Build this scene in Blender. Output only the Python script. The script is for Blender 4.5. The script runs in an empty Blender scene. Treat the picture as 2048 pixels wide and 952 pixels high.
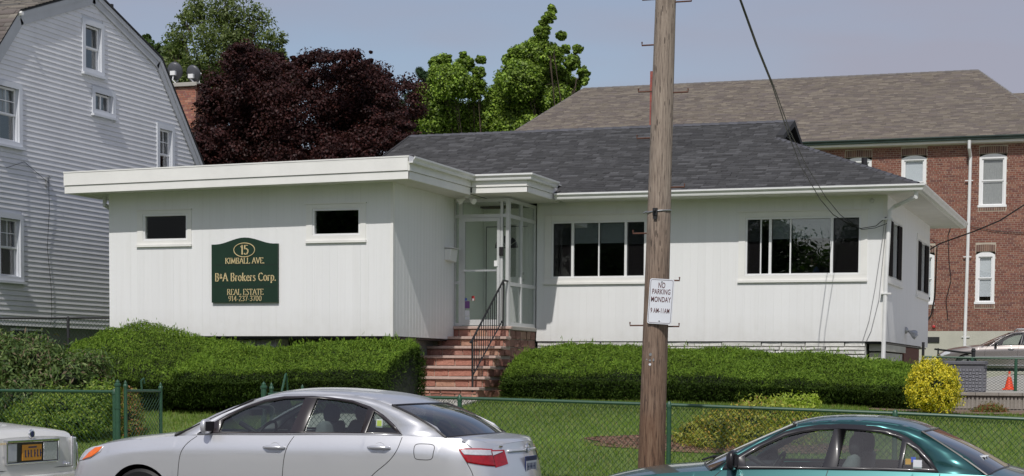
import bpy, bmesh, math, random
import numpy as np
from mathutils import Vector, Matrix
from mathutils.geometry import tessellate_polygon

random.seed(7); rng = np.random.default_rng(11)
S = bpy.context.scene
COL = S.collection

# ------------------------------------------------------------------ camera
EYE = Vector((0.0, 0.0, 1.64))
F = 3622.0; HOR = 748.0
YAW, PITCH, ROLL = math.radians(19.0), math.radians(-3.5), math.radians(0.39)
CY = HOR + F * math.tan(-PITCH)
fwd = Vector((-math.sin(YAW) * math.cos(PITCH), math.cos(YAW) * math.cos(PITCH), math.sin(PITCH)))
r0 = Vector((math.cos(YAW), math.sin(YAW), 0)); u0 = r0.cross(fwd)
RT = r0 * math.cos(ROLL) + u0 * math.sin(ROLL); UP = -r0 * math.sin(ROLL) + u0 * math.cos(ROLL)
cam = bpy.data.cameras.new('camera'); camo = bpy.data.objects.new('camera', cam); COL.objects.link(camo)
camo.matrix_world = Matrix(((RT.x, UP.x, -fwd.x, EYE.x), (RT.y, UP.y, -fwd.y, EYE.y), (RT.z, UP.z, -fwd.z, EYE.z), (0, 0, 0, 1)))
cam.sensor_width = 36.0; cam.lens = F / 2048 * 36.0
cam.shift_y = (CY - 476.0) / 2048.0
cam.clip_start = 0.1; cam.clip_end = 3000
S.camera = camo

def at(px, py, Y):
    """world point on the plane Y seen at pixel px,py of the 2048 wide photograph"""
    d = RT * ((px - 1024) / F) + UP * ((CY - py) / F) + fwd
    t = Y / d.y
    return EYE + d * t

# ------------------------------------------------------------------ sky, sun, exposure
SUN_DIR = Vector((-0.15, 1.0, -1.12)).normalized()
w = bpy.data.worlds.new('World'); S.world = w; w.use_nodes = True
nt = w.node_tree; nt.nodes.clear()
wo = nt.nodes.new('ShaderNodeOutputWorld'); bg = nt.nodes.new('ShaderNodeBackground')
sky = nt.nodes.new('ShaderNodeTexSky'); sky.sky_type = 'NISHITA'; sky.sun_disc = False
sky.sun_elevation = math.asin(-SUN_DIR.z); sky.sun_rotation = math.radians(171.5)
sky.air_density = 1.0; sky.dust_density = 1.6; sky.ozone_density = 1.6
tc = nt.nodes.new('ShaderNodeTexCoord'); mp = nt.nodes.new('ShaderNodeMapping')
mp.inputs['Scale'].default_value = (1, 1, 4.5)
nz = nt.nodes.new('ShaderNodeTexNoise'); nz.inputs['Scale'].default_value = 2.3; nz.inputs['Detail'].default_value = 4
nz.inputs['Roughness'].default_value = 0.5
cr = nt.nodes.new('ShaderNodeValToRGB'); cr.color_ramp.elements[0].position = 0.40; cr.color_ramp.elements[1].position = 0.62
cr.color_ramp.elements[0].color = (0.30, 0.30, 0.30, 1); cr.color_ramp.elements[1].color = (0.9, 0.9, 0.9, 1)
mx = nt.nodes.new('ShaderNodeMix'); mx.data_type = 'RGBA'
mx.inputs[7].default_value = (3.35, 3.30, 4.0, 1)      # thin high cloud veil
L = nt.links.new
L(tc.outputs['Generated'], mp.inputs['Vector']); L(mp.outputs[0], nz.inputs['Vector']); L(nz.outputs['Fac'], cr.inputs[0])
L(cr.outputs[0], mx.inputs[0]); L(sky.outputs[0], mx.inputs[6]); L(mx.outputs[2], bg.inputs[0])
bg.inputs[1].default_value = 0.11
L(bg.outputs[0], wo.inputs[0])
sl = bpy.data.lights.new('sun', 'SUN'); sl.energy = 2.9; sl.angle = math.radians(0.53); sl.color = (1.0, 0.968, 0.92)
so = bpy.data.objects.new('sun', sl); COL.objects.link(so); so.rotation_euler = SUN_DIR.to_track_quat('-Z', 'Y').to_euler()
so.location = (5, -20, 30)
S.view_settings.view_transform = 'Standard'; S.view_settings.look = 'None'
S.view_settings.exposure = 0.0; S.view_settings.gamma = 1.0; S.view_settings.use_curve_mapping = False
S.cycles.max_bounces = 8; S.cycles.transparent_max_bounces = 16

# ------------------------------------------------------------------ materials
def nmat(name):
    m = bpy.data.materials.new(name); m.use_nodes = True
    return m, m.node_tree, m.node_tree.nodes['Principled BSDF']
def mat(name, col, rough=0.6, metal=0.0, var=0.12, scale=6.0, stretch=(1, 1, 1), bump=0.0, bscale=40.0, spec=0.5, coat=0.0, rnd=0.0, tint=None, detail=5):
    """base colour with two scales of noise, optional bump, optional per object variation, optional vertex tint"""
    m, t, p = nmat(name)
    N = t.nodes.new; K = t.links.new
    p.inputs['Roughness'].default_value = rough; p.inputs['Metallic'].default_value = metal
    p.inputs['Specular IOR Level'].default_value = spec; p.inputs['Coat Weight'].default_value = coat
    p.inputs['Coat Roughness'].default_value = 0.04
    co = N('ShaderNodeTexCoord'); ma = N('ShaderNodeMapping'); ma.inputs['Scale'].default_value = stretch
    K(co.outputs['Object'], ma.inputs['Vector'])
    n1 = N('ShaderNodeTexNoise'); n1.inputs['Scale'].default_value = scale; n1.inputs['Detail'].default_value = detail; n1.inputs['Roughness'].default_value = 0.62
    K(ma.outputs[0], n1.inputs['Vector'])
    mr = N('ShaderNodeMapRange'); mr.inputs[1].default_value = 0.25; mr.inputs[2].default_value = 0.75
    mr.inputs[3].default_value = 1 - var; mr.inputs[4].default_value = 1 + var
    K(n1.outputs['Fac'], mr.inputs[0])
    base = N('ShaderNodeRGB'); base.outputs[0].default_value = (*col, 1)
    src = base.outputs[0]
    if tint:
        at_ = N('ShaderNodeAttribute'); at_.attribute_name = tint; src = at_.outputs['Color']
    mul = N('ShaderNodeVectorMath'); mul.operation = 'SCALE'; K(src, mul.inputs[0]); K(mr.outputs[0], mul.inputs['Scale'])
    out = mul.outputs[0]
    if rnd:
        oi = N('ShaderNodeObjectInfo'); m2 = N('ShaderNodeMapRange'); m2.inputs[3].default_value = 1 - rnd; m2.inputs[4].default_value = 1 + rnd
        K(oi.outputs['Random'], m2.inputs[0]); mu2 = N('ShaderNodeVectorMath'); mu2.operation = 'SCALE'
        K(out, mu2.inputs[0]); K(m2.outputs[0], mu2.inputs['Scale']); out = mu2.outputs[0]
    K(out, p.inputs['Base Color'])
    if bump:
        n2 = N('ShaderNodeTexNoise'); n2.inputs['Scale'].default_value = bscale; n2.inputs['Detail'].default_value = 6
        K(ma.outputs[0], n2.inputs['Vector']); b = N('ShaderNodeBump'); b.inputs['Strength'].default_value = min(1, bump); b.inputs['Distance'].default_value = 0.02 * bump
        K(n2.outputs['Fac'], b.inputs['Height']); K(b.outputs[0], p.inputs['Normal'])
    return m
def glass(name, tint, rough=0.0, fac=1.0):
    """thin pane: tinted see-through plus fresnel mirror"""
    m = bpy.data.materials.new(name); m.use_nodes = True; t = m.node_tree; t.nodes.clear()
    N = t.nodes.new; K = t.links.new
    o = N('ShaderNodeOutputMaterial'); tr = N('ShaderNodeBsdfTransparent'); tr.inputs[0].default_value = (*tint, 1)
    gl = N('ShaderNodeBsdfGlossy'); gl.inputs['Roughness'].default_value = rough
    fr = N('ShaderNodeFresnel'); fr.inputs['IOR'].default_value = 1.5
    mu = N('ShaderNodeMath'); mu.operation = 'MULTIPLY'; mu.inputs[1].default_value = 2.0 * fac; mu.use_clamp = True
    mi = N('ShaderNodeMixShader'); K(fr.outputs[0], mu.inputs[0]); K(mu.outputs[0], mi.inputs[0])
    ge = N('ShaderNodeNewGeometry'); ir = N('ShaderNodeMapRange'); ir.inputs[3].default_value = 1.5; ir.inputs[4].default_value = 1 / 1.5; K(ge.outputs['Backfacing'], ir.inputs[0]); K(ir.outputs[0], fr.inputs['IOR'])
    n = N('ShaderNodeTexNoise'); n.inputs['Scale'].default_value = 1.4; b = N('ShaderNodeBump'); b.inputs['Strength'].default_value = 0.06; b.inputs['Distance'].default_value = 0.02
    co = N('ShaderNodeTexCoord'); K(co.outputs['Object'], n.inputs['Vector']); K(n.outputs['Fac'], b.inputs['Height']); K(b.outputs[0], gl.inputs['Normal'])
    K(tr.outputs[0], mi.inputs[1]); K(gl.outputs[0], mi.inputs[2]); K(mi.outputs[0], o.inputs[0])
    return m
def leafmat(name, rough=0.5, trans=0.3, gloss=0.35):
    m, t, p = nmat(name); N = t.nodes.new; K = t.links.new
    a = N('ShaderNodeAttribute'); a.attribute_name = 'tint'
    K(a.outputs['Color'], p.inputs['Base Color']); p.inputs['Roughness'].default_value = rough; p.inputs['Specular IOR Level'].default_value = gloss
    tl = N('ShaderNodeBsdfTranslucent'); sc = N('ShaderNodeVectorMath'); sc.operation = 'MULTIPLY'; sc.inputs[1].default_value = (1.3, 1.5, 0.6)
    K(a.outputs['Color'], sc.inputs[0]); K(sc.outputs[0], tl.inputs[0])
    mi = N('ShaderNodeMixShader'); mi.inputs[0].default_value = trans
    K(p.outputs[0], mi.inputs[1]); K(tl.outputs[0], mi.inputs[2]); K(mi.outputs[0], t.nodes['Material Output'].inputs[0])
    return m
def woodmat(name):
    """weathered pole: long grain, dark checks, grey above and brown below as the creosote shows"""
    m, t, p = nmat(name); N = t.nodes.new; K = t.links.new
    co = N('ShaderNodeTexCoord'); ma = N('ShaderNodeMapping'); ma.inputs['Scale'].default_value = (1, 1, 0.06); K(co.outputs['Object'], ma.inputs[0])
    n = N('ShaderNodeTexNoise'); n.inputs['Scale'].default_value = 70; n.inputs['Detail'].default_value = 8; n.inputs['Roughness'].default_value = 0.7; K(ma.outputs[0], n.inputs[0])
    r = N('ShaderNodeValToRGB'); e = r.color_ramp.elements
    e[0].position = 0.36; e[0].color = (0.035, 0.02, 0.013, 1); e[1].position = 0.66; e[1].color = (0.24, 0.155, 0.10, 1)
    x = e.new(0.48); x.color = (0.15, 0.082, 0.050, 1)
    K(n.outputs[0], r.inputs[0])
    r2 = N('ShaderNodeValToRGB'); e = r2.color_ramp.elements
    e[0].position = 0.34; e[0].color = (0.09, 0.068, 0.055, 1); e[1].position = 0.68; e[1].color = (0.42, 0.345, 0.275, 1)
    x = e.new(0.46); x.color = (0.27, 0.215, 0.17, 1)
    K(n.outputs[0], r2.inputs[0])
    sp = N('ShaderNodeSeparateXYZ'); K(co.outputs['Object'], sp.inputs[0])
    lo = N('ShaderNodeTexNoise'); lo.inputs['Scale'].default_value = 2.5; K(co.outputs['Object'], lo.inputs[0])
    ad = N('ShaderNodeMath'); ad.operation = 'MULTIPLY_ADD'; ad.inputs[1].default_value = 1.6; K(lo.outputs[0], ad.inputs[0]); K(sp.outputs[2], ad.inputs[2])
    mr = N('ShaderNodeMapRange'); mr.inputs[1].default_value = 1.9; mr.inputs[2].default_value = 4.6; K(ad.outputs[0], mr.inputs[0])
    mi = N('ShaderNodeMix'); mi.data_type = 'RGBA'; K(mr.outputs[0], mi.inputs[0]); K(r.outputs[0], mi.inputs[6]); K(r2.outputs[0], mi.inputs[7])
    ma2 = N('ShaderNodeMapping'); ma2.inputs['Scale'].default_value = (1, 1, 0.16); K(co.outputs['Object'], ma2.inputs[0])
    v = N('ShaderNodeTexVoronoi'); v.inputs['Scale'].default_value = 34; K(ma2.outputs[0], v.inputs[0])
    v2 = N('ShaderNodeTexNoise'); v2.inputs['Scale'].default_value = 7; K(ma2.outputs[0], v2.inputs[0])
    lt = N('ShaderNodeMath'); lt.operation = 'LESS_THAN'; lt.inputs[1].default_value = 0.19; K(v.outputs['Distance'], lt.inputs[0])
    gt = N('ShaderNodeMath'); gt.operation = 'GREATER_THAN'; gt.inputs[1].default_value = 0.50; K(v2.outputs[0], gt.inputs[0])
    mm = N('ShaderNodeMath'); mm.operation = 'MULTIPLY'; K(lt.outputs[0], mm.inputs[0]); K(gt.outputs[0], mm.inputs[1])
    mf = N('ShaderNodeMath'); mf.operation = 'MULTIPLY'; mf.inputs[1].default_value = 0.75; K(mm.outputs[0], mf.inputs[0])
    m2 = N('ShaderNodeMix'); m2.data_type = 'RGBA'; K(mf.outputs[0], m2.inputs[0]); K(mi.outputs[2], m2.inputs[6]); m2.inputs[7].default_value = (0.03, 0.02, 0.015, 1)
    K(m2.outputs[2], p.inputs['Base Color']); p.inputs['Roughness'].default_value = 0.85
    b = N('ShaderNodeBump'); b.inputs['Strength'].default_value = 0.8; b.inputs['Distance'].default_value = 0.012; K(n.outputs[0], b.inputs['Height']); K(b.outputs[0], p.inputs['Normal'])
    return m

M = dict(
 white=mat('white_painted_wood', (0.78, 0.78, 0.765), 0.55, var=0.035, scale=1.3, bump=0.12, bscale=25, rnd=0.012),
 trim=mat('white_trim_paint', (0.80, 0.79, 0.76), 0.45, var=0.06, scale=2.0, bump=0.08, bscale=18),
 gutter=mat('white_aluminium_gutter', (0.74, 0.74, 0.73), 0.32, var=0.08, scale=3.0),
 soffit=mat('soffit_board', (0.66, 0.65, 0.60), 0.7, var=0.08, scale=2),
 alum=mat('mill_aluminium', (0.62, 0.63, 0.63), 0.42, metal=0.3, var=0.08, scale=5),
 alumbright=mat('polished_aluminium', (0.8, 0.8, 0.8), 0.25, metal=0.8, var=0.04),
 clap=mat('grey_white_clapboard', (0.70, 0.70, 0.715), 0.55, var=0.09, scale=1.2, bump=0.1, bscale=14, rnd=0.02),
 claptrim=mat('grey_white_trim', (0.63, 0.65, 0.69), 0.5, var=0.06, scale=2),
 greytrim=mat('weathered_rake_board', (0.46, 0.47, 0.49), 0.6, var=0.1, scale=2),
 vinyl=mat('white_vinyl_sash', (0.80, 0.80, 0.80), 0.35, var=0.03),
 roofA=mat('charcoal_shingle', (1, 1, 1), 0.9, var=0.22, scale=60, bump=0.3, bscale=120, tint='tint'),
 roofbase=mat('roof_underlay', (0.03, 0.03, 0.032), 0.9, var=0.1),
 brick=mat('fired_brick', (1, 1, 1), 0.85, var=0.2, scale=30, bump=0.3, bscale=80, tint='tint'),
 mortar=mat('lime_mortar', (0.43, 0.375, 0.30), 0.9, var=0.12, scale=8, bump=0.2),
 stucco=mat('painted_foundation', (0.47, 0.46, 0.39), 0.85, var=0.09, scale=1.5, bump=0.2, bscale=30),
 concrete=mat('concrete', (0.42, 0.40, 0.36), 0.88, var=0.13, scale=3, bump=0.3, bscale=50),
 darkconc=mat('grey_foundation', (0.20, 0.20, 0.19), 0.9, var=0.15, scale=3, bump=0.3),
 ribbed=mat('aged_concrete_block', (0.27, 0.245, 0.215), 0.9, var=0.2, scale=5, bump=0.4),
 asphalt=mat('asphalt', (0.055, 0.055, 0.057), 0.9, var=0.25, scale=60, bump=0.5, bscale=200),
 redstone=mat('red_sandstone', (1, 1, 1), 0.85, var=0.2, scale=14, bump=0.9, bscale=24, tint='tint'),
 whitestone=mat('white_painted_stone', (0.66, 0.65, 0.61), 0.75, var=0.10, scale=7, bump=0.9, bscale=14, rnd=0.05),
 tread=mat('stone_tread', (0.50, 0.37, 0.32), 0.8, var=0.14, scale=22, bump=0.4, bscale=70),
 iron=mat('black_wrought_iron', (0.018, 0.018, 0.02), 0.45, var=0.2),
 rust=mat('rusty_steel', (0.13, 0.06, 0.04), 0.8, metal=0.2, var=0.35, scale=40, bump=0.3),
 galv=mat('galvanised_steel', (0.45, 0.46, 0.47), 0.4, metal=0.8, var=0.15, scale=30),
 greenpaint=mat('green_enamel', (0.026, 0.080, 0.044), 0.4, var=0.2, scale=20, bump=0.1),
 greenwire=mat('green_coated_wire', (0.020, 0.062, 0.036), 0.5, var=0.2, scale=20),
 boardgreen=mat('dark_green_signboard', (0.004, 0.026, 0.012), 0.5, var=0.12, scale=8),
 gold=mat('gold_leaf_letters', (0.83, 0.66, 0.36), 0.38, metal=0.35, var=0.12, scale=60),
 signwhite=mat('white_sign_enamel', (0.72, 0.74, 0.78), 0.35, var=0.04, scale=8),
 signred=mat('maroon_lettering', (0.10, 0.018, 0.022), 0.5, var=0.15, scale=30),
 black=mat('black_rubber', (0.014, 0.014, 0.015), 0.6, var=0.15),
 blackgloss=mat('black_plastic', (0.02, 0.018, 0.02), 0.28, var=0.1),
 brownblack=mat('dark_window_frame', (0.030, 0.028, 0.031), 0.32, var=0.1, coat=0.3),
 wire=mat('black_cable', (0.012, 0.012, 0.013), 0.5, var=0.1),
 greycable=mat('grey_cable', (0.30, 0.30, 0.31), 0.6, var=0.1),
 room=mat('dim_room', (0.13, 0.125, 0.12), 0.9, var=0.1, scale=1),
 roomwall=mat('vestibule_plaster', (0.84, 0.86, 0.80), 0.7, var=0.04, scale=1),
 mesh=None, shade=mat('roller_shade', (0.66, 0.65, 0.70), 0.8, var=0.04, scale=2),
 curtain=mat('lace_curtain', (0.45, 0.43, 0.40), 0.9, var=0.25, scale=14, stretch=(8, 8, 0.6)),
 wpane=glass('office_window_glass', (0.74, 0.78, 0.77), fac=1.9),
 vpane=glass('vestibule_glass', (0.90, 0.93, 0.91), fac=0.8),
 opane=glass('old_window_glass', (0.90, 0.92, 0.93), fac=0.8),
 screen=mat('insect_screen', (0.022, 0.018, 0.018), 0.95, var=0.1, spec=0.05),
 cglass=glass('car_glass', (0.66, 0.74, 0.71), fac=1.5),
 cglass2=glass('rear_car_glass', (0.16, 0.17, 0.19)),
 silver=mat('silver_metallic_paint', (0.70, 0.705, 0.725), 0.32, metal=0.58, var=0.015, scale=2, coat=0.7),
 teal=mat('teal_metallic_paint', (0.040, 0.140, 0.142), 0.30, metal=0.7, var=0.03, scale=2, coat=0.8),
 cream=mat('cream_white_paint', (0.70, 0.69, 0.64), 0.25, var=0.03, scale=2, coat=0.7),
 pewter=mat('pewter_metallic_paint', (0.25, 0.225, 0.215), 0.3, metal=0.5, var=0.02, scale=2, coat=0.6),
 chrome=mat('chrome', (0.82, 0.82, 0.84), 0.12, metal=1.0, var=0.03),
 redlens=mat('red_lens', (0.34, 0.004, 0.010), 0.2, var=0.3, scale=30, coat=0.4),
 clearlens=mat('clear_lens', (0.70, 0.70, 0.72), 0.12, metal=0.3, var=0.2, scale=40, coat=1.0),
 amber=mat('amber_lens', (0.85, 0.16, 0.01), 0.2, var=0.2, scale=30, coat=0.8),
 seat=mat('dark_seat_cloth', (0.030, 0.031, 0.036), 0.9, var=0.15, scale=20),
 seatgrey=mat('grey_seat_cloth', (0.22, 0.23, 0.24), 0.9, var=0.1, scale=20),
 alloy=mat('wheel_alloy', (0.35, 0.35, 0.36), 0.35, metal=0.7, var=0.1),
 plateor=mat('orange_plate', (0.72, 0.32, 0.03), 0.4, var=0.06),
 platewhite=mat('white_plate', (0.62, 0.64, 0.68), 0.4, var=0.06),
 plateblue=mat('navy_print', (0.02, 0.03, 0.10), 0.5, var=0.1),
 bark=mat('bark', (0.10, 0.075, 0.055), 0.95, var=0.3, scale=12, stretch=(1, 1, 0.3), bump=0.8, bscale=30),
 leaf=leafmat('leaf_blades', trans=0.34, gloss=0.3), needle=leafmat('clipped_needles', 0.65, 0.22, 0.15), darkleaf=leafmat('glossy_leaves', 0.55, 0.2, 0.25),
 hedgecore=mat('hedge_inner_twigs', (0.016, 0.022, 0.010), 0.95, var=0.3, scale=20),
 mulch=mat('bark_mulch', (0.20, 0.115, 0.075), 0.95, var=0.45, scale=28, bump=1.0, bscale=45),
 cone=mat('orange_cone_plastic', (0.78, 0.07, 0.02), 0.45, var=0.08),
 wicker=mat('grey_resin_wicker', (0.115, 0.115, 0.13), 0.6, var=0.15, scale=20),
 copper=mat('green_copper_gutter', (0.030, 0.050, 0.044), 0.6, metal=0.2, var=0.5, scale=10, stretch=(0.3, 1, 1)),
 dish=mat('grey_dish_enamel', (0.085, 0.088, 0.10), 0.4, var=0.06),
 skin=mat('skin', (0.42, 0.26, 0.19), 0.6, var=0.05), hair=mat('dark_hair', (0.03, 0.02, 0.015), 0.7), blueshirt=mat('blue_shirt', (0.07, 0.14, 0.33), 0.9, var=0.1),
 gablevent=mat('dark_louvre', (0.02, 0.02, 0.022), 0.8),
 sticker=mat('purple_sticker', (0.19, 0.08, 0.26), 0.5), stickerlime=mat('lime_sticker', (0.42, 0.55, 0.10), 0.5), stickeror=mat('tan_sticker', (0.50, 0.32, 0.10), 0.5), stickerblue=mat('blue_sticker', (0.08, 0.14, 0.5), 0.5),
 red=mat('red_paint', (0.45, 0.03, 0.03), 0.5), rooma=mat('office_furniture', (0.05, 0.045, 0.04), 0.8),
)
def groundmat():
    m, t, p = nmat('lawn_soil_and_grass'); N = t.nodes.new; K = t.links.new
    co = N('ShaderNodeTexCoord'); n = N('ShaderNodeTexNoise'); n.inputs['Scale'].default_value = 1.1; n.inputs['Detail'].default_value = 8; n.inputs['Roughness'].default_value = 0.65
    K(co.outputs['Object'], n.inputs[0]); r = N('ShaderNodeValToRGB'); e = r.color_ramp.elements
    e[0].position = 0.35; e[0].color = (0.085, 0.135, 0.024, 1); e[1].position = 0.68; e[1].color = (0.135, 0.185, 0.038, 1)
    K(n.outputs[0], r.inputs[0]); K(r.outputs[0], p.inputs['Base Color']); p.inputs['Roughness'].default_value = 0.95
    n2 = N('ShaderNodeTexNoise'); n2.inputs['Scale'].default_value = 60; K(co.outputs['Object'], n2.inputs[0])
    b = N('ShaderNodeBump'); b.inputs['Strength'].default_value = 0.6; K(n2.outputs[0], b.inputs['Height']); K(b.outputs[0], p.inputs['Normal'])
    return m
M['ground'] = groundmat()
def siding():
    """white paint with faint rain streaks, splash dirt along the bottom edge and chalky patches"""
    m, t, p = nmat('white_painted_siding'); N = t.nodes.new; K = t.links.new
    co = N('ShaderNodeTexCoord'); ma = N('ShaderNodeMapping'); ma.inputs['Scale'].default_value = (9, 9, .45); K(co.outputs['Object'], ma.inputs[0])
    n = N('ShaderNodeTexNoise'); n.inputs['Scale'].default_value = 1.0; n.inputs['Detail'].default_value = 6; K(ma.outputs[0], n.inputs[0])
    r = N('ShaderNodeMapRange'); r.inputs[1].default_value = .52; r.inputs[2].default_value = .85; r.inputs[4].default_value = .17; K(n.outputs[0], r.inputs[0])
    sp = N('ShaderNodeSeparateXYZ'); K(co.outputs['Object'], sp.inputs[0])
    n2 = N('ShaderNodeTexNoise'); n2.inputs['Scale'].default_value = 6; n2.inputs['Detail'].default_value = 8; K(co.outputs['Object'], n2.inputs[0])
    z = N('ShaderNodeMapRange'); z.inputs[1].default_value = 1.75; z.inputs[2].default_value = 1.2; K(sp.outputs[2], z.inputs[0])
    mu = N('ShaderNodeMath'); mu.operation = 'MULTIPLY'; K(z.outputs[0], mu.inputs[0]); K(n2.outputs[0], mu.inputs[1])
    m3 = N('ShaderNodeMath'); m3.operation = 'MULTIPLY_ADD'; m3.inputs[1].default_value = .5; K(mu.outputs[0], m3.inputs[0]); K(r.outputs[0], m3.inputs[2])
    mi = N('ShaderNodeMix'); mi.data_type = 'RGBA'; K(m3.outputs[0], mi.inputs[0]); mi.inputs[6].default_value = (.80, .80, .80, 1); mi.inputs[7].default_value = (.52, .50, .44, 1)
    oi = N('ShaderNodeObjectInfo'); m2 = N('ShaderNodeMapRange'); m2.inputs[3].default_value = .985; m2.inputs[4].default_value = 1.015; K(oi.outputs['Random'], m2.inputs[0])
    ms = N('ShaderNodeVectorMath'); ms.operation = 'SCALE'; K(mi.outputs[2], ms.inputs[0]); K(m2.outputs[0], ms.inputs['Scale']); K(ms.outputs[0], p.inputs['Base Color'])
    p.inputs['Roughness'].default_value = .55; b = N('ShaderNodeBump'); b.inputs['Strength'].default_value = .15; b.inputs['Distance'].default_value = .004; K(n.outputs[0], b.inputs['Height']); K(b.outputs[0], p.inputs['Normal'])
    return m
M['white'] = siding()
def meshmat():
    m = bpy.data.materials.new('fine_insect_mesh'); m.use_nodes = True; t = m.node_tree; t.nodes.clear(); N = t.nodes.new; K = t.links.new
    o = N('ShaderNodeOutputMaterial'); tr = N('ShaderNodeBsdfTransparent'); d = N('ShaderNodeBsdfDiffuse'); d.inputs[0].default_value = (.015, .014, .015, 1)
    mi = N('ShaderNodeMixShader'); mi.inputs[0].default_value = .36; K(tr.outputs[0], mi.inputs[1]); K(d.outputs[0], mi.inputs[2]); K(mi.outputs[0], o.inputs[0]); return m
M['mesh'] = meshmat()

# ------------------------------------------------------------------ object helpers
def wloc(o):
    v = Vector((0, 0, 0))
    while o is not None:
        v += o.location; o = o.parent
    return v
def thing(name, label, cat, loc=(0, 0, 0), group=None):
    o = bpy.data.objects.new(name, None); COL.objects.link(o); o.location = loc; o.empty_display_size = 0.2
    o['label'] = label; o['category'] = cat
    if group: o['group'] = group
    return o
def tag(o, label, cat, group=None):
    o['label'] = label; o['category'] = cat
    if group: o['group'] = group
    return o
def kind(o, k): o['kind'] = k; return o
def npmesh(name, V, faces, n, m, parent=None, tint=None, smooth=False, local=False):
    """numpy mesh: V (k,3), faces flat index array, n corners per face"""
    V = np.asarray(V, dtype=np.float32); faces = np.asarray(faces, dtype=np.int32).reshape(-1)
    if parent is not None and not local: V = V - np.array(wloc(parent), dtype=np.float32)
    me = bpy.data.meshes.new(name); me.vertices.add(len(V)); me.vertices.foreach_set('co', V.ravel())
    nf = len(faces) // n; me.loops.add(len(faces)); me.loops.foreach_set('vertex_index', faces)
    me.polygons.add(nf); me.polygons.foreach_set('loop_start', np.arange(0, nf * n, n, dtype=np.int32))
    if tint is not None:
        a = me.color_attributes.new('tint', 'FLOAT_COLOR', 'POINT')
        c = np.ones((len(V), 4), dtype=np.float32); c[:, :3] = tint; a.data.foreach_set('color', c.ravel())
    me.update(calc_edges=True); me.validate()
    if smooth: me.polygons.foreach_set('use_smooth', np.ones(nf, dtype=bool))
    me.materials.append(m); o = bpy.data.objects.new(name, me); COL.objects.link(o); o.parent = parent
    return o
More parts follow.
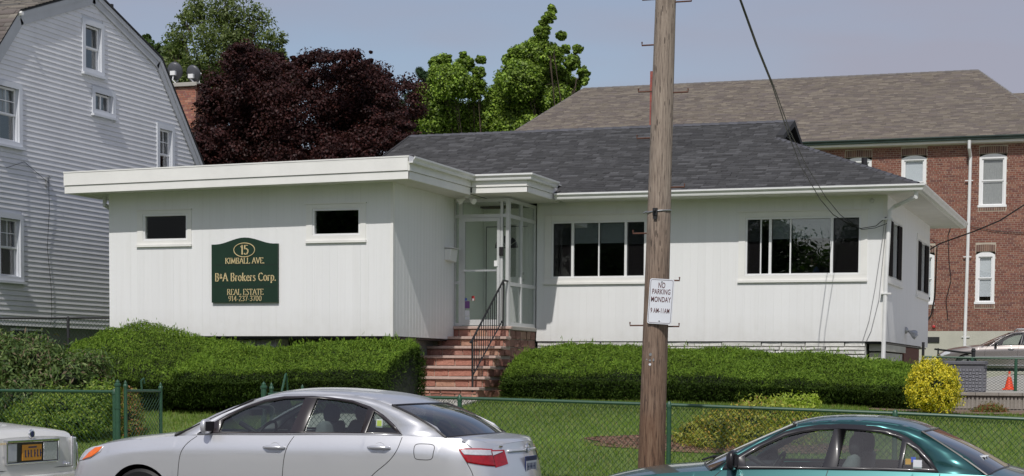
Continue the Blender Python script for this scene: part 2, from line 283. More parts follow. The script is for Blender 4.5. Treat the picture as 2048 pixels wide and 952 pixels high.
class MB:
    def __init__(s): s.v = []; s.f = []; s.c = []
    def add(s, V, Fc, col=None):
        b = len(s.v); s.v += [tuple(p) for p in V]; s.f += [tuple(i + b for i in f) for f in Fc]
        s.c += [col or (1, 1, 1)] * len(V); return s
    def hexa(s, p, col=None):
        return s.add(p, [(0, 3, 2, 1), (4, 5, 6, 7), (0, 1, 5, 4), (1, 2, 6, 5), (2, 3, 7, 6), (3, 0, 4, 7)], col)
    def box(s, x0, x1, y0, y1, z0, z1, col=None):
        return s.hexa([(x0, y0, z0), (x1, y0, z0), (x1, y1, z0), (x0, y1, z0), (x0, y0, z1), (x1, y0, z1), (x1, y1, z1), (x0, y1, z1)], col)
    def fb(s, fr, u0, u1, v0, v1, d0, d1, col=None):
        return s.hexa([fr(u0, v0, d1), fr(u1, v0, d1), fr(u1, v0, d0), fr(u0, v0, d0), fr(u0, v1, d1), fr(u1, v1, d1), fr(u1, v1, d0), fr(u0, v1, d0)], col)
    def prism(s, poly, f0, f1, col=None):
        """poly list of 2d points; f0,f1 map 2d -> 3d for the two caps"""
        n = len(poly); A = [f0(*q) for q in poly]; B = [f1(*q) for q in poly]
        tri = tessellate_polygon([[Vector((q[0], q[1], 0)) for q in poly]])
        Fc = [tuple(t) for t in tri] + [tuple(i + n for i in reversed(t)) for t in tri] + [(i, (i + 1) % n, (i + 1) % n + n, i + n) for i in range(n)]
        return s.add(A + B, Fc, col)
    def tube(s, pts, r, n=6, col=None, caps=True, closed=False):
        pts = [Vector(p) for p in pts]; k = len(pts); rr = r if isinstance(r, (list, tuple)) else [r] * k
        V = []; up = None
        for i, p in enumerate(pts):
            a = pts[(i - 1) % k] if (closed or i) else pts[0]; b = pts[(i + 1) % k] if (closed or i < k - 1) else pts[-1]
            t = (b - a).normalized() if (b - a).length > 1e-9 else Vector((0, 0, 1))
            if up is None:
                up = Vector((0, 0, 1)) if abs(t.z) < 0.9 else Vector((1, 0, 0))
            x = t.cross(up).normalized(); y = x.cross(t).normalized(); up = y
            for j in range(n):
                q = 2 * math.pi * j / n; V.append(p + (x * math.cos(q) + y * math.sin(q)) * rr[i])
        Fc = []
        for i in range(k if closed else k - 1):
            i2 = (i + 1) % k
            for j in range(n):
                Fc.append((i * n + j, i * n + (j + 1) % n, i2 * n + (j + 1) % n, i2 * n + j))
        if caps and not closed: Fc += [tuple(reversed(range(n))), tuple((k - 1) * n + j for j in range(n))]
        return s.add(V, Fc, col)
    def cyl(s, a, b, r, n=10, r2=None, col=None): return s.tube([a, b], [r, r if r2 is None else r2], n, col)
    def lathe(s, prof, c, n=12, col=None, axis='z'):
        V = []
        for (r, h) in prof:
            for j in range(n):
                q = 2 * math.pi * j / n; x, y = r * math.cos(q), r * math.sin(q)
                V.append((c[0] + x, c[1] + y, c[2] + h) if axis == 'z' else (c[0] + x, c[1] + h, c[2] + y) if axis == 'y' else (c[0] + h, c[1] + x, c[2] + y))
        Fc = [(i * n + j, i * n + (j + 1) % n, (i + 1) * n + (j + 1) % n, (i + 1) * n + j) for i in range(len(prof) - 1) for j in range(n)]
        Fc += [tuple(reversed(range(n))), tuple((len(prof) - 1) * n + j for j in range(n))]
        return s.add(V, Fc, col)
    def build(s, name, m, parent=None, smooth=False, bevel=0.0, local=False, tint=False, recalc=True, merge=0.0):
        me = bpy.data.meshes.new(name)
        off = wloc(parent) if (parent is not None and not local) else Vector((0, 0, 0))
        me.from_pydata([(a[0] - off.x, a[1] - off.y, a[2] - off.z) for a in s.v], [], s.f)
        if tint:
            a = me.color_attributes.new('tint', 'FLOAT_COLOR', 'POINT')
            c = np.ones((len(s.v), 4), dtype=np.float32); c[:, :3] = np.array(s.c, dtype=np.float32); a.data.foreach_set('color', c.ravel())
        if recalc or merge:
            bm = bmesh.new(); bm.from_mesh(me)
            if merge: bmesh.ops.remove_doubles(bm, verts=bm.verts, dist=merge)
            bmesh.ops.recalc_face_normals(bm, faces=bm.faces)
            if bevel: bmesh.ops.bevel(bm, geom=list(bm.edges), offset=bevel, segments=1, affect='EDGES', clamp_overlap=True)
            bm.to_mesh(me); bm.free()
        if smooth:
            for p in me.polygons: p.use_smooth = True
            if smooth != 'all':
                try: me.set_sharp_from_angle(angle=math.radians(smooth if smooth is not True else 40))
                except Exception: pass
        me.update(); me.materials.append(m)
        o = bpy.data.objects.new(name, me); COL.objects.link(o); o.parent = parent
        return o
def FY(Y0): return lambda u, v, d: (u, Y0 - d, v)          # wall facing the street (-Y)
def FX(X0): return lambda u, v, d: (X0 + d, u, v)          # wall facing +X
def pchip(pts):
    xs = np.array([p[0] for p in pts], float); ys = np.array([p[1] for p in pts], float)
    h = np.diff(xs); d = np.diff(ys) / h; m = np.zeros(len(xs)); m[0] = d[0]; m[-1] = d[-1]
    for i in range(1, len(xs) - 1):
        if d[i - 1] * d[i] > 0:
            w1 = 2 * h[i] + h[i - 1]; w2 = h[i] + 2 * h[i - 1]; m[i] = (w1 + w2) / (w1 / d[i - 1] + w2 / d[i])
    def f(x):
        x = min(max(x, xs[0]), xs[-1]); i = min(max(int(np.searchsorted(xs, x)) - 1, 0), len(h) - 1)
        t = (x - xs[i]) / h[i]; t2, t3 = t * t, t * t * t
        return float((2 * t3 - 3 * t2 + 1) * ys[i] + (t3 - 2 * t2 + t) * h[i] * m[i] + (-2 * t3 + 3 * t2) * ys[i + 1] + (t3 - t2) * h[i] * m[i + 1])
    return f
def jit(a): return random.uniform(-a, a)

# ------------------------------------------------------------------ terrain
def street_z(x): return -0.14 - 0.0211 * min(max(x, -30), 12)
_fx = [-60, -25, -13.4, -8.6, -5.5, -2.7, -1.2, 3, 12, 60]; _fz = [0.30, 0.27, 0.272, 0.245, 0.185, 0.117, 0.06, -0.05, -0.2, -0.4]
def fence_z(x): return float(np.interp(x, _fx, _fz))
def gz(x, y):
    if y <= 17.2: return street_z(x) - 0.02
    if y <= 22:
        t = (y - 17.3) / 4.7; return (street_z(x) + 0.13) * (1 - t) + fence_z(x) * t
    hb = float(np.interp(x, [-22, -17, -12.8, -5, -3], [1.35, 1.12, 1.17, 1.08, 1.0]))
    if y <= 31:
        t = (y - 22) / 9.0; t = 0.85 * t + 0.15 * t * t * (3 - 2 * t); return fence_z(x) * (1 - t) + hb * t
    if y <= 60:
        t = (y - 31) / 29.0; return hb * (1 - t) + 1.62 * t
    return 1.62 + 0.004 * (y - 60)
xs = np.unique(np.concatenate([np.linspace(-700, -40, 12), np.linspace(-40, 12, 105), np.linspace(12, 700, 12)]))
ys = np.unique(np.concatenate([np.linspace(-400, 10, 12), np.linspace(10, 17.2, 6), [17.25, 17.3], np.linspace(17.5, 36, 60), np.linspace(36, 62, 14), np.linspace(62, 1500, 14)]))
V = np.array([(x, y, gz(x, y)) for y in ys for x in xs]); nx = len(xs)
Fc = np.array([(j * nx + i, j * nx + i + 1, (j + 1) * nx + i + 1, (j + 1) * nx + i) for j in range(len(ys) - 1) for i in range(nx - 1)])
g = npmesh('ground', V, Fc, 4, M['ground'], smooth=True); kind(g, 'structure')
def strip(name, x0, x1, y0, y1, zf, m, nx=60, ny=2, lift=0.0):
    X = np.linspace(x0, x1, nx); Y = np.linspace(y0, y1, ny)
    V = np.array([(x, y, zf(x, y) + lift) for y in Y for x in X])
    Fc = np.array([(j * nx + i, j * nx + i + 1, (j + 1) * nx + i + 1, (j + 1) * nx + i) for j in range(ny - 1) for i in range(nx - 1)])
    return kind(npmesh(name, V, Fc, 4, m), 'structure')
strip('street', -80, 60, 1.2, 17.05, lambda x, y: street_z(x), M['asphalt'], lift=0.012)
k = MB()
X = np.linspace(-80, 60, 71)
for a, b in zip(X[:-1], X[1:]):
    za, zb = street_z(a), street_z(b)
    k.hexa([(a, 17.05, za - 0.1), (b - 0.006, 17.05, zb - 0.1), (b - 0.006, 17.21, zb - 0.1), (a, 17.21, za - 0.1), (a, 17.07, za + 0.13), (b - 0.006, 17.07, zb + 0.13), (b - 0.006, 17.21, zb + 0.135), (a, 17.21, za + 0.135)])
kind(k.build('kerb', M['concrete']), 'structure')
# front path from the gate to the foot of the steps
def in_path(x, y):
    if 29.2 <= y <= 31.6 and -13.4 <= x <= -11.25: return True
    if 21.6 <= y < 29.2: return -13.2 <= x <= -11.5 + 0.25 * max(0, (y - 27.2) / 2.0)
    return False
k = MB(); ysl = list(np.arange(21.6, 31.5, 1.0)) + [31.6]
for a, b in zip(ysl[:-1], ysl[1:]):
    f = lambda y: -11.25 if y >= 29.2 else -11.5 + 0.25 * max(0, (y - 27.2) / 2.0)
    for (q0, q1) in [(a, b - 0.012)]:
        Pq = [(-13.25, q0), (f(q0), q0), (f(q1), q1), (-13.25, q1)]
        k.hexa([(x, y, gz(x, y) - 0.1) for x, y in Pq] + [(x, y, gz(x, y) + 0.035) for x, y in Pq])
kind(k.build('front_path', M['concrete']), 'structure')
strip('pavement', -80, 60, 18.9, 20.3, gz, M['concrete'], lift=0.03)
def dz(x, y): return float(np.interp(y, [33.2, 58, 70], [1.36, 1.72, 1.8]))
strip('driveway', -3.9, 40, 33.35, 61.7, dz, M['concrete'], nx=20, ny=12)
# ================================================================== the white office building
def sub(a, b, holes):
    """subtract intervals"""
    out = [(a, b)]
    for (p, q) in holes:
        nxt = []
        for (c, d) in out:
            if q <= c or p >= d: nxt.append((c, d))
            else:
                if p > c: nxt.append((c, p))
                if q < d: nxt.append((q, d))
        out = nxt
    return [o for o in out if o[1] - o[0] > 0.01]
def wall(mb, fr, u0, u1, v0, v1, holes, d0=-0.12, d1=0.0):
    """solid wall slab with rectangular openings (u0,u1,v0,v1)"""
    cuts = sorted({u0, u1, *[h[0] for h in holes], *[h[1] for h in holes]})
    for a, b in zip(cuts[:-1], cuts[1:]):
        hs = [(h[2], h[3]) for h in holes if h[0] < b - 1e-6 and h[1] > a + 1e-6]
        for c, d in sub(v0, v1, hs): mb.fb(fr, a, b, c, d, d0, d1)
def planks(fr, u0, u1, pitch, v0, v1, holes, parent, m, name='plank', th=0.018, gap=0.0, gi=0.002, gd=0.0012):
    n = int(round((u1 - u0) / pitch)); pw = (u1 - u0) / n
    for i in range(n):
        a, b = u0 + i * pw, u0 + (i + 1) * pw - gap
        cuts = sorted({a, b, *[x for h in holes for x in h[:2] if a < x < b]})
        for c, d in zip(cuts[:-1], cuts[1:]):
            hs = [(h[2], h[3]) for h in holes if h[0] < d - 1e-6 and h[1] > c + 1e-6]
            hi = v1(0.5 * (c + d)) if callable(v1) else v1
            for e, f in sub(v0, hi, hs):
                dd = th + jit(0.0006); k = MB()
                k.hexa([fr(c + gi, e, dd), fr(d - gi, e, dd), fr(d - 0.0002, e, dd - gd), fr(c + 0.0002, e, dd - gd), fr(c + gi, f, dd), fr(d - gi, f, dd), fr(d - 0.0002, f, dd - gd), fr(c + 0.0002, f, dd - gd)]); k.build(name, m, parent)
FLOOR, TOP = 2.33, 5.06
XL, XC, XV, XR = -18.57, -12.74, -11.60, -4.60
YL, YV, YR, YB = 30.30, 33.40, 35.10, 42.60
office = thing('office_building', 'single storey white vertical board office with charcoal hip roof and green sign', 'building', (-11.5, 35.0, 1.1))
# (trim outer), (glass opening)
wL = [((-17.952, -16.80, 3.985, 4.665), (-17.83, -16.88, 4.10, 4.60)), ((-14.432, -13.249, 4.0, 4.70), (-14.315, -13.36, 4.13, 4.625))]
wR = [((-11.41, -9.17, 3.45, 4.83), (-11.27, -9.30, 3.575, 4.715)), ((-7.43, -4.94, 3.45, 4.81), (-7.30, -5.065, 3.585, 4.71))]
sR = [((35.10, 37.55, 3.42, 4.78), (35.25, 37.38, 3.55, 4.67)), ((40.05, 42.5, 3.36, 4.74), (40.2, 42.36, 3.50, 4.62))]
hL = [g for t, g in wL]; hR = [g for t, g in wR]; hS = [(35.30, 37.38, 3.55, 4.67), (40.2, 42.36, 3.50, 4.62)]
kw = MB()
wall(kw, FY(YL), XL, XC, FLOOR, TOP, hL); wall(kw, FX(XC - 0.0), YL + 0.125, YV + 1.5, FLOOR, TOP, [])
wall(kw, FY(YR), XV + 0.01, XR - 0.125, FLOOR, 5.12, hR); wall(kw, FX(XR), YR + 0.0, YB, FLOOR, 5.12, hS)
kw.box(XL, XL + 0.12, YL + 0.125, 40, FLOOR, TOP); kw.box(XL, XR - 0.2, YB, YB + 0.12, FLOOR, 5.12)
kw.build('wall', M['trim'], office)
planks(FY(YL), XL, XC, 0.152, FLOOR - 0.02, TOP, hL, office, M['white'])
planks(FX(XC), YL + 0.004, YV - 0.03, 0.152, FLOOR - 0.02, TOP, [], office, M['white'], gi=0.005, gd=0.004)
planks(FY(YR), XV + 0.02, XR, 0.152, FLOOR - 0.02, 5.12, hR, office, M['white'])
planks(FX(XR), YR + 0.004, YB, 0.152, FLOOR - 0.02, 5.12, hS, office, M['white'])
k = MB(); k.box(XC - 0.03, XC + 0.022, YL - 0.022, YL + 0.05, FLOOR - 0.03, TOP); k.build('corner_board', M['trim'], office)
k = MB(); k.box(XR - 0.05, XR + 0.026, YR - 0.024, YR + 0.05, FLOOR - 0.03, 5.12); k.build('corner_board', M['trim'], office)
# interior: floor, ceiling and one dim back wall so the rooms are real
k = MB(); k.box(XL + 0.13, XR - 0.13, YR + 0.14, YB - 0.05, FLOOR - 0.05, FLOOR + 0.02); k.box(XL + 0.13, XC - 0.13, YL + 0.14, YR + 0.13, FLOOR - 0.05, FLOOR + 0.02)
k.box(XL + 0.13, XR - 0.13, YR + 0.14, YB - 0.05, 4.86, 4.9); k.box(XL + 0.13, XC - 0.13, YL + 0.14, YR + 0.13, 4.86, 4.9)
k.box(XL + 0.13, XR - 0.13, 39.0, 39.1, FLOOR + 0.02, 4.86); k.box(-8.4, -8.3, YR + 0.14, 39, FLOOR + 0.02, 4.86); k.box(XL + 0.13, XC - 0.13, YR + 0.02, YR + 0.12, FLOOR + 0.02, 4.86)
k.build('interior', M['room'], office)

def window(fr, outer, g, bars, parent, sill=True, head=True, sashes=(), pane=M['wpane'], shade=None, deep=0.05, fw=0.038, frm=None, name='window', lip=0.062):
    """outer trim rectangle, glazed opening g, bars = list of (u, width) vertical members"""
    frm = frm or M['vinyl']
    k = MB(); o0, o1, p0, p1 = outer; a, b, c, d = g
    k.fb(fr, o0, a, c, p1 - 0.0, 0.018, 0.034); k.fb(fr, b, o1, c, p1, 0.018, 0.034)
    k.fb(fr, a + 0.001, b - 0.001, d, p1, 0.018, 0.034); k.fb(fr, o0, o1, p0 + 0.045, c - 0.001, 0.018, 0.036)
    wo_ = k.build(name, M['trim'], parent)
    if sill:
        k = MB(); k.fb(fr, o0 - 0.01, o1 + 0.01, p0, p0 + 0.044, 0.018, lip); k.build('sill', M['trim'], wo_)
    if head:
        k = MB(); k.fb(fr, o0 - 0.015, o1 + 0.015, p1 + 0.001, p1 + 0.02, 0.018, 0.055); k.build('head_trim', M['trim'], wo_)
    k = MB(); r = -0.022
    k.fb(fr, a + 0.002, a + fw, c + 0.002, d - 0.002, r - 0.04, 0.022); k.fb(fr, b - fw, b - 0.002, c + 0.002, d - 0.002, r - 0.04, 0.022)
    k.fb(fr, a + fw, b - fw, c + 0.002, c + fw, r - 0.04, 0.020); k.fb(fr, a + fw, b - fw, d - fw, d - 0.002, r - 0.04, 0.020)
    for (u, wd) in bars: k.fb(fr, u - wd / 2, u + wd / 2, c + fw, d - fw, r - 0.03, 0.006 if wd > .04 else -0.004)
    k.build('frame', frm, wo_)
    k = MB(); k.fb(fr, a + fw, b - fw, c + fw, d - fw, r - 0.012, r - 0.006); k.build('pane', pane, wo_)
    if shade:
        for (s0, s1, zb) in shade:
            k = MB(); k.fb(fr, s0, s1, zb, d - 0.03, r - 0.055, r - 0.052); k.fb(fr, s0, s1, zb - 0.018, zb, r - 0.06, r - 0.046); k.build('roller_shade', M['shade'], wo_)
    return wo_
for t, g in wL: window(FY(YL), t, g, [], office)
w1 = window(FY(YR), wR[0][0], wR[0][1], [(-10.83, 0.05), (-10.28, 0.024), (-9.72, 0.05)], office, shade=[(-11.24, -10.86, 4.27), (-10.80, -10.30, 4.29), (-10.26, -9.75, 4.29), (-9.69, -9.33, 4.26)])
w2 = window(FY(YR), wR[1][0], wR[1][1], [(-7.0, 0.022), (-6.815, 0.05), (-6.42, 0.024), (-5.62, 0.05)], office, shade=[(-7.26, -7.02, 4.27), (-6.78, -6.44, 4.31), (-6.40, -5.65, 4.31), (-5.59, -5.10, 4.30)])
for wn, sc in ((w1, [(-11.24, -10.87), (-9.68, -9.335)]), (w2, [(-7.265, -7.01), (-5.59, -5.10)])):
    for a, b in sc:
        k = MB(); k.fb(FY(YR), a, b, 3.615, 3.63, -0.02, -0.012); k.fb(FY(YR), a, b, 4.665, 4.68, -0.02, -0.012); k.fb(FY(YR), a, a + 0.015, 3.63, 4.665, -0.02, -0.012); k.fb(FY(YR), b - 0.015, b, 3.63, 4.665, -0.02, -0.012)
        sf = k.build('screen_frame', M['blackgloss'], wn)
        k = MB(); k.fb(FY(YR), a + .015, b - .015, 3.63, 4.665, -0.0165, -0.016); k.build('insect_screen', M['mesh'], wn)
window(FX(XR), sR[0][0], hS[0], [(35.98, 0.05), (36.75, 0.05)], office, head=False, pane=glass('side_window_glass', (0.3, 0.32, 0.32), fac=2.2), frm=M['alum'])
window(FX(XR), sR[1][0], hS[1], [(40.9, 0.05), (41.65, 0.05)], office, head=False, pane=bpy.data.materials['side_window_glass'], frm=M['alum'])
for (a, b, c, d) in [(35.30, 35.97, 3.58, 4.64), (36.77, 37.36, 3.58, 4.64), (40.22, 40.88, 3.53, 4.59), (41.68, 42.34, 3.53, 4.59)]:
    k = MB(); k.fb(FX(XR), a, b, c, d, 0.031, 0.038); k.build('window_screen', M['screen'], office)

# ---- vestibule: stone base, slab, aluminium storefront
vest = MB()
def tint_stone(): 
    b = random.choice([(0.42, 0.20, 0.145), (0.37, 0.165, 0.12), (0.46, 0.26, 0.18), (0.31, 0.135, 0.10), (0.44, 0.22, 0.17)])
    f = random.uniform(0.82, 1.12); return (b[0] * f, b[1] * f, b[2] * f)
def stones(fr, u0, u1, v0, v1, parent, m, rows=1, wmin=0.25, wmax=0.62, th=0.03, tints=tint_stone, name='stone', stuff=False, irregular=0.006):
    """a coursed stone face: each stone its own piece with a rough bevelled front"""
    ks = []
    zs = [v0 + (v1 - v0) * i / rows for i in range(rows + 1)]
    for i in range(1, rows): zs[i] += jit((v1 - v0) / rows * 0.18)
    for a, b in zip(zs[:-1], zs[1:]):
        u = u0 - random.uniform(0, wmin)
        while u < u1:
            wd = random.uniform(wmin, wmax); p, q = max(u, u0), min(u + wd, u1); u += wd
            if u1 - q < wmin * 0.5: q = u1; u = u1
            if q - p < 0.05: continue
            e = 0.006 if tints else 0.003; t = th + jit(0.012); bv = 0.012
            k = MB()
            B = [fr(p + e, a + e, 0), fr(q - e, a + e, 0), fr(q - e, b - e, 0), fr(p + e, b - e, 0)]
            I = lambda x: x + jit(irregular)
            mid = 0.5 * (p + q) + jit(0.2 * (q - p))
            Fr = [fr(I(p + bv), I(a + bv), t + jit(0.008)), fr(mid, I(a + bv), t + jit(0.012)), fr(I(q - bv), I(a + bv), t + jit(0.008)), fr(I(q - bv), I(b - bv), t + jit(0.008)), fr(mid + jit(0.03), I(b - bv), t + jit(0.012)), fr(I(p + bv), I(b - bv), t + jit(0.008))]
            k.add(B + Fr, [(0, 1, 6, 5, 4), (1, 2, 7, 6), (2, 3, 9, 8, 7), (3, 0, 4, 9), (4, 5, 8, 9), (5, 6, 7, 8), (3, 2, 1, 0)], tints() if tints else None)
            k.build(name, m, parent, tint=bool(tints))
steps = thing('entrance_steps', 'red sandstone steps with pale treads leading up to the glass door', 'steps', (-12.3, 31.5, 1.15))
NZ = [2.565, 2.362, 2.172, 1.985, 1.785, 1.585, 1.388, 1.175]
SX0, SX1 = -13.18, -11.56
k = MB()
for i in range(7):
    y0 = YV - 0.04 - 0.3 * i; top = NZ[i] - 0.055; nb = 0.9
    k.box(SX0 + 0.03, SX1 - 0.02, y0 + 0.035, (YV + 0.06 if i == 0 else y0 + 0.34), 0.9, top)
k.build('core', M['mortar'], steps)
for i in range(7):
    y0 = YV - 0.04 - 0.3 * i
    left = -12.95 if i < 2 else SX0
    stones(FY(y0 + 0.035), left, SX1 - 0.02, NZ[i + 1] + 0.0, NZ[i] - 0.055, steps, M['redstone'], rows=1 if i != 6 else 2, wmin=0.2, wmax=0.5, th=0.022)
    k = MB(); k.box(left - 0.02, SX1 + 0.045, y0 - 0.03, y0 + 0.29 if i else YV + 0.03, NZ[i] - 0.053, NZ[i]); k.build('tread', M['tread'], steps, bevel=0.008)
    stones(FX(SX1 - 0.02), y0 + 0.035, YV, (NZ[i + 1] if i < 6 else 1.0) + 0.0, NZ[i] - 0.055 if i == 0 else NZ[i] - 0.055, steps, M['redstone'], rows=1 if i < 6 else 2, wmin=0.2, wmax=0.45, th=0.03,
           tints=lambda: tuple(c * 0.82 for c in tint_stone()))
# wrought iron handrail on the steps
rail = MB(); p0 = Vector((-11.72, YV - 0.14, NZ[0])); pb = Vector((-12.08, YV - 0.14 - 0.3 * 6, NZ[6]))
pa = Vector((-11.72, 33.12, 2.60)); pb = Vector((-12.07, 31.62, 1.42))
ta, tb = Vector((-11.62, 33.15, 3.44)), Vector((-11.67, 31.58, 2.27))
rail.tube([ta + Vector((0, 0.28, 0)), ta, tb, tb + Vector((-0.03, -0.04, -0.06))], 0.021, 6)
rail.tube([Vector((-11.62, 33.10, 2.66)), Vector((-11.67, 31.6, 1.60))], 0.016, 4)
rail.tube([ta + Vector((0, 0.28, 0)), (ta.x, ta.y + 0.28, 2.56)], 0.019, 6); rail.tube([ta, (ta.x, ta.y, 2.56)], 0.019, 6)
rail.tube([tb, (tb.x + 0.01, tb.y, 1.3)], 0.021, 6)
hr = rail.build('handrail', M['iron'], steps, smooth=True)
base = None
for i in range(1, 14):
    t = i / 14.0; a = ta.lerp(tb, t); lo = Vector((-11.62, 33.10, 2.66)).lerp(Vector((-11.67, 31.6, 1.60)), t)
    if base is None or True:
        k = MB(); k.tube([a, (lo.x, a.y, lo.z)], 0.0085, 4); k.build('baluster', M['iron'], hr)
# vestibule base
k = MB(); k.box(XC - 0.14, XV - 0.03, YV + 0.03, YR + 0.1, 0.9, 2.50); k.build('vestibule_base', M['mortar'], office)
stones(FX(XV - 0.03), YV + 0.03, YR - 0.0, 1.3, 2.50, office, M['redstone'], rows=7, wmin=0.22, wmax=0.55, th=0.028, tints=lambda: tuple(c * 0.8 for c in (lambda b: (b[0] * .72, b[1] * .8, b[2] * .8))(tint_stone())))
k = MB(); k.box(XC - 0.13, XV + 0.03, YV + 0.002, YR, 2.50, 2.575); k.build('vestibule_slab', M['concrete'], office, bevel=0.008)
F1, F2 = FY(YV), FX(XV)
Z0, ZT, ZH = 2.577, 4.68, 5.04
vf = MB()
for (a, b) in [(-12.76, -12.70), (-12.635, -12.565), (-11.775, -11.725), (-11.665, -11.60)]: vf.fb(F1, a, b, Z0, ZH, -0.06, 0.0)
vf.fb(F1, -12.70, -11.665, ZH - 0.06, ZH, -0.055, -0.004); vf.fb(F1, -12.70, -11.665, ZT, ZT + 0.065, -0.055, -0.004)
vf.fb(F1, -12.70, -12.635, 3.40, 3.45, -0.05, -0.008); vf.fb(F1, -12.70, -12.635, Z0, Z0 + 0.06, -0.05, -0.008); vf.fb(F1, -11.725, -11.665, Z0, Z0 + 0.06, -0.05, -0.008); vf.fb(F1, -11.725, -11.665, 3.40, 3.45, -0.05, -0.008)
for (a, b) in [(YV + 0.062, YV + 0.11), (34.17, 34.23), (YR - 0.06, YR - 0.0)]: vf.fb(F2, a, b, Z0, ZH, -0.06, 0.0)
for (c, d) in [(Z0, Z0 + 0.07), (3.36, 3.43), (ZT - 0.01, ZT + 0.06), (ZH - 0.06, ZH)]:
    vf.fb(F2, YV + 0.11, 34.17, c, d, -0.055, -0.004); vf.fb(F2, 34.23, YR - 0.06, c, d, -0.055, -0.004)
ves = vf.build('vestibule_frame', M['alum'], office)
for (fr, a, b, c, d) in [(F1, -12.70, -12.635, Z0 + 0.06, 3.40), (F1, -12.70, -12.635, 3.45, ZT), (F1, -12.70, -12.635, ZT + 0.065, ZH - 0.06), (F1, -12.565, -11.775, ZT + 0.065, ZH - 0.06), (F1, -11.725, -11.665, Z0 + 0.06, ZT), (F1, -11.725, -11.665, ZT + 0.065, ZH - 0.06),
                         (F2, YV + 0.11, 34.17, Z0 + 0.07, 3.36), (F2, 34.23, YR - 0.06, Z0 + 0.07, 3.36), (F2, YV + 0.11, 34.17, 3.43, ZT - 0.01), (F2, 34.23, YR - 0.06, 3.43, ZT - 0.01), (F2, YV + 0.11, 34.17, ZT + 0.06, ZH - 0.06), (F2, 34.23, YR - 0.06, ZT + 0.06, ZH - 0.06)]:
    k = MB(); k.fb(fr, a, b, c, d, -0.034, -0.028); k.build('pane', M['vpane'], ves)
dr = MB(); a, b = -12.56, -11.78
dr.fb(F1, a, a + 0.055, Z0 + 0.01, ZT - 0.005, -0.05, 0.012); dr.fb(F1, b - 0.06, b, Z0 + 0.01, ZT - 0.005, -0.05, 0.012)
dr.fb(F1, a + 0.055, b - 0.06, Z0 + 0.01, Z0 + 0.12, -0.048, 0.010); dr.fb(F1, a + 0.055, b - 0.06, ZT - 0.075, ZT - 0.005, -0.048, 0.010)
door = dr.build('front_door', M['alum'], office)
k = MB(); k.fb(F1, a + 0.055, b - 0.06, Z0 + 0.12, ZT - 0.075, -0.022, -0.016); k.build('door_glass', M['vpane'], door)
k = MB(); k.fb(F1, a + 0.05, b - 0.055, 3.63, 3.665, 0.05, 0.07); k.fb(F1, a + 0.07, a + 0.09, 3.635, 3.66, 0.0, 0.05); k.fb(F1, b - 0.09, b - 0.07, 3.635, 3.66, 0.0, 0.05); k.build('push_bar', M['alumbright'], door)
k = MB(); k.fb(F1, b - 0.11, b - 0.04, 3.73, 3.84, 0.013, 0.03); k.build('lock_plate', M['vinyl'], door)
for (u, v, ww, hh, m_) in [(-12.47, 2.87, .12, .14, 'sticker'), (-12.47, 2.72, .12, .11, 'signwhite'), (-12.47, 2.60 + .05, .12, .06, 'signwhite'), (-12.49, 3.02, .05, .05, 'stickerblue'), (-12.34, 3.02, .06, .09, 'red'), (-12.34, 3.02, .035, .04, 'signwhite')]:
    k = MB(); off = -0.0155 if m_ != 'signwhite' or u < -12.4 else -0.0135
    k.fb(F1, u - ww / 2, u + ww / 2, v + 0.05, v + hh + 0.05, off, off + 0.0015); k.build('window_sticker', M[m_], door)
k = MB(); k.fb(F1, -11.785, -11.70, 3.93, 4.10, 0.013, 0.05); k.build('keypad', M['blackgloss'], office, bevel=0.006)
# inside of the vestibule
k = MB(); k.box(XC + 0.0, XV - 0.07, YR - 0.02, YR + 0.0, Z0, 5.0); k.box(XC + 0.0, XC + 0.015, YV + 0.07, YR - 0.03, Z0, 5.0); k.build('vestibule_wall', M['roomwall'], office)
k = MB(); k.fb(FY(YR - 0.02), -12.66, -11.76, Z0 + 0.01, 4.62, 0.001, 0.03); idr = k.build('inner_door', M['roomwall'], office)
k = MB(); k.fb(FY(YR - 0.05), -12.665, -12.65, Z0, 4.64, 0.0, 0.005); k.fb(FY(YR - 0.05), -12.65, -11.77, 4.625, 4.64, 0.0, 0.005); k.build('door_seam', M['black'], idr)
k = MB(); cx, cz = -12.22, 4.20
k.prism([(cx + 0.25 * math.cos(q), cz + 0.25 * math.sin(q)) for q in np.linspace(0, math.pi, 13)], lambda x, z: (x, YR - 0.054, z), lambda x, z: (x, YR - 0.06, z)); k.build('fanlight', M['black'], idr)
for q in (0.35 * math.pi, 0.65 * math.pi, 0.82 * math.pi, 0.18 * math.pi):
    k = MB(); k.tube([(cx + 0.03 * math.cos(q), YR - 0.062, cz + 0.03 * math.sin(q)), (cx + 0.26 * math.cos(q), YR - 0.062, cz + 0.26 * math.sin(q))], 0.008, 4); k.build('fanlight_bar', M['roomwall'], idr)
for z in (3.55, 3.68):
    k = MB(); k.lathe([(0.03, 0), (0.03, -0.02), (0.02, -0.04)], (-11.86, YR - 0.05, z), 10, axis='y'); k.build('door_knob', M['alumbright'], idr)

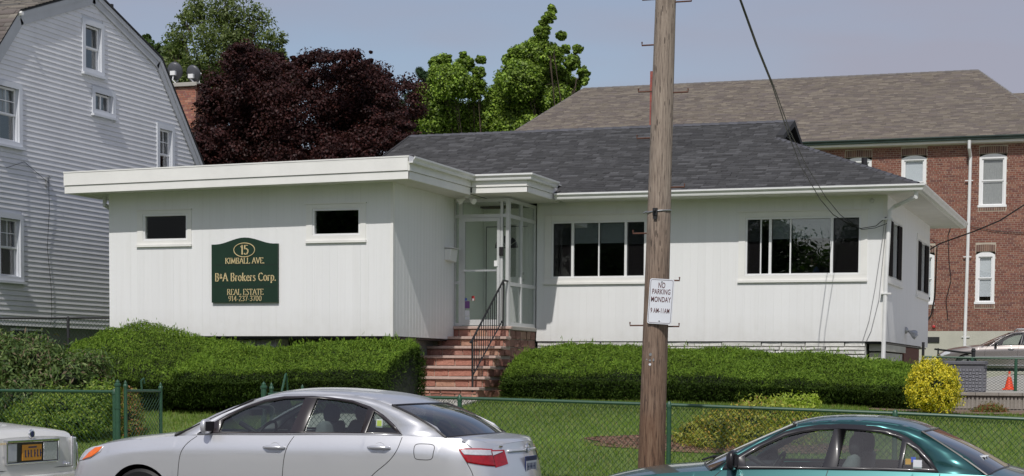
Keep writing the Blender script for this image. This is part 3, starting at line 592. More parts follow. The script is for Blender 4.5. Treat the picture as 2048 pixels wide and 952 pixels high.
# ---- bases under the siding
k = MB(); k.box(XL + 0.5, XC - 0.3, YL + 1.0, 40, 0.9, FLOOR - 0.06); k.box(XV, XR - 0.4, YR + 0.10, YB - 0.3, 0.8, FLOOR - 0.03); k.build('foundation', M['darkconc'], office)
k = MB(); k.box(XL + 0.05, XC - 0.02, YL + 0.05, 35, FLOOR - 0.06, FLOOR - 0.03); k.box(XC - 0.2, XR - 0.02, YR + 0.05, YB, FLOOR - 0.06, FLOOR - 0.03); k.build('floor_frame', M['iron'], office)
k = MB(); k.box(XV + 0.03, -4.95, YR + 0.075, YR + 0.3, 1.2, FLOOR - 0.025); k.build('stone_backing', M['whitestone'], office)
stones(FY(YR + 0.075), XV + 0.03, -4.95, 2.06, FLOOR - 0.028, office, M['whitestone'], rows=3, wmin=0.35, wmax=0.9, th=0.06, tints=None)
stones(FY(YR + 0.075), XV + 0.03, -4.95, 1.2, 2.055, office, M['whitestone'], rows=5, wmin=0.4, wmax=0.9, th=0.06, tints=None)
stones(FY(YL + 0.45), -16.15, -15.25, 1.95, FLOOR - 0.065, office, M['whitestone'], rows=2, wmin=0.35, wmax=0.7, th=0.06, tints=None)
k = MB(); k.box(-16.15, -15.25, YL + 0.455, YL + 0.9, 1.1, FLOOR - 0.065); k.build('pier', M['whitestone'], office)
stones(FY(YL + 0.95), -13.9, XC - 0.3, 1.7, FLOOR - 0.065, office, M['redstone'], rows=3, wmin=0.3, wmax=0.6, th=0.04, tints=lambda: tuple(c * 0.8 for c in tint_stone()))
k = MB(); k.box(-4.9, -4.62, YR + 0.25, 38.2, 1.2, 2.10); k.box(-4.9, -4.60, YR + 0.2, 38.6, 2.13, 2.26); k.build('side_footing', M['stucco'], office)
k = MB(); k.box(-4.75, -4.65, 38.7, 41.5, 1.2, FLOOR - 0.07); k.build('side_brickwork', mat('dark_side_brick', (0.16, 0.07, 0.05), 0.9, var=0.3, scale=20, bump=0.5), office)

# ---- flat roof of the left block and the vestibule
d_ = 0.65
FL, FRX, FYf = -19.13, -12.17, YL - 0.65
def fascia(a, b, zb0, zb1, h, th=0.045, lean=0.0, name='fascia', m=None, split=0.37):
    """two-tier fascia board between plan points a and b"""
    a, b = Vector(a), Vector(b); t = (b - a).normalized(); n = Vector((t.y, -t.x, 0))  # outward: right hand of travel
    for (v0, v1, o) in ((0.0, split, 0.0), (split + 0.02, 1.0, 0.022)):
        k = MB(); A = []
        for (p, zb) in ((a, zb0), (b, zb1)):
            for (vv, oo) in ((v0, o), (v0, o - th), (v1, o - th), (v1, o)):
                q = p + n * oo; A.append((q.x, q.y, zb + vv * h))
        k.add(A, [(0, 1, 2, 3), (7, 6, 5, 4), (0, 4, 5, 1), (1, 5, 6, 2), (2, 6, 7, 3), (3, 7, 4, 0)]); k.build(name, m or M['trim'], office)
fascia((FL, FYf, 0), (FRX, FYf, 0), 4.965, 5.045, 0.375)
fascia((FRX, FYf + 0.002, 0), (FRX, 32.78, 0), 5.045, 5.06, 0.30, split=0.45)
fascia((FL, 36, 0), (FL, FYf + 0.003, 0), 4.965, 4.965, 0.375)
k = MB(); k.hexa([(FL + .03, FYf + .03, 4.99), (FRX - .03, FYf + .03, 5.062), (FRX - .03, 35.0, 5.062), (FL + .03, 36, 4.99), (FL + .03, FYf + .03, 5.01), (FRX - .03, FYf + .03, 5.075), (FRX - .03, 35.0, 5.075), (FL + .03, 36, 5.01)]); k.build('soffit', M['soffit'], office)
k = MB(); k.hexa([(FL - .01, FYf - .03, 5.342), (FRX + .02, FYf - .03, 5.422), (FRX + .02, 34.6, 5.422), (FL - .01, 40, 5.342), (FL - .01, FYf - .03, 5.365), (FRX + .02, FYf - .03, 5.445), (FRX + .02, 34.6, 5.445), (FL - .01, 40, 5.365)]); k.build('flat_roof', M['trim'], office)
def gutter(pts, name='gutter', parent=None, m=None, s=1.0):
    """K-style gutter swept along plan points, outward is right hand of travel"""
    prof = [(0.0, 0.0), (0.07, 0.0), (0.078, 0.02), (0.082, 0.045), (0.105, 0.07), (0.12, 0.085), (0.12, 0.115), (0.11, 0.118), (0.105, 0.1), (0.07, 0.03), (0.01, 0.02), (0.0, 0.12), (-0.006, 0.12)]
    P = [Vector(p) for p in pts]; k = MB(); V = []
    for i, p in enumerate(P):
        t1 = (P[i] - P[i - 1]).normalized() if i else (P[1] - P[0]).normalized()
        t2 = (P[i + 1] - P[i]).normalized() if i < len(P) - 1 else t1
        n1 = Vector((t1.y, -t1.x, 0)).normalized(); n2 = Vector((t2.y, -t2.x, 0)).normalized(); n = (n1 + n2); n = n / max(0.3, n.dot(n1))
        for (o, z) in prof: V.append(p + n * o * s + Vector((0, 0, z * s)))
    c = len(prof); Fc = [(i * c + j, i * c + (j + 1) % c, (i + 1) * c + (j + 1) % c, (i + 1) * c + j) for i in range(len(P) - 1) for j in range(c)]
    Fc += [tuple(range(c)), tuple((len(P) - 1) * c + j for j in reversed(range(c)))]
    k.add(V, Fc); return k.build(name, m or M['gutter'], parent or office, recalc=True)
VX1, VY0 = -11.0, 32.80
gutter([(FRX + 0.022, FYf - 0.03, 5.315), (FRX + 0.022, VY0 - 0.02, 5.315), (VX1, VY0 - 0.02, 5.315), (VX1, 34.38, 5.315)])
fascia((FRX + 0.024, VY0, 0), (VX1 - 0.03, VY0, 0), 5.09, 5.09, 0.24, split=0.45); fascia((VX1 - 0.03, VY0 + 0.002, 0), (VX1 - 0.03, 34.9, 0), 5.09, 5.09, 0.24, split=0.45)
k = MB(); k.box(FRX - 0.02, VX1 - 0.06, VY0 + 0.03, 35.0, 5.082, 5.105); k.build('soffit', M['soffit'], office)
k = MB(); k.box(FRX + 0.02, VX1 - 0.0, VY0 - 0.0, 35.6, 5.40, 5.425); k.build('flat_roof', M['trim'], office)
# ---- eave of the hip roof
EX1, EY0, EY1, EZ = -3.92, 34.40, 43.35, 5.20
k = MB(); k.box(VX1 + 0.05, EX1 - 0.04, EY0 + 0.04, YR + 0.06, 5.085, 5.105); k.box(XR - 0.06, EX1 - 0.04, YR + 0.06, EY1 - 0.04, 5.085, 5.105); k.build('soffit', M['soffit'], office)
k = MB(); k.box(VX1 + 0.02, EX1, EY0 + 0.0, EY0 + 0.035, 5.07, 5.20); k.box(EX1 - 0.035, EX1 - 0.0, EY0 + 0.036, EY1, 5.07, 5.20); k.build('fascia', M['trim'], office)
gutter([(VX1 + 0.03, EY0 - 0.002, 5.085), (EX1 + 0.002, EY0 - 0.002, 5.085), (EX1 + 0.002, EY1, 5.085)])
k = MB(); k.box(VX1 + 0.03, XR, YR - 0.03, YR - 0.019, 5.03, 5.085); k.build('frieze_board', M['trim'], office)

def shingle_roof(parent, O, U, Vv, course, smax, lim, cols, wmin=0.16, wmax=0.42, th=0.009, name='shingles', top=0.5):
    """courses of separate tabs on the plane O + s*U + v*Vv (unit vectors); lim(v) -> (s0,s1)"""
    O, U, Vv = Vector(O), Vector(U).normalized(), Vector(Vv).normalized(); N = U.cross(Vv).normalized()
    if N.z < 0: N = -N
    Vl = []; C = []; Fc = []; v = 0.0; r = random.random
    while v < smax:
        s0, s1 = lim(v + course * 0.5)
        s = s0 - r() * wmin
        while s < s1:
            wd = random.uniform(wmin, wmax); a, b = max(s, s0), min(s + wd, s1); s += wd
            if b - a < 0.02: continue
            c = random.choice(cols); f = random.uniform(0.86, 1.14); c = (c[0] * f, c[1] * f, c[2] * f)
            t = th * random.choice((0.6, 1.0, 1.6)); v0 = v - (0.012 if r() < 0.5 else 0.0)
            p = [O + U * a + Vv * v0, O + U * (b - 0.004) + Vv * v0]
            q = [O + U * a + Vv * (v + course), O + U * (b - 0.004) + Vv * (v + course)]
            i = len(Vl); Vl += [p[0] + N * 0.001, p[1] + N * 0.001, p[1] + N * (t + 0.004), p[0] + N * (t + 0.004), q[1] + N * 0.003, q[0] + N * 0.003]
            Fc += [(i, i + 1, i + 2, i + 3), (i + 3, i + 2, i + 4, i + 5)]; C += [c] * 6
        v += course
    V = np.array([tuple(p) for p in Vl]); o = npmesh(name, V, np.array(Fc), 4, M['roofA'], parent, tint=np.array(C)); return kind(o, 'stuff')
RZ, RYm = 7.06, 38.9
slope = (RZ - EZ) / (RYm - EY0 - 0.0)   # 0.413
rise = Vector((0, RYm - EY0, RZ - EZ)); rl = rise.length
GX = -7.2                              # gablet plane
dark = [(0.046, 0.046, 0.048), (0.053, 0.053, 0.055), (0.040, 0.040, 0.042), (0.060, 0.060, 0.063), (0.049, 0.049, 0.052), (0.078, 0.078, 0.082)]
RLX = -15.9
gs = (3.30, 0)  # horizontal distance up the hip where the gablet starts
def lim_front(v):
    h = v * (RYm - EY0) / rl
    return (0.0, (EX1 - h if h < 3.3 else GX + 0.0) - RLX)
k = MB()   # roof deck
e0, hh = EX1, 3.30
zz = EZ + slope * hh
P = dict(a=(RLX, EY0, EZ), b=(e0, EY0, EZ), c=(e0 - hh, EY0 + hh, zz), d=(GX, EY0 + hh, zz + 0.0), e=(GX, RYm, RZ), f=(RLX, RYm, RZ), g=(e0, EY1, EZ), h=(e0 - hh, EY1 - hh + 0.0, zz), i=(RLX, EY1, EZ))
k.add([P['a'], P['b'], P['c'], P['e'], P['f'], P['g'], P['h'], P['i']], [(0, 1, 2, 3, 4), (1, 5, 6, 2), (5, 7, 4, 3, 6)])
rf = k.build('roof', M['roofbase'], office, recalc=False)
shingle_roof(rf, (RLX, EY0 - 0.02, EZ + 0.004), (1, 0, 0), rise, 0.128, rl - 0.02, lim_front, dark, wmin=0.09, wmax=0.30)
side = Vector((-hh, 0, slope * hh)); sl_ = side.length
shingle_roof(rf, (EX1 + 0.02, EY0, EZ + 0.004), (0, 1, 0), side, 0.128, sl_, lambda v: ((v * hh / sl_), (EY1 - EY0) - v * hh / sl_), dark)
k = MB(); Gp = [(GX, EY0 + 3.3 + .02, zz - 0.02), (GX, EY1 - 3.3 - .02, zz - 0.02), (GX, RYm, RZ - 0.03)]
k.add(Gp, [(0, 1, 2)]); k.build('gablet_louvre', M['gablevent'], rf)
for j in range(6):
    z = zz + 0.05 + j * 0.07; hw = (RZ - 0.08 - z) / slope
    if hw > 0.1:
        k = MB(); k.box(GX + 0.004, GX + 0.05, RYm - hw + 0.1, RYm + hw - 0.1, z, z + 0.02); k.build('louvre_slat', M['gablevent'], rf)
k = MB()
for sgn in (-1, 1):
    y1 = RYm + sgn * (RYm - EY0 - 3.25)
    k.hexa([(GX - 0.02, RYm, RZ - 0.10), (GX + 0.14, RYm, RZ - 0.10), (GX + 0.14, y1, zz - 0.05), (GX - 0.02, y1, zz - 0.05), (GX - 0.02, RYm, RZ + 0.03), (GX + 0.14, RYm, RZ + 0.03), (GX + 0.14, y1, zz + 0.06), (GX - 0.02, y1, zz + 0.06)])
k.build('gablet_rake', M['roofbase'], rf)
def capline(a, b, parent, cols, n=None, w=0.13, step=0.2):
    a, b = Vector(a), Vector(b); t = (b - a); ln = t.length; t.normalize(); side = t.cross(Vector((0, 0, 1))).normalized(); Vl, Fc, C = [], [], []
    m_ = int(ln / step)
    for i in range(m_):
        p = a + t * (ln * i / m_); q = a + t * (ln * (i + 1) / m_ + 0.02); i0 = len(Vl); c = random.choice(cols); f = random.uniform(.9, 1.1)
        for (r_, lift) in ((p, 0.03), (q, 0.018)):
            Vl += [tuple(r_ + side * w + Vector((0, 0, lift - w * 0.42))), tuple(r_ + Vector((0, 0, lift + 0.012))), tuple(r_ - side * w + Vector((0, 0, lift - w * 0.42)))]
        Fc += [(i0, i0 + 1, i0 + 4, i0 + 3), (i0 + 1, i0 + 2, i0 + 5, i0 + 4)]; C += [tuple(x * f for x in c)] * 6
    return kind(npmesh('ridge_cap', np.array(Vl), np.array(Fc), 4, M['roofA'], parent, tint=np.array(C)), 'stuff')
capline((RLX, RYm, RZ), (GX + 0.12, RYm, RZ + 0.01), rf, [(0.10, 0.10, 0.11), (0.085, 0.085, 0.095)])
capline((EX1, EY0, EZ + 0.0), (e0 - hh, EY0 + hh, zz), rf, [(0.07, 0.07, 0.078), (0.085, 0.085, 0.095)])
capline((EX1, EY1, EZ + 0.0), (e0 - hh, EY1 - hh, zz), rf, [(0.07, 0.07, 0.078)])
k = MB()
k.hexa([(RLX - 0.05, EY0 - .03, EZ - .03), (RLX - 0.0, EY0 - .03, EZ - .03), (RLX, RYm, RZ - .03), (RLX - .05, RYm, RZ - .03), (RLX - .05, EY0 - .03, EZ + .03), (RLX, EY0 - .03, EZ + .03), (RLX, RYm, RZ + .03), (RLX - .05, RYm, RZ + .03)]); k.build('rake_edge', M['roofbase'], rf)
k = MB(); k.add([(RLX, EY0, EZ - 0.2), (RLX, EY1, EZ - 0.2), (RLX, EY1, EZ), (RLX, RYm, RZ), (RLX, EY0, EZ)], [(0, 1, 2, 3, 4)]); k.build('gable_wall', M['white'], rf)
k = MB(); p = at(1808, 358, 37.0); k.cyl((-5.3, 37.0, 5.7), (-5.3, 37.0, 6.02), 0.06, 10); k.build('vent_pipe', M['blackgloss'], rf)
# downspout at the corner
k = MB(); k.tube([(EX1 - 0.05, EY0 + 0.02, 5.12), (EX1 - 0.05, EY0 + 0.03, 4.97), (-4.42, YR - 0.08, 4.86), (-4.52, YR - 0.10, 4.78), (-4.57, YR - 0.10, 3.4), (-4.60, YR - 0.10, 1.35)], 0.042, 8)
dsp = k.build('downspout', M['gutter'], office, smooth=True)
for z in (4.6, 3.2):
    k = MB(); k.box(-4.66, -4.46, YR - 0.15, YR - 0.02, z, z + 0.03); k.build('strap', M['gutter'], dsp)
# left corner drain elbow
k = MB(); k.tube([(XL - 0.12, YL + 0.05, 4.96), (XL - 0.12, YL + 0.03, 4.80), (XL - 0.06, YL + 0.3, 4.72)], 0.045, 8); k.build('drain_elbow', M['alum'], office, smooth=True)

# ---- things fixed to the office
k = thing('wall_sign', 'dark green carved signboard with gold lettering on the white wall', 'sign', (-15.67, YL - 0.05, 3.5))
sx, hw, zb_, zsh, zpk = -15.67, 0.683, 2.93, 4.005, 4.125
out = [(sx - hw, zb_), (sx + hw, zb_), (sx + hw, zsh)]
for i in range(1, 16):
    t = 1 - i / 8.0; out.append((sx + hw * t, zsh + (zpk - zsh) * (0.5 + 0.5 * math.cos(math.pi * min(1, abs(t) * 1.12)))))
out.append((sx - hw, zsh))
b = MB(); b.prism(out, lambda x, z: (x, YL - 0.03, z), lambda x, z: (x, YL - 0.075, z)); b.build('board', M['boardgreen'], k, bevel=0.004)
for z in (3.22, 3.62): b = MB(); b.box(sx - hw + .01, sx + hw - .01, YL - 0.077, YL - 0.074, z, z + 0.006); b.build('board_seam', M['black'], k)
b = MB(); b.tube([(sx + 0.0 + 0.215 * math.cos(q), YL - 0.083, 3.895 + 0.128 * math.sin(q)) for q in np.linspace(0, 2 * math.pi, 33)[:-1]], 0.0085, 5, closed=True); b.build('oval_border', M['gold'], k)
# serif stroke letters; each glyph: (width, [polylines], [serif points])
G = {
 '1': (.45, [[(.08, .82), (.24, 1), (.24, 0)]], [(.24, 0)]), '5': (.6, [[(.52, 1), (.14, 1), (.12, .58), (.32, .64), (.52, .5), (.54, .26), (.4, .03), (.2, 0), (.06, .1)]], []),
 'K': (.75, [[(.14, 0), (.14, 1)], [(.62, 1), (.16, .48)], [(.3, .6), (.68, 0)]], [(.14, 0), (.14, 1), (.62, 1), (.66, 0)]), 'I': (.34, [[(.17, 0), (.17, 1)]], [(.17, 0), (.17, 1)]),
 'M': (.95, [[(.14, 0), (.16, 1)], [(.16, 1), (.47, .1)], [(.47, .1), (.78, 1)], [(.78, 1), (.82, 0)]], [(.14, 0), (.82, 0)]),
 'B': (.66, [[(.14, 0), (.14, 1)], [(.14, 1), (.42, 1), (.53, .78), (.42, .54), (.14, .54)], [(.42, .54), (.58, .28), (.42, 0), (.14, 0)]], []),
 'A': (.76, [[(.06, 0), (.38, 1)], [(.38, 1), (.7, 0)], [(.18, .34), (.58, .34)]], [(.07, 0), (.69, 0)]), 'L': (.6, [[(.14, 1), (.14, 0), (.54, 0), (.56, .16)]], [(.14, 1)]),
 'V': (.74, [[(.06, 1), (.37, 0)], [(.37, 0), (.68, 1)]], [(.07, 1), (.67, 1)]), 'E': (.62, [[(.14, 0), (.14, 1)], [(.14, 1), (.54, 1), (.54, .86)], [(.14, .52), (.44, .52)], [(.14, 0), (.56, 0), (.56, .16)]], []),
 '.': (.26, [[(.11, .0), (.11, .09)]], []), '&': (.5, [[(.42, .35), (.2, .35), (.1, .5), (.32, .75), (.22, .88), (.13, .76), (.42, .35)]], []), ' ': (.36, [], []),
 'r': (.44, [[(.13, 0), (.13, .66)], [(.13, .5), (.26, .66), (.38, .62)]], [(.13, 0)]), 'o': (.58, [[(.29, .68), (.12, .56), (.08, .34), (.14, .1), (.29, 0), (.44, .1), (.5, .34), (.44, .58), (.29, .68)]], []),
 'k': (.6, [[(.13, 0), (.13, 1)], [(.46, .66), (.15, .3)], [(.25, .4), (.5, 0)]], [(.13, 0), (.5, 0)]), 'e': (.52, [[(.1, .36), (.44, .38), (.4, .6), (.27, .68), (.12, .54), (.08, .3), (.18, .06), (.32, 0), (.45, .1)]], []),
 's': (.44, [[(.36, .6), (.2, .67), (.1, .52), (.2, .38), (.34, .28), (.36, .1), (.2, 0), (.07, .08)]], []), 'C': (.72, [[(.62, .84), (.45, .99), (.25, .94), (.1, .72), (.08, .4), (.2, .1), (.42, 0), (.62, .12)]], []),
 'p': (.6, [[(.14, -.28), (.14, .66)], [(.14, .52), (.3, .67), (.46, .56), (.5, .32), (.4, .06), (.26, 0), (.14, .1)]], [(.14, -.28)]),
 'R': (.7, [[(.14, 0), (.14, 1)], [(.14, 1), (.42, 1), (.54, .76), (.42, .52), (.14, .5)], [(.34, .5), (.64, 0)]], [(.14, 0), (.62, 0)]), 'S': (.54, [[(.44, .86), (.28, 1), (.12, .86), (.14, .64), (.4, .42), (.46, .2), (.3, 0), (.1, .1)]], []),
 'T': (.66, [[(.33, 0), (.33, 1)], [(.06, .84), (.08, 1), (.58, 1), (.6, .84)]], [(.33, 0)]), '9': (.58, [[(.48, .66), (.4, .46), (.22, .44), (.1, .6), (.14, .9), (.3, 1), (.46, .88), (.5, .6), (.4, .16), (.2, 0)]], []),
 '4': (.6, [[(.4, 0), (.4, 1), (.06, .3), (.56, .3)]], [(.4, 0)]), '-': (.36, [[(.05, .36), (.3, .36)]], []), '2': (.58, [[(.1, .8), (.26, 1), (.44, .9), (.44, .66), (.1, .06), (.1, 0), (.52, 0), (.52, .12)]], []),
 '3': (.56, [[(.1, .86), (.26, 1), (.44, .86), (.4, .62), (.24, .54), (.46, .4), (.48, .16), (.28, 0), (.08, .1)]], []), '7': (.56, [[(.08, .84), (.1, 1), (.5, 1), (.24, 0)]], []),
 '0': (.58, [[(.29, 1), (.13, .84), (.08, .5), (.13, .16), (.29, 0), (.45, .16), (.5, .5), (.45, .84), (.29, 1)]], []),
}
def lettering(txt, cx, zb, h, wfac, y, m, parent, name='lettering', tk=0.15):
    tw = sum(G[c][0] for c in txt) * h * wfac; x = cx - tw / 2; mb = MB()
    for c in txt:
        gw, pl, se = G[c]
        for l in pl:
            for p, q in zip(l[:-1], l[1:]):
                a = Vector((x + p[0] * h * wfac, zb + p[1] * h)); b_ = Vector((x + q[0] * h * wfac, zb + q[1] * h)); d = (b_ - a); ln = d.length
                if ln < 1e-6: continue
                d /= ln; wd = h * tk * (0.42 + 0.58 * abs(d.y)) * 0.5; n = Vector((-d.y, d.x)) * wd; e = d * wd * 0.5
                Q = [a - e - n, b_ + e - n, b_ + e + n, a - e + n]
                mb.hexa([(v.x, y, v.y) for v in Q] + [(v.x * 0.9 + 0.1 * (a.x + b_.x) / 2, y - 0.008, v.y * 0.9 + 0.1 * (a.y + b_.y) / 2) for v in Q])
        for (sx_, sz_) in se:
            X_, Z_ = x + sx_ * h * wfac, zb + sz_ * h; s_ = h * 0.105; t_ = h * 0.035; zc = Z_ + (t_ if sz_ < .5 else -t_)
            mb.box(X_ - s_, X_ + s_, y - 0.006, y, zc - t_, zc + t_)
        x += gw * h * wfac
    return mb.build(name, m, parent)
ys_ = YL - 0.0755
lettering('15', sx + 0.0, 3.815, 0.165, 0.95, ys_, M['gold'], k, tk=.16)
lettering('KIMBALL AVE.', sx + 0.01, 3.645, 0.105, 1.05, ys_, M['gold'], k, tk=.145)
lettering('B&A Brokers Corp.', sx + 0.02, 3.325, 0.145, 0.98, ys_, M['gold'], k, tk=.145)
lettering('REAL ESTATE', sx + 0.015, 3.055 + 0.015, 0.105, 1.04, ys_, M['gold'], k, tk=.125)
lettering('914-237-3700', sx + 0.01, 2.945 + 0.02 - 0.01, 0.095, 1.15, ys_, M['gold'], k, tk=.12)

mbx = thing('mailbox', 'small white metal mailbox on the side wall left of the glass door', 'mailbox', (-12.6, 33.0, 3.83))
b = MB(); b.prism([(32.84, 3.83), (33.20, 3.80), (33.20, 4.05), (32.84, 4.05)], lambda y, z: (XC + 0.02, y, z), lambda y, z: (XC + 0.13 + (z - 3.8) * 0.12, y, z)); b.build('box', M['vinyl'], mbx, bevel=0.006)
b = MB(); b.hexa([(XC + 0.02, 32.82, 4.07), (XC + 0.02, 33.22, 4.07), (XC + 0.21, 33.22, 4.055), (XC + 0.21, 32.82, 4.055), (XC + 0.02, 32.82, 4.085), (XC + 0.02, 33.22, 4.085), (XC + 0.21, 33.22, 4.066), (XC + 0.21, 32.82, 4.066)]); b.build('lid', M['vinyl'], mbx)
sp = thing('porch_spotlight', 'twin white spotlight under the porch soffit above the glass door', 'light fixture', (-12.3, 33.0, 5.08))
b = MB(); b.lathe([(0.06, 0), (0.06, -0.03), (0.03, -0.05)], (-12.33, 33.05, 5.08), 10); b.build('mount', M['vinyl'], sp)
for s_ in (-1, 1):
    b = MB(); c = Vector((-12.33 + s_ * 0.05, 33.05, 5.02)); d = Vector((s_ * 0.8, -0.5, -0.5)).normalized()
    b.tube([c, c + d * 0.05, c + d * 0.09, c + d * 0.15], [0.022, 0.03, 0.055, 0.06], 10); b.build('lamp_head', M['trim'], sp, smooth=True)
sp = thing('wall_floodlight', 'small twin floodlight low on the right side wall of the office', 'light fixture', (XR, 38.4, 2.6))
b = MB(); b.lathe([(0.07, 0.02), (0.07, 0.05), (0.03, 0.08)], (XR, 38.3, 2.6), 10, axis='x'); b.build('mount', M['galv'], sp)
for s_ in (0, 1):
    b = MB(); c = Vector((XR + 0.09, 38.3, 2.58)); d = Vector((0.7, 0.9 - 0.9 * s_, -0.25 - .3 * s_)).normalized(); b.tube([c, c + d * 0.07, c + d * 0.13, c + d * 0.2], [0.02, 0.035, 0.06, 0.065], 10); b.build('lamp_head', M['galv'], sp, smooth=True)
sp = thing('corner_sensor', 'small grey dome sensor under the right front eave of the office', 'sensor', (-4.9, 35.05, 4.97))
b = MB(); b.lathe([(0.045, 0), (0.045, -0.03), (0.03, -0.06), (0.01, -0.07)], (-4.87, YR - 0.02, 4.98), 10, axis='y'); b.build('housing', M['alum'], sp, smooth=True)

# ---- person sitting in the office behind the right window
def skinned(name, nodes, edges, m, parent, sub=2):
    me = bpy.data.meshes.new(name); off = wloc(parent)
    me.from_pydata([tuple(Vector(n[0]) - off) for n in nodes], edges, []); me.materials.append(m)
    o = bpy.data.objects.new(name, me); COL.objects.link(o); o.parent = parent
    sk = o.modifiers.new('skin', 'SKIN')
    for v, n in zip(me.skin_vertices[0].data, nodes): v.radius = (n[1], n[1] if len(n) < 3 else n[2])
    me.skin_vertices[0].data[0].use_root = True
    ss = o.modifiers.new('sub', 'SUBSURF'); ss.levels = sub; ss.render_levels = sub
    dg = bpy.context.evaluated_depsgraph_get(); ev = o.evaluated_get(dg); nm = bpy.data.meshes.new_from_object(ev); nm.materials.clear(); nm.materials.append(m)
    o.modifiers.clear(); o.data = nm
    for p in nm.polygons: p.use_smooth = True
    return o
px_, py_ = -6.02, 36.1; sz = FLOOR + 0.47 + 0.35
per = thing('person', 'person in a blue shirt sitting behind the right front window', 'person', (px_, py_, FLOOR + 0.02))
N_ = [((px_, py_, sz + 0.05), .15, .12), ((px_ - .02, py_, sz + 0.28), .15, .11), ((px_ - .05, py_, sz + 0.48), .16, .10), ((px_ - .06, py_, sz + 0.58), .06), ((px_ - .08, py_, sz + 0.66), .055),
      ((px_ - .08, py_ - .19, sz + .47), .07), ((px_ - .10, py_ - .23, sz + .22), .05), ((px_ - .34, py_ - .14, sz + .12), .035),
      ((px_ - .08, py_ + .19, sz + .47), .07), ((px_ - .10, py_ + .23, sz + .22), .05), ((px_ - .34, py_ + .14, sz + .12), .035),
      ((px_ - .2, py_ - .1, sz), .09), ((px_ - .5, py_ - .12, sz), .07), ((px_ - .52, py_ - .12, sz - .38), .05), ((px_ - .6, py_ - .12, sz - .78), .04),
      ((px_ - .2, py_ + .1, sz), .09), ((px_ - .5, py_ + .12, sz), .07), ((px_ - .52, py_ + .12, sz - .38), .05), ((px_ - .6, py_ + .12, sz - .78), .04)]
body = skinned('body', N_, [(0, 1), (1, 2), (2, 3), (3, 4), (2, 5), (5, 6), (6, 7), (2, 8), (8, 9), (9, 10), (0, 11), (11, 12), (12, 13), (13, 14), (0, 15), (15, 16), (16, 17), (17, 18)], M['blueshirt'], per)
hx, hz = px_ - .09, sz + .78
skinned('head', [((hx, py_, hz - .12), .05), ((hx - .01, py_, hz - .04), .075), ((hx, py_, hz + .04), .085), ((hx + .01, py_, hz + .10), .06), ((hx - .095, py_, hz - .0), .014), ((hx - .08, py_, hz - .06), .02)], [(0, 1), (1, 2), (2, 3), (2, 4), (1, 5)], M['skin'], per)
skinned('hair', [((hx + .03, py_, hz + .04), .088), ((hx + .01, py_, hz + .10), .075), ((hx + .05, py_, hz - .03), .06)], [(0, 1), (0, 2)], M['hair'], per)
for s_ in (-1, 1):
    h0 = Vector((px_ - .34, py_ + s_ * .14, sz + .12)); nd = [(h0, .03), (h0 + Vector((-.07, 0, -.01)), .03, .016)]; ed = [(0, 1)]
    for f_ in range(4):
        a = h0 + Vector((-.10, (f_ - 1.5) * .019, -.01)); b_ = a + Vector((-.035, 0, -.004)); c_ = b_ + Vector((-.026 + abs(f_ - 1.3) * .005, 0, -.02)); i = len(nd)
        nd += [(a, .009), (b_, .008), (c_, .007)]; ed += [(1, i), (i, i + 1), (i + 1, i + 2)]
    i = len(nd); nd += [(h0 + Vector((-.04, -s_ * .035, -.005)), .01), (h0 + Vector((-.075, -s_ * .05, -.01)), .009)]; ed += [(0, i), (i, i + 1)]
    skinned('hand', nd, ed, M['skin'], per, sub=1)
ch = thing('office_chair', 'dark office chair under the seated person inside the right window', 'chair', (px_ + .05, py_, FLOOR + .02))
b = MB(); b.box(px_ - .3, px_ + .2, py_ - .25, py_ + .25, sz - .14, sz - .06); b.build('seat', M['rooma'], ch, bevel=.02)
b = MB(); b.box(px_ + .19, px_ + .25, py_ - .22, py_ + .22, sz, sz + .5); b.build('backrest', M['rooma'], ch, bevel=.02)
b = MB(); b.cyl((px_, py_, FLOOR + .1), (px_, py_, sz - .14), .03, 8); b.build('stem', M['rooma'], ch)
b = MB(); b.lathe([(.28, 0), (.28, .03), (.05, .09)], (px_, py_, FLOOR + .021), 5); b.build('base', M['rooma'], ch)
b = thing('office_desk', 'dark desk beside the seated person inside the right window', 'desk', (px_ - .75, py_, FLOOR + .02))
q = MB(); q.box(px_ - 1.2, px_ - .30, py_ - .5, py_ + .6, FLOOR + .86, FLOOR + .90); q.build('top', M['rooma'], b)
for u in (-1.15, -.36):
    q = MB(); q.box(px_ + u - .02, px_ + u + .02, py_ - .45, py_ + .55, FLOOR + .02, FLOOR + .86); q.build('leg', M['rooma'], b)
# ================================================================== grey-white gambrel house on the left
gh = thing('gambrel_house', 'tall grey white clapboard house with steep barn style roof at left', 'house', (-25, 34.5, 1.4))
GXp = -21.5; GC = 34.45
FXg = FX(GXp)
def gprof(z):
    """half depth of the gable at height z"""
    if z <= 5.45: return 5.6
    if z <= 8.78: return 5.75 - (z - 5.45) * (5.75 - 2.78) / (8.78 - 5.45)
    return max(0.0, 2.78 - (z - 8.78) * 2.78 / (9.74 - 8.78))
gw = [((34.00, 34.86, 8.03, 9.17), 2, 0), ((34.37, 35.31, 7.20, 7.78), 0, 0), ((37.10, 37.90, 6.0, 7.36), 2, 1), ((30.85, 31.76, 6.14, 7.41), 2, 1), ((30.85, 31.76, 3.44, 4.80), 2, 1)]
holes = [(o[0] + 0.13, o[1] - 0.13, o[2] + 0.12, o[3] - 0.12) for o, _, _ in gw]
k = MB()
z = 2.55
while z < 9.7:
    hw = gprof(z + 0.05) ; 
    for c, d in sub(GC - hw, GC + hw, [(h[0], h[1]) for h in holes if h[2] < z + .1 and h[3] > z]): k.fb(FXg, c, d, z, min(z + 0.1, 9.7), -0.14, -0.004)
    z += 0.1
k.box(-34, GXp - 0.14, GC - 5.6, GC - 5.46, 2.55, 5.5); k.box(-34, GXp - 0.14, GC + 5.46, GC + 5.6, 2.55, 5.5); k.build('wall', M['claptrim'], gh)
z = 2.55; n = 0
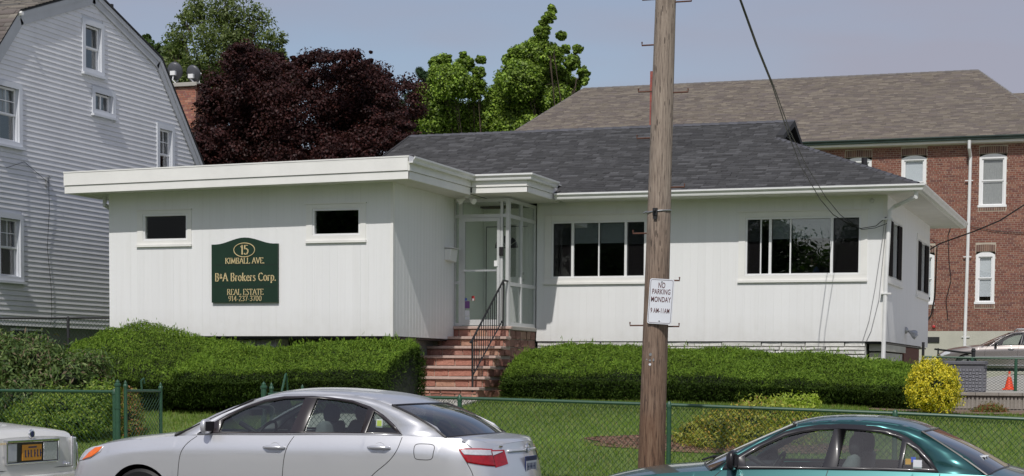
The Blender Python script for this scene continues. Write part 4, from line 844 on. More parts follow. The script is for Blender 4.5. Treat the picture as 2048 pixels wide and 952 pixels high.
while z < 9.66:
    hw = gprof(z + 0.05) - 0.03
    if hw > 0.1:
        b = MB(); hs = [(o[0] + 0.01, o[1] - 0.01) for o, _, _ in gw if o[2] < z + 0.09 and o[3] > z + 0.01]
        for c, d in sub(GC - hw, GC + hw, hs):
            # leave the reveals: lap profile, thick at the bottom
            b = MB(); b.hexa([FXg(c, z, 0.022), FXg(d, z, 0.022), FXg(d, z, -0.003), FXg(c, z, -0.003), FXg(c, z + 0.101, 0.004), FXg(d, z + 0.101, 0.004), FXg(d, z + 0.101, -0.003), FXg(c, z + 0.101, -0.003)]); b.build('clapboard', M['clap'], gh)
    z += 0.1015
def sash_window(fr, o, lites, parent, m=None, trim=None, proud=0.045, reveal=0.10, slider=False, curt=False, name='window'):
    m = m or M['vinyl']; trim = trim or M['claptrim']; a, b, c, d = o; t = 0.115
    k = MB(); k.fb(fr, a, a + t, c, d, -0.0, proud); k.fb(fr, b - t, b, c, d, -0.0, proud); k.fb(fr, a + t, b - t, d - t, d, -0.0, proud); k.fb(fr, a - 0.03, b + 0.03, c - 0.05, c - 0.001, 0.0, proud + 0.05); k.fb(fr, a + t, b - t, c, c + 0.09, 0.0, proud)
    for (p, q) in ((a + t, a + t + 0.02), (b - t - 0.02, b - t)): k.fb(fr, p, q, c + 0.09, d - t, -reveal, -0.001)
    wnd = k.build(name, trim, parent)
    A, B, Cc, D = a + t + 0.022, b - t - 0.022, c + 0.095, d - t - 0.003; s = 0.04; mid = 0.5 * (Cc + D)
    k = MB()
    if slider:
        um = 0.5 * (A + B)
        for (p, q) in ((A, um + 0.015), (um - 0.015, B)):
            k.fb(fr, p, p + s, Cc, D, -reveal + .01, -reveal + .045); k.fb(fr, q - s, q, Cc, D, -reveal + .011, -reveal + .046); k.fb(fr, p + s, q - s, Cc, Cc + s, -reveal + .01, -reveal + .044); k.fb(fr, p + s, q - s, D - s, D, -reveal + .01, -reveal + .044)
    else:
        for (lo, hi, dd) in ((Cc, mid + 0.015, 0.0), (mid - 0.015, D, 0.035)):
            k.fb(fr, A, A + s, lo, hi, -reveal + dd, -reveal + .034 + dd); k.fb(fr, B - s, B, lo, hi, -reveal + dd, -reveal + .034 + dd)
            k.fb(fr, A + s, B - s, lo, lo + s, -reveal + dd, -reveal + .032 + dd); k.fb(fr, A + s, B - s, hi - s, hi, -reveal + dd, -reveal + .032 + dd)
        if lites:
            for j in range(1, 3 if lites == 3 else 2): u = A + s + (B - A - 2 * s) * j / (3 if lites == 3 else 2); k.fb(fr, u - .008, u + .008, mid + .02, D - s, -reveal + .045, -reveal + .062)
            k.fb(fr, A + s, B - s, 0.5 * (mid + D) - .008, 0.5 * (mid + D) + .008, -reveal + .044, -reveal + .060)
    k.build('frame', m, wnd)
    k = MB(); k.fb(fr, A + s, B - s, Cc + s, D - s, -reveal + .014, -reveal + .02); k.build('pane', M['opane'], wnd)
    if curt: k = MB(); k.fb(fr, A + 0.01, B - 0.01, mid if curt == 1 else Cc + 0.02, D, -reveal - .09, -reveal - .08); k.build('curtain', M['curtain'], wnd)
    return wnd
for o, l, cu in gw: sash_window(FXg, o, l if o is not gw[0][0] else 0, gh, slider=(l == 0), curt=cu)
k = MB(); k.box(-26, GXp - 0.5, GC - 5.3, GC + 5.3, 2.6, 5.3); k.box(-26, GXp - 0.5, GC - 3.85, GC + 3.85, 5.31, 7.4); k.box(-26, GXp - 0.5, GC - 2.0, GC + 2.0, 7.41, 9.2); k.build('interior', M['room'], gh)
# rake boards + roof, front slope shingles
def pr(y, z): return Vector((0, y, z))
prof = [(28.65, 5.38), (31.67, 8.78), (34.45, 9.74), (37.23, 8.78), (40.25, 5.38)]
k = MB()
for (a, b) in zip(prof[:-1], prof[1:]):
    a, b = Vector(a), Vector(b); t = (b - a).normalized(); nrm = Vector((-t.y, t.x)); w_ = 0.20
    A = [a - nrm * w_, b - nrm * w_, b + nrm * 0.06, a + nrm * 0.06]
    k.hexa([(GXp + 0.024, q.x, q.y) for q in A] + [(GXp + 0.05, q.x, q.y) for q in A])
    A = [a - nrm * 0.05, b - nrm * 0.05, b + nrm * 0.05, a + nrm * 0.05]
    k.hexa([(GXp + 0.051, q.x, q.y) for q in A] + [(GXp + 0.07, q.x, q.y) for q in A])
k.build('rake_board', M['greytrim'], gh)
brown = [(0.15, 0.135, 0.12), (0.19, 0.17, 0.145), (0.11, 0.10, 0.092), (0.23, 0.205, 0.175), (0.14, 0.118, 0.108)]
k = MB()
for i, (a, b) in enumerate(zip(prof[:-1], prof[1:])):
    a, b = Vector(a), Vector(b); t = (b - a).normalized(); nrm = Vector((-t.y, t.x)); A = [a - t * .05 + nrm * .062, b + nrm * .062, b + nrm * .10, a - t * .05 + nrm * .10]
    k.hexa([(-34, q.x, q.y) for q in A] + [(GXp + 0.085, q.x, q.y) for q in A])
rf2 = k.build('roof', M['roofbase'], gh)
for i, cl in ((0, brown), (1, brown)):
    a, b = Vector(prof[i]), Vector(prof[i + 1]); t = (b - a).normalized(); nrm = Vector((-t.y, t.x)); o_ = a + nrm * 0.104
    shingle_roof(rf2, (-34, o_.x, o_.y), (1, 0, 0), (0, t.x, t.y), 0.135, (b - a).length - 0.02, lambda v: (0, 34 + GXp + 0.115), cl, wmin=.2, wmax=.5)
k = MB(); k.tube([(-34, 31.62, 8.80), (GXp + 0.16, 31.62, 8.80)], 0.045, 6); k.build('flashing', M['trim'], rf2)
k = MB(); k.cyl((-22.29, 36.5, 8.9), (-22.29, 36.5, 9.97), 0.06, 8); k.build('vent_pipe', M['blackgloss'], rf2)
k = MB(); k.box(-34, GXp - 0.06, GC - 5.5, GC + 5.5, 0.8, 2.545); k.build('foundation', M['darkconc'], gh)
k = MB(); k.fb(FXg, 31.4, 32.5, 2.18, 2.50, -0.055, -0.03); bw = k.build('basement_window', M['vinyl'], gh)
for (a, b) in ((31.45, 31.92), (31.98, 32.45)):
    k = MB(); k.fb(FXg, a, b, 2.22, 2.46, -0.029, -0.024); k.build('pane', M['blackgloss'], bw)
k = MB(); k.tube([at(0, 336, 31.0) + Vector((0.15, 0, 0)), at(40, 324, 31.8) + Vector((.1, 0, 0)), (GXp + .07, 32.62, 5.53)], 0.006, 4)
k.tube([(GXp + .07, 32.62, 5.60), (GXp + .06, 32.66, 5.0), (GXp + .04, 32.6, 4.2), (GXp + .045, 32.72, 3.4), (GXp + .04, 32.75, 2.85), (GXp + .04, 32.7, 2.6)], 0.006, 4)
tag(k.build('cable', M['wire'], None), 'thin dark cable running down the grey clapboard wall at left', 'cable')
k = thing('wall_bracket', 'small cable bracket on the grey clapboard gable wall', 'bracket', (GXp, 32.6, 5.5))
b = MB(); b.box(GXp + .02, GXp + .07, 32.58, 32.66, 5.45, 5.66); b.build('plate', M['galv'], k); b = MB(); b.tube([(GXp + .05, 32.62, 5.62), (GXp + .12, 32.62, 5.62), (GXp + .12, 32.55, 5.66)], .008, 4); b.build('hook', M['galv'], k)

# ================================================================== house with the chimney and dishes behind
ch = thing('neighbour_house', 'low house almost hidden behind the purple tree with a brick chimney', 'house', (-29, 50, 1.6))
k = MB(); k.box(-38, -26.0, 47.5, 56, 1.5, 7.0); k.build('wall', M['claptrim'], ch)
k = MB(); k.prism([(46.8, 6.9), (57, 6.9), (51.7, 9.2)], lambda y, z: (-38.4, y, z), lambda y, z: (-25.7, y, z)); k.build('roof', M['roofbase'], ch)
k = MB(); k.box(-38.4, -25.6, 46.6, 46.8, 6.75, 6.93); k.box(-25.62, -25.5, 46.6, 47.6, 6.75, 7.4); k.build('gutter', M['gutter'], ch)
def bricks(parent, fr, u0, u1, v0, v1, holes=(), bl=0.203, bh=0.0677, cols=None, th=0.006, off=0.0, name='bricks', roll=None):
    """real bricks, mortar joints left open; every fifth course of headers"""
    cols = cols or [(0.20, 0.080, 0.056), (0.185, 0.072, 0.052), (0.225, 0.092, 0.062), (0.155, 0.062, 0.050), (0.205, 0.086, 0.062), (0.235, 0.11, 0.075)]
    mb = MB(); v = v0; r = 0
    while v < v1 - 0.02:
        hd = (r % 6 == 5); L_ = bl * (0.5 if hd else 1.0); u = u0 - (L_ * 0.5 if r % 2 else 0)
        while u < u1:
            a, b = max(u, u0) + 0.005, min(u + L_, u1) - 0.005; u += L_
            if b - a < 0.03: continue
            c, d = v + 0.005, min(v + bh, v1) - 0.005
            if any(a < h[1] and b > h[0] and c < h[3] and d > h[2] for h in holes): 
                sp_ = [s_ for s_ in sub(a, b, [(h[0], h[1]) for h in holes if c < h[3] and d > h[2]]) if s_[1] - s_[0] > .03]
            else: sp_ = [(a, b)]
            for (a2, b2) in sp_:
                cc = random.choice(cols); f = random.uniform(.86, 1.14); cc = tuple(x * f for x in cc); dd = off + th + jit(0.0018)
                P = [fr(a2, c, dd), fr(b2, c, dd), fr(b2, d, dd), fr(a2, d, dd), fr(a2, c, off), fr(b2, c, off), fr(b2, d, off), fr(a2, d, off)]
                mb.add(P, [(0, 1, 2, 3), (0, 4, 5, 1), (1, 5, 6, 2), (2, 6, 7, 3), (3, 7, 4, 0)], cc)
        v += bh; r += 1
    return kind(mb.build(name, M['brick'], parent, tint=True, recalc=False), 'stuff')
k = MB(); k.box(-27.18, -26.42, 47.9, 48.6, 7.0, 10.02); cm = k.build('chimney', M['mortar'], ch)
light = [(0.40, 0.17, 0.11), (0.33, 0.13, 0.09), (0.27, 0.11, 0.09), (0.45, 0.22, 0.15)]
bricks(cm, FY(47.9), -27.18, -26.42, 7.0, 10.02, cols=light, th=.008); bricks(cm, FX(-26.42), 47.9, 48.6, 7.0, 10.02, cols=light, th=.008)
k = MB(); k.box(-27.26, -26.34, 47.8, 48.7, 10.025, 10.14); k.build('chimney_cap', M['concrete'], cm, bevel=.01)
def dish(px, py, tilt, lab):
    c = at(px, py, 48.0); t = thing('satellite_dish', lab, 'satellite dish', (c.x, c.y, 10.14))
    q = MB(); ax = Vector((-0.15 + tilt, 0.9, 0.34)).normalized(); e1 = ax.cross(Vector((0, 0, 1))).normalized(); e2 = e1.cross(ax)
    V = [c]; Fc = []
    for i in range(1, 5):
        for j in range(20):
            a = 2 * math.pi * j / 20; r = .068 * i; V.append(c + e1 * math.cos(a) * r * .86 + e2 * math.sin(a) * r + ax * (r * r * 1.0))
    Fc += [(0, 1 + j, 1 + (j + 1) % 20) for j in range(20)]
    for i in range(3): Fc += [(1 + i * 20 + j, 21 + i * 20 + j, 21 + i * 20 + (j + 1) % 20, 1 + i * 20 + (j + 1) % 20) for j in range(20)]
    q.add(V, Fc); o = q.build('reflector', M['dish'], t, smooth='all', recalc=False); sm = o.modifiers.new('s', 'SOLIDIFY'); sm.thickness = .012
    q = MB(); q.tube([c - ax * .02, c - ax * .07, Vector((c.x - .02, c.y - .08, 10.25)), (c.x + .06, c.y, 10.14)], .022, 6); q.tube([c - e2 * .30 + ax * .08, c - e2 * .34 + ax * .30, c - e2 * .1 + ax * .42], .012, 5); q.build('arm', M['vinyl'], t)
    q = MB(); q.tube([c - e2 * .12 + ax * .37, c - e2 * .08 + ax * .50], .035, 8); q.build('receiver', M['vinyl'], t)
    q = MB(); q.box(c.x - .08, c.x + .08, c.y - .13, c.y - .04, c.z - .12, c.z + .0); q.build('bracket', M['vinyl'], t)
dish(349, 143, -0.1, 'left grey satellite dish on the brick chimney cap'); dish(385, 149, 0.15, 'right grey satellite dish on the brick chimney cap beside the purple tree')

# ================================================================== brick apartment building, right background
bb = thing('brick_building', 'red brick building with brown shingle roof and arched white windows', 'building', (-8, 66, 1.8))
BY = 62.0; bf = FY(BY)
up = [(-5.115, -4.245, 7.24, 8.99), (-7.65, -6.83, 7.24, 9.01), (-9.52, -8.64, 7.24, 9.0), (-12.2, -11.35, 7.24, 9.0)]
lo = [(-5.16, -4.545, 4.06, 5.78), (-7.35, -6.50, 4.05, 5.78), (-2.9, -2.2, 4.06, 5.78)]
wins = up + lo
k = MB(); wall(k, bf, -30, -2.42, 3.17, 9.36, wins, -0.3, 0.0); k.box(-2.72, -2.42, BY + .3, 78, 3.17, 9.36); k.box(-30, -2.72, 77.7, 78, 3.17, 9.36); k.build('wall', M['mortar'], bb)
k = MB(); k.box(-30, -2.4, BY - 0.06, BY + 0.3, 1.4, 3.165); k.box(-2.7, -2.4, BY + .3, 78, 1.4, 3.165); k.build('foundation', M['stucco'], bb)
arch = lambda w: [(w[0] - .02, w[1] + .02, w[3] - 0.0, w[3] + 0.26), (w[0] - .02, w[1] + .02, w[2] - 0.12, w[2])]
bh = [(w[0] - .005, w[1] + .005, w[2], w[3]) for w in wins] + [h for w in wins for h in arch(w)]
bricks(bb, bf, -13.5, -2.42, 3.17, 9.30, bh)
bricks(bb, FX(-2.42), BY, 70, 3.17, 9.3)
for w in wins:
    mb = MB(); cols = [(0.17, 0.10, 0.075), (0.14, 0.075, 0.06), (0.21, 0.12, 0.085)]
    n = int((w[1] - w[0]) / .068)
    for i in range(n):
        u = w[0] + (i + .5) * (w[1] - w[0]) / n; a = (i + .5) / n * 2 - 1
        for (v0, v1) in (((w[3] + .005 + 0.06 * (1 - a * a) - .06), None), (w[2] - .115, w[2] - .005)):
            if v1 is None: v0 = w[3] - 0.0 + 0.02 * (1 - a * a); v1 = v0 + .22
            mb.fb(bf, u - .029, u + .029, v0, v1, 0, .012, random.choice(cols))
    kind(mb.build('arch_bricks', M['brick'], bb, tint=True), 'stuff')
def arched(w, parent, blind=True):
    a, b, c, d = w; fr = bf; t = .085
    q = MB(); q.fb(fr, a, a + t, c + .07, d - .16, -.12, -.02); q.fb(fr, b - t, b, c + .07, d - .16, -.12, -.02); q.fb(fr, a - .03, b + .03, c, c + .07, -.12, .02)
    n = 10; um = .5 * (a + b); hw = .5 * (b - a)
    poly = [(a, d - .16)] + [(um + hw * x, d - .10 + .10 * (1 - x * x)) for x in np.linspace(-1, 1, n)] + [(b, d - .16)]
    q.prism(poly, lambda x, z: (x, BY + .02, z), lambda x, z: (x, BY + .12, z)); wnd = q.build('window', M['vinyl'], parent)
    A, B, Cc, D = a + t, b - t, c + .07, d - .16; mid = Cc + (D - Cc) * .52; s = .04
    q = MB()
    for (l, h, dd) in ((Cc, mid, 0), (mid, D, .03)):
        q.fb(fr, A, A + s, l, h, -.12 + dd, -.09 + dd); q.fb(fr, B - s, B, l, h, -.12 + dd, -.09 + dd); q.fb(fr, A + s, B - s, l, l + s, -.12 + dd, -.092 + dd); q.fb(fr, A + s, B - s, h - s, h, -.12 + dd, -.092 + dd)
    q.build('frame', M['vinyl'], wnd)
    q = MB(); q.fb(fr, A + s, B - s, Cc + s, D - s, -.115, -.112); q.build('pane', M['opane'], wnd)
    q = MB(); q.fb(fr, A, B, (Cc + (D - Cc) * .12) if blind is True else Cc, D, -.135, -.13); q.build('blind', M['vinyl'] if blind is True else M['curtain'], wnd)
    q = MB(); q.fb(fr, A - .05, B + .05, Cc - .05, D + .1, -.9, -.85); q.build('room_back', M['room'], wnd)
for i, w in enumerate(wins): arched(w, bb, True if i != 0 else 2)
# roof of the brick building
ry, rz, ez = 70.0, 13.02, 9.52
R0, R1, E0, E1 = -21.2, -5.9, -22.6, -2.35
k = MB(); k.add([(E0, BY - .35, ez), (E1, BY - .35, ez), (R1, ry, rz), (R0, ry, rz), (E0, 78.35, ez), (E1, 78.35, ez)], [(0, 1, 2, 3), (1, 5, 2), (5, 4, 3, 2), (4, 0, 3)]); rb = k.build('roof', M['roofbase'], bb, recalc=False)
sl2 = Vector((0, ry - BY + .35, rz - ez)); s2 = sl2.length
tan = [(0.16, 0.137, 0.115), (0.15, 0.126, 0.108), (0.13, 0.11, 0.098), (0.20, 0.172, 0.14), (0.14, 0.118, 0.108), (0.17, 0.145, 0.118)]
shingle_roof(rb, (E0, BY - .35, ez + .01), (1, 0, 0), sl2, .14, s2 - .01, lambda v: ((R0 - E0) * v / s2, (E1 - E0) - (E1 - R1) * v / s2), tan, wmin=.15, wmax=.42, th=.012)
capline((R0, ry, rz), (R1, ry, rz), rb, [(0.16, 0.145, 0.13)], step=.3, w=.16); capline((E1, BY - .35, ez), (R1, ry, rz), rb, [(0.17, 0.155, 0.135)], step=.3, w=.2); capline((E0, BY - .35, ez), (R0, ry, rz), rb, [(0.16, 0.145, 0.13)], step=.3, w=.16)
k = MB(); k.box(E0, E1, BY - .32, BY - .0, 9.33, 9.43); k.box(E0, E1, BY - .36, BY - .325, 9.33, 9.50); k.build('soffit', M['trim'], bb)
gutter([(E0, BY - .365, 9.40), (E1, BY - .365, 9.40)], parent=bb, m=M['copper'], s=1.15)
k = MB(); k.tube([(-5.42, BY - .42, 9.40), (-5.42, BY - .40, 9.15), (-5.40, BY - .08, 8.9), (-5.42, BY - .08, 6.0), (-5.46, BY - .08, 2.4), (-5.4, BY - .2, 1.9)], .055, 8); dsp = k.build('downspout', M['gutter'], bb, smooth=True)
for z in (8.1, 5.6, 2.95): k = MB(); k.box(-5.56, -5.30, BY - .10, BY - .06, z, z + .03); k.build('strap', M['gutter'], dsp)
k = MB(); k.fb(FY(BY - .06), -6.67, -6.28, 2.78, 2.97, .001, .03); k.build('crawl_vent', M['black'], bb)
k = MB(); q = at(1868, 653, BY); k.lathe([(.05, 0), (.05, -.05), (.02, -.06)], (q.x, BY - .01, q.z), 8, axis='y'); k.build('alarm_bell', M['red'], bb)
k = MB(); 
for pts in ([(1980, 445), (1980, 480), (1976, 480), (1976, 505)],): pass
k = MB(); k.box(-12.02, -11.9, 64.2, 65.0, 10.2, 14.1); 
cr_ = MB(); q0 = at(1300, 262, 64.0); q1 = at(1309, 142, 64.0)
cr_.box(q0.x - .02, q0.x + .5, 64.0, 64.5, q0.z - .6, q1.z); cc = cr_.build('chimney', M['mortar'], bb)
bricks(cc, FY(64.0), q0.x - .02, q0.x + .5, q0.z - .6, q1.z, cols=[(0.34, 0.09, 0.07), (0.28, 0.08, 0.07)], th=.02, bh=.09); bricks(cc, FX(q0.x + .5), 64.0, 64.5, q0.z - .6, q1.z, cols=[(0.34, 0.09, 0.07)], th=.012)
cr_ = MB(); q2 = at(1443, 250, 63.5); cr_.box(q2.x - .1, q2.x + .1, 63.4, 63.6, q2.z - .25, q2.z + .04); cr_.build('roof_vent', M['trim'], rb)
b2 = thing('rear_brick_wing', 'far right roof of a second brick building beyond the main ridge', 'building', (2, 84, 1.8))
k = MB(); k.box(-6, 12, 80, 95, 1.7, 12.0); k.build('wall', M['mortar'], b2)
k = MB(); k.add([(-8.5, 79.6, 12), (12.5, 79.6, 12), (9, 87.5, 14.72), (-6.3, 87.5, 14.72), (-8.5, 95.4, 12), (12.5, 95.4, 12)], [(0, 1, 2, 3), (1, 5, 2), (5, 4, 3, 2), (4, 0, 3)]); rr = k.build('roof', M['roofbase'], b2, recalc=False)
sl3 = Vector((0, 7.9, 2.72)); shingle_roof(rr, (-8.5, 79.6, 12.01), (1, 0, 0), sl3, .14, sl3.length, lambda v: (2.2 * v / 8.36, 21 - 3.5 * v / 8.36), tan, wmin=.3, wmax=.7)
# cables over the brick wall
def cable(pts, r, lab, m='wire', ex=()):
    k = MB(); k.tube(pts, r, 5)
    for e in ex: k.tube(e[0], e[1], 5)
    return tag(k.build('cable', M[m], None, smooth=True), lab, 'cable')
Yb = BY - .05
A_ = lambda x, y, Y: at(x, y, Y)
cable([A_(2075, 390, 40), A_(2048, 410, 41), A_(2000, 441, 42), A_(1950, 462, 42.5), A_(1905, 478, 42.8), A_(1880, 487, 42.8), A_(1858, 500, 42.6)], .016, 'thick black cable running from the office back corner up to the right', ex=[([A_(1872, 487, 42.7), A_(1862, 478, 42.6), A_(1856, 487, 42.6), A_(1866, 496, 42.6)], .008)])
cable([A_(1874, 492, 60), A_(1872, 540, 61.5), A_(1870, 590, Yb), A_(1862, 630, Yb), A_(1848, 648, Yb)], .022, 'black cable hanging down the brick wall beside the office')
cable([A_(1892, 430, Yb), A_(1900, 420, Yb), A_(1908, 434, Yb), A_(1896, 470, Yb), A_(1898, 520, Yb), A_(1902, 560, Yb), A_(1892, 600, Yb), A_(1896, 640, Yb)], .012, 'looped thin grey cable on the brick wall left of the white downspout')
cable([A_(1905, 436, Yb), A_(1940, 452, Yb), A_(1990, 462, Yb), A_(2048, 466, Yb)], .01, 'thin dark wire crossing the brick wall below the upper window')

# ================================================================== front fence and gates
MESHD = 0.078
def chain(fr, u0, u1, z0f, z1f, parent, r=0.0030, name='chain_mesh', step=MESHD, knuckle=True, m='greenwire'):
    """woven diamond mesh; fr(u, v) -> 3d; z0f/z1f give bottom/top at u"""
    mb = MB(); H = 1.07; L_ = u1 - u0; n = int((L_ + 1.3) / step)
    for sgn in (1, -1):
        for i in range(-int(1.3 / step), n + 1):
            ua = u0 + i * step if sgn > 0 else u0 + i * step + 0.0
            a = (ua, 0.0) if sgn > 0 else (ua, 1.0)
            lo_t, hi_t = max(0.0, (u0 - ua) / 1.0), min(1.0, (u1 - ua) / 1.0)
            if hi_t - lo_t < .02: continue
            pts = []
            for t in (lo_t, hi_t):
                u = ua + t * 1.0; v = t if sgn > 0 else 1 - t
                zb, zt = z0f(u), z1f(u); pts.append(fr(u, zb + (zt - zb) * v, 0.003 * sgn))
            mb.tube(pts, r, 3, caps=False)
    if knuckle:
        u = u0
        while u < u1:
            zt = z1f(u); mb.tube([fr(u - .022, zt - .055, 0), fr(u, zt - .01, .004), fr(u + .022, zt - .055, 0)], .0055, 3, caps=False); u += step
    return mb.build(name, M[m], parent, recalc=False)
def finial_post(x, y, zb, zt, r, parent, name='post', m='greenpaint'):
    k = MB(); k.lathe([(r, 0), (r, zt - zb), (r * 1.25, zt - zb + .005), (r * 1.25, zt - zb + .03), (r * .75, zt - zb + .045), (r * .8, zt - zb + .06), (r * .15, zt - zb + .095)], (x, y, zb), 12)
    return k.build(name, M[m], parent, smooth=True)
fy = 22.0
ffr = lambda u, v, d: (u, fy - d, v)
def front_fence(x0, x1, posts, label, topo=1.085):
    t = thing('chain_link_fence', label, 'fence', (0.5 * (x0 + x1), fy, fence_z(0.5 * (x0 + x1))), group='green chain link fence runs along the front lawn')
    for p in posts:
        k = MB(); k.lathe([(.03, 0), (.03, topo - .02), (.036, topo - .015), (.036, topo + .03), (.012, topo + .065)], (p, fy, fence_z(p) - .02), 10); k.build('post', M['greenpaint'], t, smooth=True)
    xs_ = [x0] + [p for p in posts if x0 < p < x1] + [x1]
    k = MB(); k.tube([(x, fy, fence_z(x) + topo) for x in xs_], .021, 8); k.build('top_rail', M['greenpaint'], t, smooth=True)
    for a, b in zip(xs_[:-1], xs_[1:]): chain(lambda u, v, d: (u, fy + .03 - d, v), a, b, lambda u: fence_z(u) + .02, lambda u: fence_z(u) + topo - .01, t)
    return t
fl = front_fence(-24.0, -13.42, [-23.5, -20.6, -17.9, -15.6, -13.42 + 0.0], 'left run of green chain link fence ending at the gate post')
frt = front_fence(-11.05, 8.0, [-8.30, -5.51, -2.73, 0.1, 2.9, 5.7], 'right run of green chain link fence in front of the lawn')
def gate(xh, sgn, label, tall):
    zb = fence_z(xh); t = thing('garden_gate', label, 'gate', (xh, fy, zb), group='open green gate leaves')
    finial_post(xh, fy, zb - .02, zb + 1.16, .038, t, 'hinge_post')
    for z in (.35, .85): k = MB(); k.lathe([(.046, 0), (.046, .03)], (xh, fy, zb + z), 12); k.build('hinge', M['greenpaint'], t)
    yh = fy + .10; ye = fy + 1.04; xg = xh + .075
    finial_post(xg, yh - .02, zb + .06, zb + 1.15, .026, t, 'stile'); finial_post(xg + .0, ye, zb + .14, zb + 1.12, .026, t, 'stile')
    for (z0_, z1_) in ((1.10, 1.09), (.12, .16)): k = MB(); k.tube([(xg, yh, zb + z0_), (xg, ye, zb + z1_)], .019, 8); k.build('rail', M['greenpaint'], t, smooth=True)
    chain(lambda u, v, d: (xg + d, u, v), yh, ye, lambda u: zb + .14, lambda u: zb + 1.09, t, knuckle=False)
    yl = fy + .52; k = MB()
    if tall: k.tube([(xg, yl - .13, zb + 1.12), (xg, yl - .02, zb + 1.34), (xg, yl, zb + 1.36), (xg, yl + .02, zb + 1.33), (xg, yl + .05, zb + 1.12)], .016, 6)
    else: k.tube([(xg, yl, zb + 1.10), (xg, yl - .02, zb + 1.24), (xg, yl + .05, zb + 1.27), (xg, yl + .07, zb + 1.2)], .014, 6)
    k.build('latch', M['greenpaint'], t, smooth=True)
gate(-13.37, 1, 'left open green gate leaf beside the shrubs', False); gate(-11.12, -1, 'right open green gate leaf seen above the silver car roof', True)

# ---- other fences
def plain_fence(pts, zoff, H, label, posts, m='greenpaint', group=None, zt=None, mesh=True):
    t = thing('boundary_fence', label, 'fence', (pts[0][0], pts[0][1], pts[0][2]), group=group)
    for p in posts:
        k = MB(); k.lathe([(.03, 0), (.03, H), (.02, H + .05)], (p[0], p[1], p[2]), 8); k.build('post', M[m], t, smooth=True)
    k = MB(); k.tube([(p[0], p[1], p[2] + H) for p in pts], .02, 6); k.build('top_rail', M[m], t, smooth=True)
    if mesh:
        for a, b in zip(pts[:-1], pts[1:]):
            a_, b_ = Vector(a), Vector(b); d = (b_ - a_); Lh = Vector((d.x, d.y)).length
            chain(lambda u, v, dd: tuple(a_ + d * (u / Lh) + Vector((0, 0, v + 0))), 0, Lh, lambda u: .03, lambda u: H, t, r=.0026, knuckle=False)
    return t
plain_fence([(-21.42, 30.4, 1.46), (-18.62, 30.4, 1.46)], 0, 1.2, 'dark chain link fence between the clapboard house and the office', [(-21.3, 30.4, 1.44), (-19.56, 30.4, 1.44)], m='iron')
g1 = plain_fence([(-3.83, 34.9, 1.36), (-2.95, 34.9, 1.34), (0.2, 34.9, 1.30)], 0, .66, 'green chain link fence behind the brick edged driveway at right', [(-2.93, 34.9, 1.3), (-2.14, 34.9, 1.28), (-1.0, 34.9, 1.28)])
k = MB(); k.tube([(-3.75, 36.2, 2.18), (-2.92, 35.0, 2.08)], .02, 6); k.tube([(-4.0, 36.4, 1.5), (-4.0, 36.4, 2.32)], .03, 6); k.tube([(-3.7, 36.3, 1.5), (-3.7, 36.3, 2.2)], .018, 6); k.build('side_rail', M['black'], g1)
k = MB(); k.lathe([(.035, 0), (.035, .78), (.045, .80), (.03, .85)], (-2.92, 35.0, 1.33), 8); k.build('corner_post', M['black'], g1)
k = MB(); k.box(-1.72, -1.64, 34.93, 35.0, 1.3, 2.08); k.box(-1.98, -1.7, 34.94, 34.98, 1.93, 1.98); k.box(-1.84, -1.7, 34.92, 35.0, 1.88, 2.04); k.build('gate_hinge_post', M['black'], g1)

# ---- retaining wall
rw = thing('retaining_wall', 'low ribbed concrete block wall along the driveway at right', 'wall', (-2, 33.2, 1.0))
k = MB(); k.box(-3.9, 6, 33.06, 33.34, 0.6, 1.31); k.build('core', M['ribbed'], rw)
xx = -3.9
while xx < 6:
    for (a, b) in ((0.62, 0.84), (0.85, 1.07), (1.08, 1.305)):
        k = MB(); k.box(xx, xx + .392, 33.045, 33.059, a, b)
        for j in range(6): k.box(xx + .012 + j * .064, xx + .05 + j * .064, 33.02 + jit(.004), 33.0445, a + .006, b - .006)
        k.build('block', M['ribbed'], rw)
    k = MB(); k.box(xx, xx + .394, 32.98, 33.38, 1.312, 1.372); k.build('cap_stone', M['ribbed'], rw, bevel=.006); xx += .4
k = MB(); k.box(-3.95, 6, 32.96, 33.044, .98, 1.035); k.build('footing', M['ribbed'], rw)

# ---- wicker storage bin
bn = thing('wicker_bin', 'dark grey basket weave storage bin behind the yellow bush', 'storage bin', (-3.0, 33.9, 1.37))
x0, x1, y0, y1, z0, z1 = -3.30, -2.62, 33.62, 34.22, 1.375, 1.93
k = MB(); k.box(x0, x1, y0, y1, z0, z1 - .07); k.build('body', M['wicker'], bn)
k = MB(); k.box(x0 - .03, x1 + .03, y0 - .03, y1 + .03, z1 - .068, z1); k.build('lid', M['wicker'], bn, bevel=.012)
q = MB(); st_ = .058
for i in range(int((x1 - x0) / st_)):
    for j in range(int((z1 - .1 - z0) / st_)):
        a, c = x0 + .02 + i * st_, z0 + .02 + j * st_
        if (i + j) % 2: q.box(a, a + st_ - .01, y0 - .014, y0, c + .012, c + st_ - .022)
        else: q.box(a + .012, a + st_ - .022, y0 - .014, y0, c, c + st_ - .01)
kind(q.build('weave', mat('wicker_strands', (.21, .21, .235), .5, var=.12, scale=20), bn), 'stuff')
q = MB()
for i in range(10):
    for j in range(8):
        a, c = y0 + .02 + i * st_, z0 + .02 + j * st_
        if (i + j) % 2: q.box(x1, x1 + .014, a, a + st_ - .01, c + .012, c + st_ - .022)
        else: q.box(x1, x1 + .014, a + .012, a + st_ - .022, c, c + st_ - .01)
kind(q.build('weave', bpy.data.materials['wicker_strands'], bn), 'stuff')
